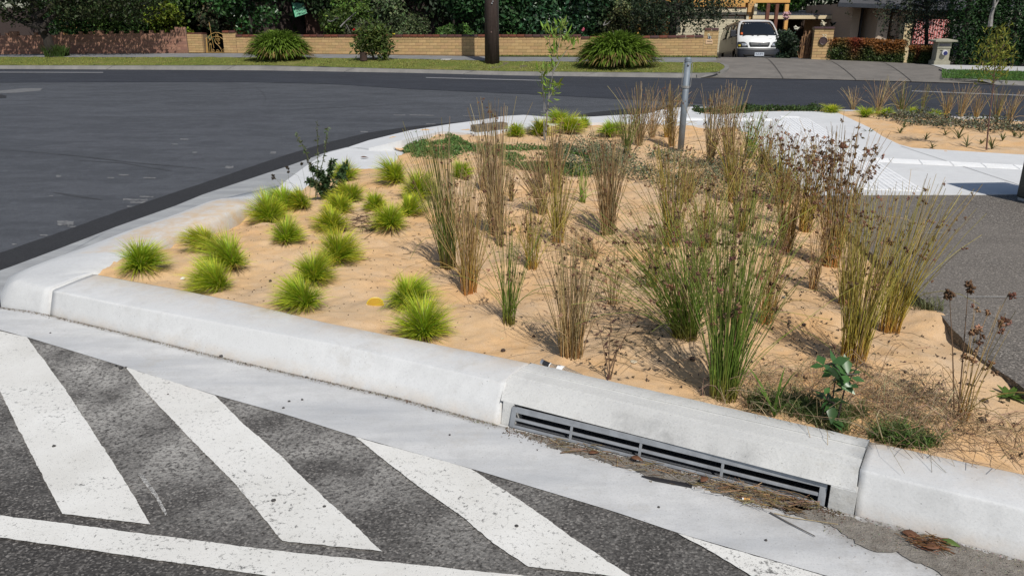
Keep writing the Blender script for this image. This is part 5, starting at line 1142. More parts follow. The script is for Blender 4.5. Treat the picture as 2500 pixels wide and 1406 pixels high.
# ------------------------------------------------------------------ brick walls
class Wall:
    def __init__(s, a, b): 
        s.a = np.array(a[:2]); s.b = np.array(b[:2]); s.d = (s.b - s.a) / np.linalg.norm(s.b - s.a); s.n = np.array([-s.d[1], s.d[0]]); s.rz = math.atan2(s.d[1], s.d[0]); s.L = np.linalg.norm(s.b - s.a)
    def hit(s, px, py, off=0.0):
        d = ray(px, py); o = s.a + s.n * off; t = (o @ s.n) / (d[:2] @ s.n); p = d[:2] * t; return float((p - s.a) @ s.d), float(CH + d[2] * t)
wc = Wall(OFF(500, 129.5, 4.3), OFF(1750, 139, 4.3)); wr = Wall(OFF(-60, 133, 4.3), OFF(459, 129.5, 4.3))
def brickmats(name, col, n=5, v=.13):
    r = random.Random(name); out = []
    for i in range(n):
        k = 1 + (r.random() - .5) * 2 * v; c = tuple(min(1, q * k * (1 + (r.random() - .5) * .08)) for q in col); out.append(simple('%s_brick' % name, c, .85, var=.08, scale=14, bump=.3, bscale=60))
    return out
def unit_brick(mat, L, H, D):
    m = MB(); b = .004
    m.box((0, 0, 0), (L, D, H)); me = bpy.data.meshes.new('brick'); me.from_pydata(m.v, [], m.f); me.materials.append(mat); return me
CREAM = brickmats('cream', (.44, .285, .135), v=.18); REDB = brickmats('salmon', (.30, .155, .105), v=.18)
mort_c = simple('tan_mortar', (.23, .155, .085), .95, var=.2, scale=20); mort_r = simple('pinkish_mortar', (.27, .175, .13), .95, var=.15, scale=20)
RNG = random.Random(4)
def brick_run(e, wall, s0, s1, zb0, zb1, zt0, zt1, ncourse, mats, meshes, mortar, D=.11, L=.295, jt=.010, only=None, yoff=0.0, count=[0]):
    """bricks of one stretch of wall between s0 and s1; the foot and the top may slope"""
    e0 = np.array(e.location); ctr = []
    m = MB(); w = []
    for s, zb, zt in ((s0, zb0, zt0), (s1, zb1, zt1)):
        for off in (.006, D - .006):
            for z in (zb - .25, zt - .006): w.append((s, off + yoff, z - e0[2]))
    m.add([(a, b_, c) for a, b_, c in w], [(0, 1, 3, 2), (4, 6, 7, 5), (0, 4, 5, 1), (2, 3, 7, 6), (0, 2, 6, 4), (1, 5, 7, 3)]); m.build('mortar', mortar, e)
    out = []
    for j in range(ncourse):
        s = s0 + (0 if j % 2 == 0 else -L * .5)
        while s < s1 - .03:
            a, b = max(s, s0), min(s + L, s1)
            if b - a > .05:
                t = ((a + b) / 2 - s0) / (s1 - s0); zb = zb0 + (zb1 - zb0) * t; zt = zt0 + (zt1 - zt0) * t; h = (zt - zb) / ncourse
                out.append(((a + b) / 2, zb + h * (j + .5) - e0[2], b - a - jt, h - jt, math.atan2((zb1 - zb0), (s1 - s0))))
            s += L
    return [(x, yoff, z, l, h, sl, D, mats, meshes) for x, z, l, h, sl in out]
def place_bricks(e, lst, limit=300, near='right'):
    lst = sorted(lst, key=lambda q: -q[0]) if near == 'right' else lst
    for q in lst[:limit]:
        x, yo, z, l, h, sl, D, mats, meshes = q; o = bpy.data.objects.new('brick', RNG.choice(meshes)); link(o, e)
        o.location = (x, yo + D / 2 + (RNG.random() - .5) * .004, z); o.scale = (l / .285, 1, h / .1); o.rotation_euler = (0, -sl, 0)
    rest = lst[limit:]
    if rest:
        for k in range(1):
            m = MB(); 
            for q in rest: x, yo, z, l, h, sl, D, mats, meshes = q; m.box((x, yo + D / 2 + (RNG.random() - .5) * .004, z), (l, D, h))
            me = bpy.data.meshes.new('bricks'); me.from_pydata(m.v, [], m.f)
            for mm in rest[0][7]: me.materials.append(mm)
            for i, p in enumerate(me.polygons): p.material_index = (i // 6 * 7919) % len(rest[0][7])
            o = obj('bricks', me, e); o['kind'] = 'stuff'
cmesh = [unit_brick(m_, .285, .1, .11) for m_ in CREAM]; rmesh = [unit_brick(m_, .285, .1, .11) for m_ in REDB]
capm = [simple('brown_cap_tile', c, .35, var=.2, scale=5) for c in ((.11, .038, .025), (.085, .035, .028), (.13, .042, .024), (.07, .035, .032))]
def cap_mesh(mat, L=.29, D=.17, H=.085):
    m = MB(); pr = [(-D / 2, 0), (-D / 2, H * .45), (-D / 2 + .035, H * .9), (0, H), (D / 2 - .035, H * .9), (D / 2, H * .45), (D / 2, 0)]
    vs = [(x, y, z) for x in (-L / 2, L / 2) for y, z in pr]; n = len(pr); m.add(vs, [tuple(range(n))[::-1], tuple(range(n, 2 * n))] + [(i, (i + 1) % n, (i + 1) % n + n, i + n) for i in range(n)])
    me = bpy.data.meshes.new('cap_tile'); me.from_pydata(m.v, [], m.f); me.materials.append(mat); return me
capmesh = [cap_mesh(m_) for m_ in capm]
def caps(e, s0, s1, z0, z1, L=.305, D=.11):
    n = max(1, int(round((s1 - s0) / L)))
    for i in range(n):
        t = (i + .5) / n; o = bpy.data.objects.new('cap_tile', RNG.choice(capmesh)); link(o, e); o.location = (s0 + (s1 - s0) * t, D / 2, z0 + (z1 - z0) * t - e.location[2]); o.scale = ((s1 - s0) / n * .93 / .29, 1, 1); o.rotation_euler = (0, -math.atan2(z1 - z0, s1 - s0), 0)
e = empty('cream_brick_wall', (wc.a[0], wc.a[1], wc.hit(1000, 134)[1]), wc.rz, 'long low cream brick wall with brown glazed cap tiles', 'brick wall')
B = []; H = wc.hit
def seg(x0, x1, yb0, yb1, yt0, yt1, n, wall=wc, e=e, mats=CREAM, meshes=cmesh, mort=mort_c, cap=True, **k):
    s0, zb0 = wall.hit(x0, yb0); s1, zb1 = wall.hit(x1, yb1); zt0 = wall.hit(x0, yt0)[1]; zt1 = wall.hit(x1, yt1)[1]
    r = brick_run(e, wall, s0, s1, zb0, zb1, zt0, zt1, n, mats, meshes, mort, **k)
    if cap: caps(e, s0, s1, zt0, zt1)
    return r
B += seg(580, 1417, 130, 137.5, 90.5, 90.5, 6)
B += seg(1417.3, 1714.6, 137.5, 139, 95.5, 92, 7)
B += seg(1714.9, 1750, 139, 139, 75, 75, 10)
B += seg(548, 579.7, 129.5, 129.8, 80.5, 80.5, 8)
place_bricks(e, B)
# letterbox set in the wall, number and bell
def wallobj(e, wall, px0, px1, py0, py1, d, name, mat, back=0.0):
    s0, z1 = wall.hit(px0, py0); s1, z0 = wall.hit(px1, py1); m = MB(); m.box(((s0 + s1) / 2, -d / 2 - back, (z0 + z1) / 2 - e.location[2]), (s1 - s0, d, z1 - z0)); return m.build(name, mat, e, bevel=.004)
lb = empty('wall_letterbox', (wc.a[0], wc.a[1], 0), wc.rz, 'pale metal letterbox plate set into the cream wall beside the van', 'letterbox')
wallobj(lb, wc, 1723, 1740, 97.5, 108, .02, 'plate', simple('peach_metal', (.62, .42, .25), .5)); wallobj(lb, wc, 1726, 1738, 100.8, 102.3, .003, 'slot', MT['black'], .0202); wallobj(lb, wc, 1726, 1738, 98.4, 100.3, .012, 'flap', simple('pale_peach', (.75, .55, .36), .4), .0202)
be = empty('bell_plate', (wc.a[0], wc.a[1], 0), wc.rz, 'small cream bell plate above the house number', 'bell'); wallobj(be, wc, 1727.8, 1733, 83, 88, .015, 'plate', simple('cream_plate', (.68, .62, .42), .5)); wallobj(be, wc, 1729.6, 1731.2, 84.6, 86.6, .004, 'button', MT['black'], .0152)
def textmesh(txt, size, mat, name='text'):
    cu = bpy.data.curves.new('t', 'FONT'); cu.body = txt; cu.size = size; cu.align_x = 'CENTER'; cu.align_y = 'CENTER'; cu.extrude = .004; to = bpy.data.objects.new('t', cu); COL.objects.link(to)
    bpy.context.view_layer.update(); me = bpy.data.meshes.new_from_object(to); bpy.data.objects.remove(to); me.name = name; me.materials.clear(); me.materials.append(mat); return me
nu = empty('house_number', (wc.a[0], wc.a[1], 0), wc.rz, 'dark house number plate reading 12 on the cream wall', 'house number'); wallobj(nu, wc, 1728.2, 1736.6, 89.3, 95.6, .012, 'plate', simple('dark_plate', (.05, .05, .055), .5))
s_, z_ = wc.hit(1732.4, 92.5); o = obj('digits', textmesh('12', .125, MT['white'], 'digits'), nu, (s_, -.018, z_)); o.rotation_euler = (R(90), 0, 0)
# salmon brick wall with castellated top
er = empty('salmon_brick_wall', (wr.a[0], wr.a[1], wr.hit(200, 131)[1]), wr.rz, 'salmon brick wall with upright bricks along its top, shaded by the street tree', 'brick wall')
B = seg(-60, 433.6, 133.5, 129.6, 89, 80.5, 7, wr, er, REDB, rmesh, mort_r, cap=False, L=.30)
B += seg(434, 459, 129.6, 129.6, 66.5, 66.5, 9, wr, er, REDB, rmesh, mort_r, cap=False)
place_bricks(er, B)
rme = unit_brick(REDB[1], .1, .2, .11); rme.name = 'upright_brick'
for px in list(range(-50, 20, 22)) + [86, 110, 148, 196, 220, 246, 270, 295, 320, 344, 368, 394, 419]:
    s_, z_ = wr.hit(px, float(np.interp(px, [-60, 433], [88.5, 80]))); o = bpy.data.objects.new('brick', rme); link(o, er); o.location = (s_, .055, z_ - er.location[2] + .02); o.scale = (1.25, 1.02, .8)
for a, b, t in ((22, 43, 77), (232, 250, 75)):
    s0, zt = wr.hit(a, t); s1, zb = wr.hit(b, 87); m = MB()
    for j in range(2): m.box(((s0 + s1) / 2, .055, zb - .03 + (j + .5) * (zt - zb + .03) / 2 - er.location[2]), (s1 - s0, .18, (zt - zb + .03) / 2 - .008))
    m.build('pier_top', REDB[0], er)
# gate pier in cream brick and the wrought iron gate
wg = Wall(OFF(459.5, 129.5, 4.32), OFF(1750, 139, 4.3)); eg = empty('gate_pier', (*OFF(476, 129.5, 4.32)[:2], wg.hit(476, 129)[1]), wc.rz, 'cream brick gate pier left of the iron gate', 'pier')
s0, zb = wg.hit(460, 129.3); s1, zt = wg.hit(490, 84); c_ = float((np.array(eg.location[:2]) - wg.a) @ wg.d); m = MB(); m.box(((s0 + s1) / 2 - c_, .2, (zb + zt) / 2 - eg.location[2]), (s1 - s0 - .012, .38, zt - zb)); m.build('mortar', mort_c, eg)
nb = 8; h = (zt - zb) / nb
for j in range(nb):
    for k_ in range(2 if j % 2 == 0 else 3):
        L_ = (s1 - s0); ln_ = [L_ / 2] * 2 if j % 2 == 0 else [L_ / 4, L_ / 2, L_ / 4]; a_ = s0 + sum(ln_[:k_]); o = bpy.data.objects.new('brick', cmesh[(j * 3 + k_) % 5]); link(o, eg); o.location = (a_ + ln_[k_] / 2 - c_, .045, zb + h * (j + .5) - eg.location[2]); o.scale = ((ln_[k_] - .01) / .285, .9, (h - .01) / .1)
for k_ in range(2): o = bpy.data.objects.new('cap_tile', capmesh[k_]); link(o, eg); o.location = (s0 + (s1 - s0) * (.25 + .5 * k_) - c_, .2, zt - eg.location[2]); o.scale = ((s1 - s0) / 2 / .29, 2.4, .7)
iron = simple('yellow_gate_paint', (.42, .26, .085), .5, var=.15)
gt = empty('iron_gate', (*OFF(525, 129, 4.4)[:2], wg.hit(525, 129)[1]), wc.rz, 'arched yellow wrought iron gate with scrollwork', 'gate'); cg = float((np.array(gt.location[:2]) - wg.a) @ wg.d)
def gp(px, py): s_, z_ = wg.hit(px, py, .1); return (s_ - cg, .0, z_ - gt.location[2])
def gbar(name, pts, r_=.014): m = MB(); m.tube([gp(*p) for p in pts], r_, 6); m.build(name, iron, gt)
def spiral(cx, cy, r0_, turns=1.5, a0=0, dirn=1): return [(cx + r0_ * (1 - .75 * i / 22) * math.cos(a0 + dirn * turns * 6.283 * i / 22), cy + r0_ * (1 - .75 * i / 22) * math.sin(a0 + dirn * turns * 6.283 * i / 22)) for i in range(23)]
gbar('gate_stile', [(500, 130), (499.5, 95)], .02); gbar('gate_stile', [(551.5, 130), (549, 93)], .02); gbar('gate_post', [(503, 130), (499, 92), (498, 96)], .022)
gbar('arch_bar', [(503, 94), (507, 88), (513, 83), (521, 80.5), (529, 80.6), (537, 84), (544, 89), (549, 96)]); gbar('arch_bar', [(505, 104), (508, 96), (514, 92), (522, 90), (532, 91), (541, 97), (547, 105), (548, 110)], .012)
gbar('gate_rail', [(500, 129), (551, 129)], .016)
for a in ((525, 87, 4.2), (508, 97, 2.5), (528, 98.5, 5.2, 1.6, 3.1), (509, 108, 2.6), (544, 108, 2.8), (530, 106, 2.5), (515.5, 125, 4.2, 1.4, 3.1), (527, 125, 4.2), (544, 124, 4.5, 1.4, 3.1)): gbar('scroll', spiral(*a), .010)
gbar('scroll', [(522, 93), (519.5, 99), (522, 106), (529, 112), (535, 120), (537, 127)], .012)
for x in (508, 512, 545, 548): gbar('gate_bar', [(x, 129), (x - .6, 108)], .009)
gbar('gate_brace', [(506, 55), (512, 90), (518, 118)], .010)

# ------------------------------------------------------------------ trees and shrubs behind the walls
gardenL = [(-70, 36.5, .12), (-24, 36.2, .12), (6.9, 30.8, .25), (9.0, 42, .15), (9, 120, .3), (-160, 120, .3)]
poly('garden_ground', [(-160, 40, .1), (-26, 35.6, .12), (*(wr.a + wr.n * .2), .12), (*(wc.a + wc.n * .12), .12), (*(wc.b + wc.n * .12), .3), (9.3, 36, .0), (10, 60, -.3), (10, 200, -.3), (-160, 200, .1)], MT['soil'], kind='structure')
poly('garden_ground_right', [(*OFF(2030, 148, 4.45)[:2], .12), (*OFF(2600, 158, 4.2)[:2], .25), (60, 24, .2), (140, 24, .2), (140, 200, .2), (14, 200, -.3), (12.5, 40, -.2)], MT['soil'], kind='structure')
def tree(name, px, off, wpx, zt, zb, n, leaf, col, label, cat='tree', lobes=14, mat='leaf', trunk=None, v=.38, droop=0.0, elong=1.5, depth=None, sparse=.0, shift=0.0, seed=0, lr_=.5, bark=None):
    r = np.random.default_rng(abs(int(px + off * 10 + seed))); b = OFFX(px, off, 0.15); m_px = math.hypot(b[0], b[1]) / F; W = wpx * m_px; D = depth or W * .8
    e = empty(name, b, 0, label, cat); hz = (zt - zb) / 2; c0 = np.array([shift, 0, (zt + zb) / 2 - .15])
    L = r.normal(size=(lobes, 3)); L /= np.linalg.norm(L, axis=1, keepdims=True); L *= (.35 + .5 * r.random((lobes, 1))) * np.array([W, D, hz]); R0 = lr_ * min(W, hz) * (.55 + .5 * r.random(lobes))
    k = r.integers(0, lobes, n); d = r.normal(size=(n, 3)); d /= np.linalg.norm(d, axis=1, keepdims=True)
    rad = R0[k] * (1 - .55 * r.random(n) ** 2.2); C = c0 + L[k] + d * rad[:, None] * np.array([1.15, 1.15, .95]); ok = C[:, 2] > .02; C = C[ok]; d = d[ok]; k = k[ok]
    if droop: C[:, 2] -= droop * r.random(len(C)) ** 1.5; C = C[C[:, 2] > .02]; d = d[:len(C)]; k = k[:len(C)]
    V, f = leafcloud(r, C, np.full(len(C), leaf), d * 1.1 + np.array([0, -.15, .35]), elong, droop * .5)
    tone = (1.35 + .45 * r.normal(size=lobes)).clip(.5, 2.6)[k]; cc = np.clip(colvar(r, col, len(C), v) * tone[:, None], .004, 1)
    obj('crown', mesh_np('crown', V, f, MT[mat], np.repeat(cc, 4, 0)), e)
    bk = bark or MT['bark']; tr = trunk or .05
    m = MB(); top = c0 + np.array([0, 0, hz * .2]); base = np.array([0, 0, -.15])
    m.tube([tuple(base), tuple(base * .5 + top * .5 + np.array([r.normal() * .12, 0, 0])), tuple(top)], [tr * 1.25, tr, tr * .5], 8)
    for i in range(min(lobes, 9)):
        s = base * .55 + top * .45 if i % 2 else base * .3 + top * .7; q = c0 + L[i]; m.tube([tuple(s), tuple((s + q) / 2 + r.normal(size=3) * .1), tuple(q)], [tr * .45, tr * .3, tr * .12], 5)
    m.build('trunk', bk, e); return e
DG, MG, YGn, GG = (.018, .042, .012), (.032, .072, .018), (.085, .12, .018), (.06, .07, .04)
T = [
 ('garden_shrub', 20, 6.0, 60, 2.4, .3, 3000, .10, (.05, .09, .02), 'leafy shrub behind the low pier of the salmon wall at far left'),
 ('garden_tree', -70, 7.5, 120, 5.2, .3, 5200, .13, MG, 'mid green shrubby tree behind the wall at the far left edge'),
 ('garden_tree', 60, 8.0, 85, 4.2, .3, 4200, .12, (.045, .085, .018), 'leafy green shrub showing above the salmon wall left of the street tree'),
 ('garden_tree', 155, 7.0, 55, 2.6, .5, 2600, .11, (.10, .13, .014), 'yellow-green shrub just right of the street tree trunk'),
 ('garden_tree', 285, 8.0, 75, 5.6, .9, 4200, .10, (.055, .052, .03), 'thin brownish tree with pale branches behind the salmon wall'),
 ('camellia', 392, 6.6, 70, 4.8, .5, 5200, .12, (.026, .07, .018), 'glossy dark camellia above the right end of the salmon wall'),
 ('garden_tree', 480, 11, 110, 6.4, 1.2, 6200, .14, (.016, .03, .012), 'very dark dense tree behind the iron gate'),
 ('garden_tree', 590, 9.5, 70, 5.0, 1.2, 3600, .12, (.022, .04, .015), 'dark tree left of the green awning'),
 ('garden_shrub', 662, 7.0, 62, 3.1, .3, 4200, .10, (.07, .115, .022), 'bright leafy shrub above the left round strappy clump'),
 ('garden_shrub', 735, 6.0, 62, 1.75, .2, 3600, .055, (.065, .068, .04), 'fine dull grey-green shrub under the green awning'),
 ('garden_shrub', 800, 6.2, 50, 2.7, .2, 3000, .085, (.06, .085, .035), 'loose shrub with pale new leaves right of the awning'),
 ('garden_shrub', 868, 6.0, 60, 2.0, .2, 3200, .08, (.055, .075, .03), 'shrub with twisted white branches above the wall'),
 ('garden_tree', 915, 10, 95, 6.5, 1.0, 5200, .14, (.018, .034, .014), 'very dark tree behind the nature strip bush'),
 ('garden_tree', 1075, 7.5, 95, 5.2, .4, 7200, .13, (.024, .062, .020), 'dark glossy tree in the middle, left of the timber pole'),
 ('round_shrub', 1010, 5.2, 42, 1.75, .5, 3000, .075, (.05, .10, .02), 'rounded fresh green shrub hanging over the wall cap'),
 ('garden_shrub', 1070, 5.4, 30, 1.25, .4, 1200, .075, (.045, .085, .025), 'low green shrub between the rounded shrub and the pole'),
 ('garden_shrub', 1145, 5.4, 26, 1.25, .4, 1100, .075, (.075, .13, .02), 'small bright shrub just left of the timber pole'),
 ('garden_tree', 1205, 9.0, 60, 6.0, 1.9, 3600, .11, (.13, .15, .05), 'pale yellow-green tree behind the top of the timber pole'),
 ('camellia', 1310, 7.0, 95, 4.6, .4, 7600, .12, (.022, .055, .022), 'large dark camellia right of the timber pole'),
 ('garden_tree', 1440, 8.0, 75, 5.2, .4, 5000, .11, (.028, .048, .018), 'dark mixed tree behind the right strappy clump'),
 ('garden_shrub', 1490, 6.8, 55, 2.5, .4, 2600, .085, (.055, .06, .025), 'olive shrub with a pale forked branch'),
 ('garden_tree', 1545, 10.5, 70, 6.0, .4, 4600, .12, (.022, .036, .018), 'dark tree between the camellia and the birch'),
 ('garden_tree', 1990, 25, 100, 5.6, 1.6, 5200, .13, (.13, .23, .03), 'sunlit green tree behind the metal carport roof'),
 ('garden_tree', 1900, 24, 90, 8.0, 2.5, 3600, .18, (.04, .065, .04), 'grey-green tree far behind the carports'),
 ('garden_tree', 2080, 21, 36, 4.6, 1.2, 2400, .14, (.04, .09, .018), 'dark green tree beside the beige house'),
]
for a in T: tree(*a[:9], a[9], lobes=16 if a[6] > 3000 else 10, mat='gloss_leaf' if a[0] in ('camellia',) else 'leaf', lr_=.55)
for (px, off, w, zt, n, lb) in [(0, 13, 150, 8, 7000, 'backmost dark tree behind the left edge of the salmon wall'), (-260, 14, 260, 9, 6000, 'backmost dark tree at the left'), (200, 15, 240, 9, 8000, 'backmost dark tree behind the salmon wall'), (620, 17, 240, 10, 8000, 'backmost dark tree behind the awning'), (1010, 15, 230, 9.5, 9000, 'backmost dark tree behind the middle of the cream wall'), (1400, 15, 200, 9.5, 8000, 'backmost dark tree right of the pole'), (1800, 34, 300, 12, 6000, 'tall tree line far behind the garage'), (2250, 30, 240, 11, 5000, 'tall tree line behind the beige house'), (2750, 20, 300, 10, 5000, 'tall tree off the right edge')]:
    tree('background_tree', px, off, w, zt, .2, int(n * 1.8), .23, (.016, .030, .012), lb, lobes=22, lr_=.6, trunk=.18)
# white twisted branches and flowers on two shrubs
def branch(px_pts, off, rad, label, name='bare_branch', cat='branch', mat=None, parent=None):
    P = [OFF(x, y, off + .1 * math.sin(i)) for i, (x, y) in enumerate(px_pts)]; b = P[0].copy(); m = MB(); m.tube([tuple(q - b) for q in P], [rad * (1.1 - .6 * i / (len(P) - 1)) for i in range(len(P))], 6)
    o = m.build(name, mat or MT['palebark'], loc=tuple(b)); tag(o, label, cat); return o
branch([(831, 66), (842, 55), (853, 45), (862, 37), (868, 32)], 5.7, .030, 'thick pale branch rising right above the cream wall'); branch([(800, 50), (806, 53), (813, 52), (820, 46), (827, 45)], 5.6, .02, 'thin pale wavy branch left of the thick pale one'); branch([(845, 60), (852, 72), (856, 82)], 5.6, .012, 'pale twig drooping to the wall cap')
branch([(1473, 63), (1476, 56), (1480, 50)], 5.9, .018, 'left fork of the pale branch above the right clump'); branch([(1473, 63), (1483, 59), (1490, 52)], 5.9, .018, 'right fork of the pale branch above the right clump')
branch([(2314, 12), (2322, 10), (2330, 9)], 6.0, .02, 'short white twig beside the dark hedge top')
def flower(px, py, off, s, col, label):
    c = OFF(px, py, off); r = np.random.default_rng(abs(int(px))); V, f = spikes(np.zeros((6, 3)) + r.normal(size=(6, 3)) * s * .3, np.full(6, s), r, 8); o = obj('flower', mesh_np('flower', V, f, MT['leaf'], np.tile(col, (len(V), 1)))); o.location = [float(q) for q in c]; tag(o, label, 'flower')
flower(864, 74, 5.2, .05, (.55, .02, .01), 'single red flower above the wall cap'); flower(1424, 73, 5.6, .06, (.75, .18, .25), 'single pink flower left of the right clump'); flower(1921, 41, 5.6, .14, (.62, .38, .40), 'pale pink rose at the top of the post'); flower(1944, 70, 5.6, .09, (.75, .72, .60), 'cream rose above the dark rose bush'); flower(1919, 82, 5.3, .06, (.85, .75, .45), 'yellow-white rose beside the van'); flower(2010, 61, 5.6, .09, (.75, .68, .50), 'cream roses above the right brick pillar'); flower(962, 86, 5.1, .05, (.75, .65, .05), 'yellow flower by the nature strip bush')

# street tree: leaning dark trunk, low limbs, broad crown mostly above the picture
bt = OFF(128, 137, 2.9); e = empty('street_tree', bt, 0, 'street tree with leaning dark trunk before the salmon wall', 'tree'); m = MB()
def tp_(x, y, dy=0): return tuple(PY(x, y, bt[1] + dy) - bt)
m.tube([tp_(128, 139), tp_(124, 120), tp_(114, 92), tp_(101, 68), tp_(92, 40), tp_(80, 5), tp_(70, -60)], [.24, .19, .17, .17, .15, .13, .09], 12)
for b_ in ([(101, 68), (125, 45), (160, 20), (200, -30)], [(108, 80), (80, 50), (40, 20), (-10, -20)], [(101, 68), (70, 62), (20, 40)], [(92, 40), (130, 10), (220, -20), (300, -40)]): m.tube([tp_(x, y, (i - 1) * .3) for i, (x, y) in enumerate(b_)], [.11, .08, .05, .03][:len(b_)], 8)
m.build('trunk', MT['bark'], e)
r = np.random.default_rng(77)
def crown(e, ctrs, n, leaf, col, mat='leaf', hang=0, v=.4):
    C = []; D = []; K = []
    for i, (c, s) in enumerate(ctrs):
        k = int(n * s[0] * s[2] / sum(q[1][0] * q[1][2] for q in ctrs)); d = r.normal(size=(k, 3)); d /= np.linalg.norm(d, axis=1, keepdims=True); q = np.array(c) + d * np.array(s) * (1 - .5 * r.random((k, 1)) ** 2); C.append(q); D.append(d); K.append(np.full(k, 1 + .3 * r.normal()))
    C = np.concatenate(C); D = np.concatenate(D); K = np.concatenate(K); V, f = leafcloud(r, C, np.full(len(C), leaf), D + np.array([0, 0, .2])); cc = np.clip(colvar(r, col, len(C), v) * K[:, None], .004, 1); obj('crown', mesh_np('crown', V, f, MT[mat], np.repeat(cc, 4, 0)), e)
crown(e, [(tp_(20, -6, 0), (1.6, 1.4, 1.0)), (tp_(120, -15, .2), (1.7, 1.4, .9)), (tp_(210, 5, -.2), (1.5, 1.2, .75)), (tp_(300, -5, 0), (1.6, 1.2, .9)), (tp_(-60, -10, .2), (1.6, 1.4, 1.0)), (tp_(60, -90, 0), (2.4, 2.0, 1.5)), (tp_(200, -90, 0), (2.4, 2.0, 1.4)), (tp_(340, -60, 0), (1.7, 1.6, 1.3)), (tp_(170, 30, .4), (.9, .7, .45)), (tp_(60, 40, .3), (.8, .7, .4)), (tp_(330, 28, .3), (.9, .8, .5))], 10500, .10, (.034, .046, .018))
tuftg = [OFF(108, 141, 2.6), OFF(150, 141, 2.6), OFF(150, 136, 3.2), OFF(105, 136, 3.2)]
n = 500; rr2 = np.random.default_rng(9); X = rr2.uniform(tuftg[0][0], tuftg[1][0], n); Y = rr2.uniform(tuftg[0][1], tuftg[2][1], n); k = 4; t = np.linspace(0, 1, k); th = rr2.random(n) * 6.28; L = .2 + .3 * rr2.random(n); Q = np.zeros((n, k, 3)); Q[..., 0] = X[:, None] + np.cos(th)[:, None] * L[:, None] * .5 * t ** 1.5; Q[..., 1] = Y[:, None] + np.sin(th)[:, None] * L[:, None] * .5 * t ** 1.5; Q[..., 2] = bt[2] + L[:, None] * t - .03
V, f = ribbons(Q, .03 * np.array([1, .9, .7, .1])[None] * np.ones((n, 1)), np.tile([1., 0, 0], (n, 1))); tag(obj('long_grass', mesh_np('long_grass', V, f, MT['blade'], np.repeat(colvar(rr2, (.05, .085, .02), n, .35), 8, 0))), 'long green grass growing round the foot of the street tree', 'grass', kind='stuff')

# weeping birch over the wall at right of centre and another before the beige house
def weeping(px, off, ctrs, trunkpx, n_str, label, col, leaf=.07, rtr=.16, bark=None, lz=(-.9, -2.2)):
    b = OFF(trunkpx[0][0], trunkpx[0][1], off); e = empty('weeping_birch', b, 0, label, 'tree'); r = np.random.default_rng(abs(int(px))); m = MB()
    P = [PY(x, y, b[1]) - b for x, y in trunkpx]; m.tube([tuple(p) for p in P], [rtr * (1 - .12 * i) for i in range(len(P))], 10)
    for c, s in ctrs[:7]:
        q = PY(*c, b[1] + r.normal() * .5) - b; m.tube([tuple(P[-2]), tuple((P[-2] + q) / 2 + (0, 0, .3)), tuple(q)], [.06, .04, .02], 6)
    m.build('trunk', bark or MT['bark'], e); C = []
    for (cx, cy), (sx, sz, ln) in ctrs:
        q0 = PY(cx, cy, b[1]) - b; k = int(n_str * sx)
        for _ in range(k):
            a = q0 + np.array([r.normal() * sx * .5, r.normal() * .8, r.normal() * sz * .4]); L_ = ln * (.4 + .7 * r.random()); nn_ = int(L_ * 26); t = np.sort(r.random(nn_)); q = a[None] + np.stack([r.normal(size=nn_) * .04 + .05 * t, r.normal(size=nn_) * .04, -L_ * t], 1); C.append(q)
    C = np.concatenate(C); C = C[C[:, 2] > .1]; V, f = leafcloud(r, C, np.full(len(C), leaf), np.array([0, -.5, .1]), 1.3); obj('crown', mesh_np('crown', V, f, MT['leaf'], np.repeat(colvar(r, col, len(C), .4), 4, 0)), e)
weeping(1650, 6.2, [((1590, 5), (1.1, .5, 1.1)), ((1640, 0), (1.3, .5, 1.15)), ((1690, 2), (1.1, .4, 1.2)), ((1735, -2), (.9, .4, 1.05)), ((1570, 0), (.8, .4, .9)), ((1765, -8), (.7, .3, .75)), ((1680, -40), (1.6, .8, 1.5)), ((1600, -50), (1.6, .8, 1.5)), ((1740, -50), (1.0, .6, 1.0)), ((1800, -22), (.35, .2, .6)), ((1835, -28), (.2, .1, .5))], [(1641, 140), (1642, 85), (1645, 30), (1650, -60)], 34, 'weeping birch with dark trunk hanging over the right part of the cream wall', (.028, .042, .020))
weeping(2260, 6.5, [((2200, 10), (.5, .4, 1.2)), ((2235, 5), (.8, .4, 1.6)), ((2270, 0), (.9, .4, 1.7)), ((2305, 5), (.8, .4, 1.5)), ((2250, -40), (1.4, .8, 1.5)), ((2180, 45), (.1, .1, .5))], [(2262, 150), (2262, 80), (2265, 20), (2268, -50)], 34, 'thin weeping birch hanging before the striped blind', (.045, .06, .032), leaf=.06, rtr=.07, bark=MT['bark'])

# conifer hedge: three dense columns at right
def conifer(px, off, wpx, zt, label, n=11000, yb=158):
    b = OFF(px, yb, off); r = np.random.default_rng(abs(int(px))); e = empty('conifer', b, 0, label, 'conifer'); mp = math.hypot(b[0], b[1]) / F; W = wpx * mp
    th = r.random(n) * 6.283; z = r.random(n) * zt; rad = W * (.75 + .30 * vnoise(th * 3, z * 3.0)) * (1 - .45 * (z / zt) ** 3) * (.86 + .18 * r.random(n)); C = np.stack([rad * np.cos(th), rad * np.sin(th), z], 1)
    V, f = leafcloud(r, C, np.full(n, .05), np.stack([np.cos(th), np.sin(th), np.full(n, .6)], 1), 2.0); cc = colvar(r, (.020, .052, .014), n, .4); obj('crown', mesh_np('crown', V, f, MT['leaf'], np.repeat(cc, 4, 0)), e); m = MB(); m.tube([(0, 0, -.1), (0, 0, zt * .9)], [.12, .05], 6); m.build('trunk', MT['bark'], e)
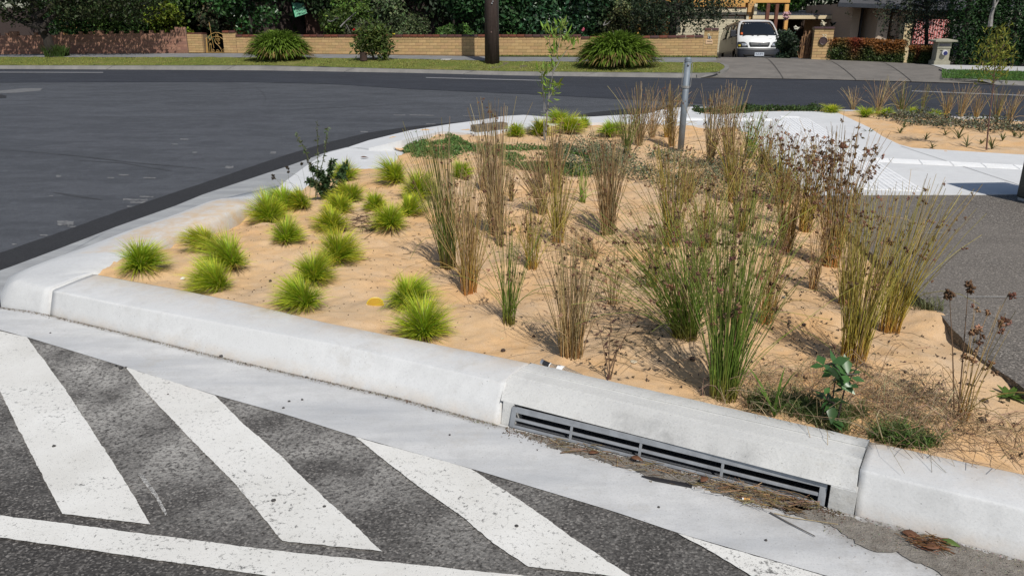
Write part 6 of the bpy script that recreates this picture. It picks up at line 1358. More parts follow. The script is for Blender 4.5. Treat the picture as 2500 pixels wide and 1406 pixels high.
conifer(2340, 4.7, 38, 5.5, 'leftmost conifer of the dark hedge, beside the concrete letterbox pier'); conifer(2398, 4.8, 34, 5.2, 'conifer in the hedge second from the left'); conifer(2455, 4.8, 36, 5.4, 'conifer right of the silver branch'); conifer(2520, 4.8, 38, 5.4, 'conifer at the right edge of the picture'); conifer(2600, 4.8, 45, 5.4, 'conifer beyond the right edge of the picture')
branch([(2417, 66), (2420, 40), (2427, 15), (2430, -20)], 3.4, .07, 'silver-white bare branch between the conifers', 'silver_branch')
branch([(2427, 20), (2434, 8), (2438, 2)], 3.4, .03, 'silver side twig beside the thick silver branch', 'silver_branch')

# red-tipped hedge in two parts
def hedge(x0, x1, yb0, yb1, yt, off, dep, label, n):
    r = np.random.default_rng(int(x0)); A_ = OFF(x0, yb0, off); B_ = OFF(x1, yb1, off); L_ = np.linalg.norm((B_ - A_)[:2]); d = (B_ - A_) / np.linalg.norm(B_ - A_); nn = np.array([-d[1], d[0], 0]); H = OFF((x0 + x1) / 2, yt, off)[2] - (A_[2] + B_[2]) / 2
    e = empty('clipped_hedge', A_, 0, label, 'hedge'); s = r.random(n) * L_; face = r.random(n); bul = .10 * vnoise(s * 1.6, s * 0 + 3) ; u = r.random(n)
    y = np.where(face < .6, 0 + .1 * r.random(n), u * dep); z = np.where(face < .6, u * H, H * (1 + .06 * r.random(n))) * (.93 + bul); y = y - bul * .8
    C = s[:, None] * d + y[:, None] * nn + z[:, None] * np.array([0, 0, 1.]); C[:, 2] = np.maximum(C[:, 2], .02)
    hf = np.clip(z / H, 0, 1); redp = np.exp(-((s - L_ * .36) / (.09 * L_)) ** 2); g = np.array((.05, .075, .02)); o_ = np.array((.21, .085, .022)); rd = np.array((.20, .035, .022))
    w = np.clip((hf - .42) * 2.2 + (vnoise(s * 2.5, z * 2.5) - .5) * 1.5, 0, 1)[:, None]; cc = g * (1 - w) + o_ * w; q = np.clip(redp * (.1 + hf * .8), 0, .8)[:, None]; cc = cc * (1 - q) + rd * q; cc = np.clip(cc * (1 + .35 * r.normal(size=(n, 1))), .006, 1)
    V, f = leafcloud(r, C, np.full(n, .055), np.array([0, -.6, .5]), 1.4); obj('foliage', mesh_np('foliage', V, f, MT['leaf'], np.repeat(cc, 4, 0)), e)
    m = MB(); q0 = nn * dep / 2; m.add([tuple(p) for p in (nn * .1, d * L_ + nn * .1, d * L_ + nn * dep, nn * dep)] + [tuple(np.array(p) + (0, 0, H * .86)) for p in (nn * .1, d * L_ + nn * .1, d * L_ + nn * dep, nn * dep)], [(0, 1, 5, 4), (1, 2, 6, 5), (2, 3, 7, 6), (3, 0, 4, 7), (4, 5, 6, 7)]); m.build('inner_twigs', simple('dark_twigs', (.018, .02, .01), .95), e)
hedge(2018, 2204, 149, 156, 102, 4.5, .9, 'clipped hedge with orange and red tips before the beige house', 9000)
hedge(2216, 2272, 156, 159, 118, 4.6, .8, 'short orange-tipped hedge between cream column and letterbox pier', 3600)
# strappy clumps on the verge
def strappy(px, py, wpx, top, off, label, n=900):
    b = OFF(px, py, off); mp = (b[1] * CP + 1.4 * SP) / F; W = wpx * mp / 2; H = OFF(px, top, off)[2] - b[2]; r = np.random.default_rng(abs(int(px))); e = empty('strappy_clump', b, 0, label, 'agapanthus')
    n = int(n * 1.5); th = r.random(n) * 6.283; el = np.arcsin(np.clip(r.random(n) ** .85, 0, .995)); k = 8; t = np.linspace(0, 1, k)
    u = np.stack([np.cos(el) * np.cos(th) * W, np.cos(el) * np.sin(th) * W * .75, np.sin(el) * H], 1); s0_ = .30 + .3 * r.random(n); s1_ = .86 + .2 * r.random(n)
    P = u[:, None, :] * (s0_[:, None] + (s1_ - s0_)[:, None] * (t ** .9)[None])[..., None]; P[..., 2] += (H * (.16 + .12 * r.random(n)) * (1.1 - np.sin(el) * .5))[:, None] * (np.sin(t * 2.6) - .55 * t ** 3)[None] * .9; P[:, 1:, :2] += (r.normal(size=(n, 1, 2)) * W * .06 * t[None, 1:, None]); P[..., 2] = np.maximum(P[..., 2], .015)
    side = np.stack([-np.sin(th), np.cos(th), r.normal(size=n) * .25], 1); Wd = .052 * np.array([.7, .9, 1, 1, .95, .8, .55, .1])[None] * (.8 + .4 * r.random((n, 1))); V, f = ribbons(P, Wd, side)
    c0, c1, dead = np.array((.075, .13, .02)), np.array((.16, .25, .03)), np.array((.34, .25, .09)); cc = c0 + (c1 - c0) * t[:, None]; C = np.repeat(cc[None], n, 0) * (1 + .3 * r.normal(size=(n, 1, 1))); dd = (el < .3) & (r.random(n) < .45); C = np.where(dd[:, None, None], dead * (.6 + .6 * r.random((n, 1, 1))), C)
    obj('leaves', mesh_np('leaves', V, f, MT['blade'], np.clip(np.repeat(C[:, :, None], 2, 2).reshape(-1, 3), .008, 1)), e)
strappy(685, 146, 172, 72, 1.9, 'round clump of strappy leaves on the verge, left of the small bush', 1300); strappy(1507, 162, 212, 76, 1.5, 'larger round clump of strappy leaves on the verge, right of the timber pole', 1600)
# narrow-leaved bush with a timber guard
b = OFF(912, 148, 2.0); e = empty('verge_bush', b, 0, 'bushy small tree with drooping leaves behind a brown timber guard', 'bush'); r = np.random.default_rng(12); C = []
for (x, y, sx, sz, n_) in ((905, 85, .45, .30, 360), (890, 80, .25, .2, 160), (925, 75, .28, .3, 240), (910, 100, .6, .28, 460), (880, 112, .25, .3, 200), (938, 115, .28, .32, 240), (915, 118, .4, .2, 220), (940, 138, .15, .2, 90), (925, 90, .35, .25, 200)):
    q = PY(x, y, b[1]) - b; C.append(q + r.normal(size=(n_, 3)) * np.array([sx, .35, sz]) * .5)
C = np.concatenate(C); V, f = leafcloud(r, C, np.full(len(C), .075), np.array([0, -.3, .4]), 2.6, .8); obj('foliage', mesh_np('foliage', V, f, MT['leaf'], np.repeat(colvar(r, (.085, .12, .028), len(C), .4), 4, 0)), e)
m = MB(); 
for pts in ([(912, 148), (910, 130), (905, 105), (895, 90)], [(911, 132), (925, 110), (928, 85)], [(912, 135), (900, 118), (885, 108)]): m.tube([tuple(PY(x, y, b[1]) - b) for x, y in pts], [.05, .04, .03, .02][:len(pts)], 6)
m.build('trunk', MT['bark'], e)
gd = OFF(886, 148, 1.9); e = empty('timber_guard', gd, 0, 'low brown timber guard rail round the verge bush', 'guard rail'); brn = simple('brown_timber', (.045, .025, .018), .9, var=.3)
m = MB(); m.tube([tuple(PY(883, 149, gd[1]) - gd), tuple(PY(881, 124, gd[1]) - gd)], .045, 6); m.build('post', brn, e); m = MB(); m.tube([tuple(PY(940, 148, gd[1] + .7) - gd), tuple(PY(938, 122, gd[1] + .7) - gd)], .045, 6); m.build('post', brn, e)
m = MB(); m.tube([tuple(PY(880, 124, gd[1]) - gd), tuple(PY(938, 122, gd[1] + .1) - gd)], .05, 6); m.build('rail', brn, e)
m = MB(); m.lathe((0, 0, 0), [(.0, .0), (.14, .0), (.13, .28), (.0, .30)], 10); o = m.build('stump', brn, loc=tuple(OFF(888, 148.5, 1.75))); tag(o, 'short dark stump at the foot of the timber guard', 'stump')
c = OFF(510, 129, 3.95); 
tree('grey_shrub', 478, 4.0, 21, .52, .1, 900, .05, (.13, .15, .11), 'small silver-grey shrub at the foot of the gate pier', 'shrub', lobes=8, trunk=.015, depth=.25)
# timber pole
pb2 = OFF(1202, 157, 1.95); e = empty('timber_pole', pb2, 0, 'dark brown timber power pole on the verge', 'power pole'); m = MB(); m.tube([(0, 0, -.2), (-.03, 0, 2.7), (-.08, 0, 9)], [.262, .222, .17], 18); o = m.build('pole', MT['pole'], e, smooth=True)
m = MB(); m.tube([(.232, -.02, 0), (.205, -.02, 2.75), (.12, 0, 9)], .016, 6); m.build('cable_conduit', simple('conduit', (.05, .045, .045), .6), e)
for (x, y, s) in ((1203.5, 4, .02), (1201, 9, .025), (1199.5, 79, .02)):
    c = PY(x, y, pb2[1] - .235) - pb2; m = MB(); m.tube([tuple(c), tuple(c - (0, .03, 0))], s, 10); m.build('bolt', MT['strap'] if y < 50 else simple('rusty_bolt', (.2, .13, .11), .7), e)

# ------------------------------------------------------------------ buildings
def pbox(e, name, x0, x1, y0, y1, Y, dep, mat, bevel=0, lean=False):
    a = PY(x0, (y0 + y1) / 2, Y); b = PY(x1, (y0 + y1) / 2, Y); zt = PY((x0 + x1) / 2, y0, Y)[2]; zb = PY((x0 + x1) / 2, y1, Y)[2]; el = np.array(e.location)
    m = MB(); m.box(tuple(np.array([(a[0] + b[0]) / 2, Y + dep / 2, (zt + zb) / 2]) - el), (b[0] - a[0], dep, zt - zb)); return m.build(name, mat, e, bevel=bevel)
ybrick = simple('house_cream_brick', (.52, .30, .11), .85, var=.12, scale=3, sv=(2, 2, 12)); dbrick = simple('dark_house_brick', (.06, .04, .035), .9, two=(.035, .025, .022), scale=8, sv=(1, 1, 8)); dkroof = simple('dark_roof_tiles', (.05, .05, .055), .7, two=(.03, .03, .035), scale=10, sv=(2, 9, 2), bump=.5)
glass = simple('window_glass', (.03, .035, .04), .12, spec=.6, var=.1); creamp = simple('cream_paint', (.62, .56, .40), .6, var=.05); cream2 = simple('cream_fascia', (.66, .54, .34), .6, var=.05); orange = simple('orange_timber', (.62, .33, .09), .6, var=.08, sv=(1, 1, 6), scale=4); redbrown = simple('red_brown_timber', (.13, .045, .025), .7, var=.2)
# house behind the left trees: brick walls with real wall pieces between windows, roof, tinted windows
h = empty('brick_house', PY(400, 130, 43), 0, 'cream brick house mostly hidden behind the left garden trees', 'house'); h.location.z = 0.1
pbox(h, 'wall', -300, 148, 20, 140, 43, 7, dbrick); pbox(h, 'wall', 150, 240, 20, 140, 43, 7, ybrick); pbox(h, 'wall', 240.2, 262, 20, 57, 43, 7, ybrick); pbox(h, 'wall', 240.2, 262, 88, 140, 43, 7, ybrick); pbox(h, 'wall', 262.2, 500, 20, 140, 43, 7, dbrick); pbox(h, 'wall', 500.2, 560, 20, 140, 43, 7, dbrick); pbox(h, 'wall', 560.2, 620, 20, 140, 43, 7, ybrick)
w_ = pbox(h, 'window', 240.2, 262, 57, 88, 43.05, .08, simple('green_grey_frame', (.22, .28, .25), .5)); pbox(h, 'window', 300, 345, 50, 80, 42.9, .08, glass); pbox(h, 'window', 595, 612, 55, 78, 42.9, .08, simple('pale_curtain_glass', (.25, .3, .25), .4))
m = MB(); a, b = PY(120, 5, 42.2), PY(660, 5, 42.2); el = np.array(h.location); m.add([tuple(np.array(p) - el) for p in ((a[0], 42.2, 2.85), (b[0], 42.2, 2.85), (b[0] - 2.5, 46.5, 4.9), (a[0] + 2.5, 46.5, 4.9), (a[0], 51, 2.85), (b[0], 51, 2.85))], [(0, 1, 2, 3), (4, 3, 2, 5), (0, 3, 4), (1, 5, 2), (0, 4, 5, 1)]); m.build('roof', dkroof, h)
h2 = empty('brick_chimney_house', PY(760, 130, 40), 0, 'dark brick house wall beside the green awning', 'house'); h2.location.z = .1
pbox(h2, 'wall', 743, 790, -80, 140, 40, 4, simple('brown_house_brick', (.085, .045, .035), .9, var=.2, scale=5, sv=(1, 1, 10))); pbox(h2, 'wall', 790.5, 1535, -10, 140, 43, 4, dbrick); pbox(h2, 'wall', 620, 742.6, -40, 140, 41.5, 4, dbrick)
aw = empty('striped_awning', PY(730, 25, 39.2), R(0), 'green and white striped awning between dark trees', 'awning'); gw = simple('green_awning', (.02, .22, .10), .6, var=.05); pw = simple('pale_green_stripe', (.28, .55, .40), .6, var=.05); ael = np.array(aw.location)
for i in range(18):
    x0 = 716 + i * 1.65; m = MB(); c4 = [PY(x0 - 4, 8 + .0 * i, 40.0), PY(x0 - 4 + 1.65, 8, 40.0), PY(x0 + 4 + 1.65, 42 - i * .55, 38.8), PY(x0 + 4, 42 - i * .55, 38.8)]; m.add([tuple(q - ael) for q in c4] + [tuple(q - ael - (0, 0, .02)) for q in c4], [(3, 2, 1, 0), (4, 5, 6, 7), (0, 1, 5, 4), (1, 2, 6, 5), (2, 3, 7, 6), (3, 0, 4, 7)]); m.build('stripe', pw if i % 2 else gw, aw)
# garage with roller door
g = empty('garage', PY(1730, 140, 41), 0, 'garage with cream roller door and orange brick above', 'garage'); g.location.z = -.4
pbox(g, 'wall', 1540, 1636, -60, 170, 41, 6, ybrick); pbox(g, 'wall', 1636.2, 1823, -60, 17.5, 41, 6, simple('orange_brick', (.58, .33, .10), .85, var=.12, scale=3, sv=(2, 2, 14))); pbox(g, 'wall', 1823.2, 1841, -60, 170, 41, 6, simple('orange_brick_pier', (.52, .30, .11), .85, var=.15, scale=3, sv=(2, 2, 14)))
pbox(g, 'lintel', 1636.2, 1823, 17.7, 19.6, 40.95, .2, redbrown); pbox(g, 'panel', 1636.2, 1823, 19.8, 37, 41.0, .1, creamp); pbox(g, 'door_frame', 1817, 1823, 37, 160, 40.98, .12, creamp); pbox(g, 'shadow_gap', 1636, 1817, 37.1, 39.6, 41.05, .1, redbrown); pbox(g, 'downpipe', 1836, 1843, 10, 150, 40.8, .12, creamp)
dr_ = MB()
for i in range(26): 
    y = 39.8 + i * 3.75; pbox(g, 'door_slat', 1636, 1816.8, y, y + 3.25, 41.08, .05, creamp)
pbox(g, 'door_backing', 1636, 1816.8, 39.8, 140, 41.14, .03, simple('slat_gap', (.16, .13, .09), .8))
m = MB(); el = np.array(g.location); a, b = PY(1500, 0, 39.5), PY(1850, 0, 39.5); m.add([tuple(np.array(p) - el) for p in ((a[0], 40.75, 3.15), (b[0], 40.75, 3.15), (b[0], 48, 3.5), (a[0], 48, 3.5), (a[0], 40.75, 3.3), (b[0], 40.75, 3.3), (b[0], 48, 3.65), (a[0], 48, 3.65))], [(3, 2, 1, 0), (4, 5, 6, 7), (0, 1, 5, 4), (1, 2, 6, 5), (2, 3, 7, 6), (3, 0, 4, 7)]); m.build('roof', dkroof, g)
# orange timber carport in front
cp = empty('timber_carport', PY(1890, 130, 34.6), 0, 'orange timber carport frame over the van', 'carport'); cp.location.z = .1
pbox(cp, 'beam', 1562, 1930, -14, 7.5, 34.6, .14, orange); pbox(cp, 'post', 1556, 1562.5, 0, 160, 34.62, .14, orange); pbox(cp, 'post', 1916, 1925, 11, 45, 34.62, .14, orange); pbox(cp, 'post', 1911, 1919, 45, 152, 34.62, .14, orange)
pbox(cp, 'rear_post', 1866, 1874, 9, 150, 38.6, .14, redbrown); pbox(cp, 'rear_post', 1888, 1895.5, 9, 150, 37.2, .14, redbrown); pbox(cp, 'side_beam', 1885, 1925, 7.8, 10.2, 34.8, .12, redbrown)
for Yr in (36.0, 37.4, 38.8, 40.2): pbox(cp, 'rafter', 1562, 1930, -20, -12, Yr, .06, orange)
# metal carports further right
mc = empty('metal_carport', PY(1960, 140, 38), 0, 'low carport with cream fascia and grey corrugated roof', 'carport'); mc.location.z = -.3; el = np.array(mc.location)
zinc = simple('grey_corrugated', (.13, .135, .15), .45, .3, var=.2, scale=3, sv=(14, .5, 1)); hil = simple('pale_roof_highlight', (.62, .66, .70), .3, var=.05)
def quadp(e, name, pts, mat, th=.05):
    el = np.array(e.location); m = MB(); P = [np.array(p) - el for p in pts]; n = len(P); m.add([tuple(p) for p in P] + [tuple(p - (0, 0, th)) for p in P], [tuple(range(n)), tuple(range(n, 2 * n))[::-1]] + [(i, i + n, (i + 1) % n + n, (i + 1) % n) for i in range(n)]); return m.build(name, mat, e)
quadp(mc, 'roof', [PY(1838, 38, 40), PY(2062, 38.2, 40), PY(2004, 35.5, 44), PY(1958, 25.5, 47), PY(1838, 25.5, 47)], zinc)
for i in range(34): x = 1842 + i * 6.4; o = pbox(mc, 'corrugation', x, x + 2.6, 36.6, 38.2, 39.98, .3, zinc)
for i in range(9): pbox(mc, 'roof_highlight', 1842 + i * 13, 1852 + i * 13, 27.6, 29.8, 45.2, .3, hil)  # pale boxes paint the highlights on the corrugated metal
pbox(mc, 'fascia', 1838, 2060, 38.4, 47, 39.95, .08, cream2); pbox(mc, 'fascia_end', 2056.5, 2060.5, 38.4, 51, 39.8, .12, cream2)
quadp(mc, 'soffit', [PY(1838, 47.2, 40.05), PY(2058, 47.2, 40.05), PY(2058, 47, 46), PY(1838, 47, 46)], simple('brown_soffit', (.10, .065, .035), .8), .03)
pbox(mc, 'rear_wall', 1838, 2075, 44, 160, 46.4, .2, simple('dark_brown_boards', (.055, .035, .025), .9, var=.2)); pbox(mc, 'post', 2047, 2052, 62, 150, 40.2, .12, simple('brown_post', (.20, .14, .10), .7)); pbox(mc, 'side_wall', 2053, 2082, 49, 160, 42, .2, simple('umber_wall', (.13, .08, .06), .85, var=.08))
# brick gate pier with 22 and round emblem
pr = empty('brick_pier', OFF(2004, 147, 4.45), wc.rz, 'cream brick pier numbered 22 with a round brown emblem', 'pier'); pc = np.array(pr.location); wp = Wall(OFF(1985, 147, 4.45), OFF(1985, 147, 4.45) + np.array([*DK, 0]) ); cS = float((pc[:2] - wp.a) @ wp.d)
s0, zt = wp.hit(1987, 71); s1, zb = wp.hit(2023.5, 148); w_ = .64; nb = 11; hh = (zt - zb) / nb; m = MB(); m.box((0, .32, (zt + zb) / 2 - pc[2]), (w_ - .012, w_ - .012, zt - zb - .01)); m.build('mortar', mort_c, pr)
for j in range(nb):
    ln_ = [w_ / 2] * 2 if j % 2 == 0 else [w_ / 4, w_ / 2, w_ / 4]; a_ = -w_ / 2
    for k_, L_ in enumerate(ln_): o = bpy.data.objects.new('brick', cmesh[(j + k_ * 2) % 5]); link(o, pr); o.location = (a_ + L_ / 2, .055, zb + hh * (j + .5) - pc[2]); o.scale = ((L_ - .012) / .285, 1, (hh - .012) / .1); a_ += L_
    for sx in (-1, 1): o = bpy.data.objects.new('brick', cmesh[(j + sx) % 5]); link(o, pr); o.location = (sx * (w_ / 2 - .05), .37, zb + hh * (j + .5) - pc[2]); o.scale = (.1 / .285, 4.6, (hh - .012) / .1)
for k_ in range(2): o = bpy.data.objects.new('cap_tile', capmesh[3]); link(o, pr); o.location = (w_ * (.5 * k_ - .25), .32, zt - pc[2]); o.scale = (w_ / 2 * 1.06 / .29, 4.2, .8)
o = obj('digits', textmesh('22', .16, simple('cream_digits', (.80, .72, .52), .5), 'digits'), pr, (.02, -.008, wp.hit(2005, 89)[1] - pc[2])); o.rotation_euler = (R(90), 0, 0)
m = MB(); em = simple('brown_emblem', (.055, .03, .03), .5, var=.2, scale=20); ez = wp.hit(2004, 100.5)[1] - pc[2]; m.tube([(0, -.002, ez), (0, -.05, ez)], [.14, .12], 20); m.build('emblem', em, pr); m = MB(); m.tube([(.12 * math.cos(t), -.05, ez + .12 * math.sin(t)) for t in np.linspace(0, 6.283, 20)], .018, 6, False); m.build('emblem_ring', em, pr)
# rose bush and dry lattice between van and pier
tree('rose_bush', 1954, 4.8, 27, 1.75, .15, 4200, .065, (.022, .038, .018), 'dark rose bush between the van and the brick pier', 'bush', lobes=14, trunk=.03, depth=.5)
la = empty('dry_vine_lattice', OFF(1970, 145, 4.9), wc.rz, 'tangle of dry brown vine stems beside the brick pier', 'vine'); m = MB(); r = np.random.default_rng(8); l0 = np.array(la.location)
for i in range(46):
    x = 1958 + r.random() * 24; lo_ = (x - 1968) * .25; a, b = OFF(x - 8, 143, 4.85), OFF(x + 3 + r.normal() * 3, 74 + r.random() * 38, 4.85 + r.random() * .3); mm = (a + b) / 2 + r.normal(size=3) * .06; rot = Matrix.Rotation(-wc.rz, 3, 'Z'); m.tube([tuple(rot @ Vector(tuple(float(c) for c in (q - l0)))) for q in (a, mm, b)], .012 + .012 * r.random(), 5)
m.build('stems', simple('dry_vine', (.30, .17, .08), .9, two=(.12, .06, .035), scale=9), la)
# beige house at right
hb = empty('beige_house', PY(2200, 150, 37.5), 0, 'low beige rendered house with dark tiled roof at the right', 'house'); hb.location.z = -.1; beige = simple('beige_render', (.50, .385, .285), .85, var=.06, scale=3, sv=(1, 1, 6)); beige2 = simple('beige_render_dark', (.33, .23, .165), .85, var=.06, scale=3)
pbox(hb, 'wall', 2074, 2094, 8, 165, 37.6, 6, beige); pbox(hb, 'wall', 2094.2, 2136, 8, 21, 37.65, 6, beige2); pbox(hb, 'wall', 2132, 2137, 21, 165, 37.7, 4, beige); pbox(hb, 'wall', 2138, 2166, 8, 165, 36.6, 6, beige); pbox(hb, 'wall', 2166.2, 2182, 8, 165, 37.8, 5, beige2); pbox(hb, 'wall', 2182.2, 2236, 8, 165, 37.2, 5, beige); pbox(hb, 'pilaster', 2177, 2191, 34, 88, 37.0, .16, beige); pbox(hb, 'ledge', 2178, 2190, 88.3, 89.6, 36.95, .2, redbrown)
pbox(hb, 'window', 2096, 2131, 22, 165, 38.3, .1, glass); fr_ = simple('grey_frame', (.18, .19, .21), .5); wht = simple('pale_frame', (.32, .32, .30), .5)
for a in ((2096, 2099, 22, 165), (2104, 2106, 22, 165), (2112, 2113.5, 22, 60)): pbox(hb, 'window_frame', *a, 38.2, .08, fr_)
for a in ((2110, 2112, 38, 60), (2121, 2123, 38, 60), (2110, 2123, 37.5, 39), (2110, 2123, 59, 60.5)): pbox(hb, 'sash', *a, 38.1, .08, wht)
pbox(hb, 'curtain', 2099, 2104, 24, 160, 38.24, .05, simple('grey_curtain', (.16, .17, .18), .9)); pbox(hb, 'blind', 2113, 2131, 24, 36, 38.22, .05, simple('pale_blind', (.16, .13, .11), .9)); pbox(hb, 'blind', 2114, 2130, 62, 160, 38.26, .03, simple('tan_blind', (.15, .11, .07), .9))
slate = simple('grey_slate_roof', (.085, .085, .09), .75, two=(.055, .055, .06), scale=8, sv=(3, 8, 3), bump=.5)
quadp(hb, 'roof', [PY(2048, 7, 36.4), PY(2250, 15.5, 35.6), PY(2700, 15.5, 35.6), (19, 44, 4.6), (34, 44, 4.6)][:5] if False else [PY(2048, 7, 36.6), PY(2140, 10.5, 36.0), PY(2240, 15.5, 35.6), (30.0, 35.6, PY(2240, 15.5, 35.6)[2]), (30.0, 44, 4.9), (18.2, 44, 4.9)], slate, .04)
def pbeam(e, name, a, b, th, dep, mat):
    el = np.array(e.location); a = np.array(a) - el; b = np.array(b) - el; m = MB(); m.add([tuple(a), tuple(b), tuple(b - (0, 0, th)), tuple(a - (0, 0, th))] + [tuple(q + (0, dep, 0)) for q in (a, b, b - (0, 0, th), a - (0, 0, th))], [(3, 2, 1, 0), (4, 5, 6, 7), (0, 1, 5, 4), (1, 2, 6, 5), (2, 3, 7, 6), (3, 0, 4, 7)]); m.build(name, mat, e)
gut = simple('dark_gutter', (.045, .05, .06), .5); pbeam(hb, 'gutter', PY(2047, 7, 36.55), PY(2140, 10.5, 35.95), .17, .12, gut); pbeam(hb, 'gutter', PY(2140, 10.5, 35.95), PY(2240, 15.5, 35.55), .17, .12, gut); pbeam(hb, 'gutter', PY(2240, 15.5, 35.55), (30, 35.55, PY(2240, 15.5, 35.55)[2]), .17, .12, gut)
quadp(hb, 'soffit', [PY(2049, 9, 36.7), PY(2140, 12.5, 36.1), PY(2240, 17, 35.7), (30, 35.7, PY(2240, 17.5, 35.7)[2]), (30, 38, PY(2240, 17.5, 35.7)[2]), PY(2060, 10, 38)], simple('dark_soffit', (.05, .045, .04), .8), .03)
pbox(hb, 'wall', 2236.2, 2420, 14, 47, 37.8, 4, beige2); pbox(hb, 'wall', 2236.2, 2420, 108, 165, 37.8, 4, simple('grey_render_base', (.20, .20, .21), .85))
sb = empty('striped_blind', PY(2275, 80, 35.75), 0, 'red and pink striped blind hanging under the beige house eave', 'blind'); rdm = simple('red_stripe', (.42, .10, .085), .8, var=.08); pkm = simple('pink_stripe', (.62, .36, .33), .8, var=.08)
for i in range(28): pbox(sb, 'stripe', 2231 + i * 3.1, 2231 + i * 3.1 + 3.0, 48, 108, 35.75, .03, rdm if i % 2 == 0 else pkm)
cc_ = empty('cream_column', PY(2212, 155, 31.5), 0, 'plain cream column leaning over the clipped hedge', 'column'); o = pbox(cc_, 'shaft', 2203, 2221, 58, 157, 31.4, .35, simple('cream_render', (.60, .48, .28), .8, var=.05, scale=3)); cc_.rotation_euler = (0, 0, 0)
# concrete letterbox pier
lp = empty('letterbox_pier', OFF(2292, 159.5, 4.1), R(-8), 'moulded concrete letterbox pier with a round blue opening', 'letterbox'); lc = simple('moulded_concrete', (.30, .285, .215), .85, var=.1, scale=8, bump=.3); zz_ = lambda y: PY(2292, y, float(lp.location[1]))[2] - lp.location[2]
def lbx(name, w, y0, y1, mat=lc, dy=0, dx_=0, dd=None, b=.01): m = MB(); m.box((dx_, dy, (zz_(y0) + zz_(y1)) / 2), (w, dd or w, zz_(y0) - zz_(y1))); m.build(name, mat, lp, bevel=b)
lbx('plinth', .50, 149, 161); lbx('plinth_moulding', .44, 146.8, 149.1); lbx('shaft', .40, 118.5, 147); lbx('collar', .43, 103.5, 118.6); lbx('neck', .47, 102.2, 103.6); m = MB(); z0, z1, z2 = zz_(102.3), zz_(98.8), zz_(94.8); m.add([(sx * .33, sy * .33, z0) for sx in (-1, 1) for sy in (-1, 1)] + [(sx * .33, sy * .33, z1) for sx in (-1, 1) for sy in (-1, 1)] + [(sx * .10, sy * .10, z2) for sx in (-1, 1) for sy in (-1, 1)], [(0, 1, 3, 2), (0, 4, 5, 1), (1, 5, 7, 3), (3, 7, 6, 2), (2, 6, 4, 0), (4, 8, 9, 5), (5, 9, 11, 7), (7, 11, 10, 6), (6, 10, 8, 4), (8, 10, 11, 9)]); m.build('cap', lc, lp)
lbx('number_plate', .30, 107, 112.5, simple('purple_grey_plate', (.16, .15, .17), .4), -.222, 0, .02, .002); lbx('slot', .20, 122.6, 123.6, MT['black'], -.205, 0, .02, 0)
m = MB(); bz = zz_(128.5); m.tube([(.02, -.2, bz), (.02, -.30, bz)], [.085, .085], 18); m.build('paper_tube', simple('white_ring', (.6, .6, .62), .4), lp); m = MB(); m.tube([(.035, -.295, bz - .02), (.035, -.303, bz - .02)], [.066, .066], 18); m.build('tube_opening', simple('blue_opening', (.02, .025, .12), .4), lp)

# ------------------------------------------------------------------ van
VX, VY, VZ = 10.05, 33.0, -.10
van = empty('parked_van', (VX, VY, VZ), R(-4.6), 'white passenger van facing the street, nose in the sun, flank in shade', 'van'); van.rotation_euler = (R(-4.2), 0, R(-4.6))
vp, vnt, vb = nodes('van_paint'); vb.inputs['Base Color'].default_value = (.70, .71, .70, 1); vb.inputs['Roughness'].default_value = .25; vb.inputs['Coat Weight'].default_value = .8
vshade = simple('van_side_shade', (.36, .31, .25), .3, var=.08, scale=2); blk = simple('dark_bumper', (.014, .016, .022), .5, var=.1); vgl = simple('van_glass', (.010, .012, .014), .06, spec=.8, var=.0); chrome = simple('chrome_trim', (.6, .6, .62), .15, .9, var=.0)  # flank tan paints in shade and brown reflection; the van itself is white
LV = [(.24, .10, .78, 4.62), (.30, .02, .81, 4.66), (.45, -.02, .85, 4.68), (.68, .0, .86, 4.68), (.74, .03, .86, 4.68), (.96, .08, .86, 4.67), (1.12, .16, .85, 4.66), (1.22, .24, .84, 4.65), (1.50, .52, .795, 4.62), (1.74, .78, .72, 4.58), (1.84, .92, .685, 4.54), (1.91, 1.12, .62, 4.45), (1.95, 1.4, .50, 4.25), (1.97, 1.8, .25, 4.0)]
def lv(z): return [float(np.interp(z, [q[0] for q in LV], [q[i] for q in LV])) for i in (1, 2, 3)]
def vfront(z, u, push=0.0):
    y0, hw, y1 = lv(z); return (u * (hw - .01), y0 + .22 * abs(u) ** 3.2 * (1 if z > .6 else .8) - push, z)
def vring(z):
    y0, hw, y1 = lv(z); P = [vfront(z, u) for u in np.linspace(-1, 1, 17)]
    ys = np.linspace(y0 + .30, y1 - .12, 16); P += [(hw * (1.0 if y < y1 - .3 else .985), y, z) for y in ys]; P += [(u * hw * .93, y1, z) for u in np.linspace(.95, -.95, 7)]; P += [(-hw * (1.0 if y < y1 - .3 else .985), y, z) for y in ys[::-1]]; return P
zs = [.24, .30, .38, .45, .52, .60, .68, .74, .80, .88, .96, 1.04, 1.12, 1.22, 1.36, 1.50, 1.62, 1.74, 1.80, 1.84, 1.88, 1.91, 1.935, 1.95, 1.962, 1.97]
rings = [vring(z) for z in zs]; n = len(rings[0]); vs = [p for r_ in rings for p in r_]; fs = []; mi = []
def wheelhole(y, z): return any((y - wy) ** 2 + (z - .33) ** 2 < .39 ** 2 for wy in (.78, 3.38))
for i in range(len(zs) - 1):
    for j in range(n):
        a, b_ = i * n + j, i * n + (j + 1) % n; y_ = (rings[i][j][1] + rings[i][(j + 1) % n][1]) / 2; z_ = (zs[i] + zs[i + 1]) / 2; sidef = 17 <= j < 32 or j >= 40
        if sidef and wheelhole(y_, z_): continue
        fs.append((a, b_, b_ + n, a + n)); mi.append(2 if (z_ < .74 and j < 17) else (1 if (j >= 17 and z_ < 1.9) else 0))
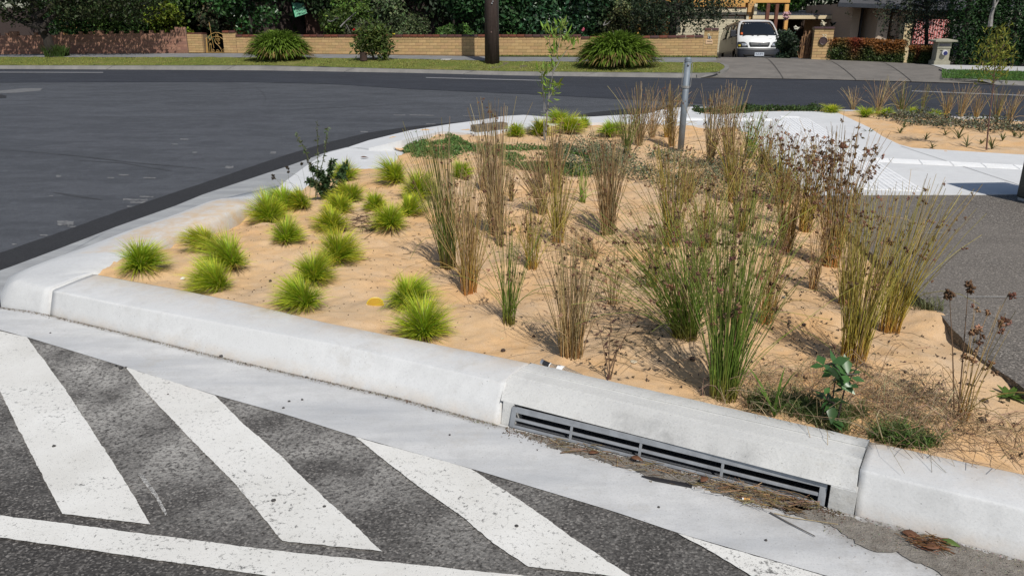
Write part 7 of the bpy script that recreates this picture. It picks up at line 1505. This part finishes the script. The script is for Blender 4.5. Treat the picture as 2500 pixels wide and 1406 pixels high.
fs.append(tuple(range(n))[::-1]); mi.append(2); fs.append(tuple((len(zs) - 1) * n + j for j in range(n))); mi.append(0)
me = bpy.data.meshes.new('body'); me.from_pydata(vs, [], fs); [me.materials.append(q) for q in (vp, vshade, blk)]
for p, k_ in zip(me.polygons, mi): p.material_index = k_; p.use_smooth = len(p.vertices) == 4
obj('body', me, van)
def fpatch(name, outline_rows, mat, push=.008, th=.0, parent=van):
    """rows: (z, u0, u1) on the nose"""
    rows = [[vfront(z, u0 + (u1 - u0) * t, push) for t in np.linspace(0, 1, 13)] for z, u0, u1 in outline_rows]; A = np.array(rows); r_, c_ = A.shape[:2]; ii = np.arange(r_ - 1)[:, None] * c_ + np.arange(c_ - 1)[None]; f = np.stack([ii, ii + 1, ii + 1 + c_, ii + c_], -1).reshape(-1, 4); o = obj(name, mesh_np(name, A.reshape(-1, 3), f, mat, smooth=True), parent); s = o.modifiers.new('s', 'SOLIDIFY'); s.thickness = .006; s.offset = -1; return o
fpatch('windscreen', [(1.25, -.90, .90), (1.28, -.92, .92), (1.50, -.91, .91), (1.70, -.90, .90), (1.79, -.86, .86), (1.83, -.78, .78)], vgl)
fpatch('grille', [(.79, -.42, .42), (.87, -.47, .47), (.95, -.49, .49), (.97, -.48, .48)], simple('grille_mesh', (.035, .038, .04), .5, var=.5, scale=60), .012)
ln_m = simple('lamp_glass', (.30, .31, .32), .12, spec=.8, two=(.08, .085, .09), scale=11)
for s_ in (-1, 1):
    hl = fpatch('headlight', [(.77, min(s_ * .97, s_ * .52), max(s_ * .97, s_ * .52)), (.87, min(s_ * .99, s_ * .56), max(s_ * .99, s_ * .56)), (.95, min(s_ * .99, s_ * .62), max(s_ * .99, s_ * .62)), (.995, min(s_ * .98, s_ * .72), max(s_ * .98, s_ * .72))], simple('lamp_housing', (.05, .052, .055), .3), .010)
    o = fpatch('lens', [(.80, *sorted((s_ * .60, s_ * .80))), (.93, *sorted((s_ * .62, s_ * .82)))], simple('lamp_reflector', (.62, .64, .66), .15, .7, var=.25, scale=25), .020, parent=hl)
    o = fpatch('indicator', [(.80, *sorted((s_ * .86, s_ * .95))), (.88, *sorted((s_ * .86, s_ * .95)))], simple('amber_lens', (.55, .42, .04), .3), .020, parent=hl)
fpatch('bumper_slot', [(.42, -.70, .70), (.50, -.74, .74)], MT['black'], .012); fpatch('bumper_trim', [(.385, -.62, .62), (.40, -.64, .64)], simple('grey_trim', (.14, .145, .15), .4), .014); fpatch('bumper_ridge', [(.655, -.9, .9), (.67, -.9, .9)], simple('ridge', (.05, .052, .06), .4), .014)
m = MB(); m.box((.0, -.045, .50), (.372, .012, .134)); pl = m.build('number_plate', simple('pale_plate', (.50, .54, .60), .5, var=.03), van); o = obj('plate_text', textmesh('RLS-875', .092, simple('plate_blue', (.03, .05, .10), .5), 'plate_text'), pl, (0, -.053, .507)); o.rotation_euler = (R(90), 0, 0)
m = MB(); t = np.linspace(0, 6.283, 20)
for rx, rz_ in ((.05, .028), (.022, .028)): m.tube([(rx * math.cos(a), vfront(.90, 0)[1] - .022, .89 + rz_ * math.sin(a)) for a in t], .005, 5, False)
m.tube([(.035 * math.cos(a), vfront(.90, 0)[1] - .022, .902 + .012 * math.sin(a)) for a in t], .004, 5, False); m.build('emblem', chrome, van)
fpatch('windscreen_sticker', [(1.29, -.87, -.77), (1.38, -.86, -.78)], simple('orange_sticker', (.65, .13, .03), .6), .017); fpatch('registration_label', [(1.33, .80, .86), (1.36, .80, .86)], MT['white'], .017)
for a, b_ in ((-.78, -.28), (-.10, .42)):
    m = MB(); q = [np.array(vfront(1.23 + .05 * math.sin(t_ * 3.1), a + (b_ - a) * t_, .03)) for t_ in np.linspace(0, 1, 7)]; m.tube([tuple(p) for p in q], .012, 5); m.build('wiper', MT['black'], van)
m = MB(); q = [np.array(vfront(z, u, .004)) for z, u in ((1.0, .0), (1.06, .25), (1.12, .55), (1.16, .9))]; m.tube([tuple(p) for p in q], .004, 4); m.build('bonnet_line', simple('panel_line', (.30, .31, .31), .5), van)
def spatch(name, sx, pts, mat, push=.006):
    rows = []
    for z, ya, yb in pts: hw = lv(z)[1]; rows.append([(sx * (hw + push), ya + (yb - ya) * t_, z) for t_ in np.linspace(0, 1, 4)])
    A = np.array(rows); r_, c_ = A.shape[:2]; ii = np.arange(r_ - 1)[:, None] * c_ + np.arange(c_ - 1)[None]; o = obj(name, mesh_np(name, A.reshape(-1, 3), np.stack([ii, ii + 1, ii + 1 + c_, ii + c_], -1).reshape(-1, 4), mat), van); s = o.modifiers.new('s', 'SOLIDIFY'); s.thickness = .006
for sx in (-1, 1):
    spatch('side_window', sx, [(1.24, .66, 1.42), (1.48, .80, 1.42), (1.72, 1.05, 1.42)], vgl); spatch('side_window', sx, [(1.24, 1.56, 2.75), (1.48, 1.58, 2.75), (1.72, 1.62, 2.75)], vgl); spatch('side_window', sx, [(1.24, 2.9, 4.2), (1.48, 2.9, 4.18), (1.72, 2.92, 4.1)], vgl)
    spatch('door_seam', sx, [(.40, 1.49, 1.503), (1.14, 1.49, 1.503), (1.75, 1.49, 1.503)], MT['black'], .002); spatch('door_seam', sx, [(.40, 2.83, 2.843), (1.14, 2.83, 2.843), (1.75, 2.83, 2.843)], MT['black'], .002); spatch('side_sill', sx, [(.26, 1.2, 2.95), (.42, 1.2, 2.95)], blk, .008)
    m = MB(); m.box((sx * 1.0, .56, 1.34), (.22, .10, .26)); m.tube([(sx * .80, .56, 1.26), (sx * .92, .56, 1.30)], .03, 6); m.build('wing_mirror', blk, van, bevel=.03)
    m = MB(); m.box((sx * .852, 1.36, .98), (.03, .12, .035)); m.build('door_handle', blk, van, bevel=.008)
tyre_m = simple('tyre', (.018, .018, .018), .8, var=.1)
for sx in (-1, 1):
    for wy in (.78, 3.38):
        m = MB(); xo = sx * .83; xi = sx * .62; m.tube([(xi, wy, .33), (xi + sx * .03, wy, .33), (xo - sx * .03, wy, .33), (xo, wy, .33)], [.30, .325, .325, .29], 24); wb = m.build('wheel', tyre_m, van); m = MB(); m.tube([(xo + sx * .003, wy, .33), (xo + sx * .012, wy, .33)], [.19, .14], 18); m.build('rim', simple('wheel_rim', (.16, .16, .17), .4, .6), wb)
        m = MB(); m.tube([(sx * .5, wy, .36), (sx * .60, wy, .36)], [.40, .40], 16); m.build('wheel_well', MT['black'], van)

# dark cabinet at the right edge, casting its shade over path and drive
cq = G(2496, 503, .15); cab = empty('service_cabinet', (cq[0] + .415, cq[1] + .12, .15), R(4), 'dark green service cabinet at the right picture edge by the drive', 'cabinet'); cabm = simple('dark_green_cabinet', (.015, .02, .017), .5, var=.1)
m = MB(); m.box((0, 0, .42), (.58, .36, .80)); m.build('body', cabm, cab, bevel=.01); m = MB(); m.box((0, 0, .84), (.60, .38, .05)); m.build('lid', cabm, cab, bevel=.01); m = MB(); m.box((0, 0, .01), (.56, .34, .04)); m.build('plinth', MT['lintel'], cab); m = MB(); m.box((0, -.186, .43), (.5, .008, .68)); m.build('door', cabm, cab)
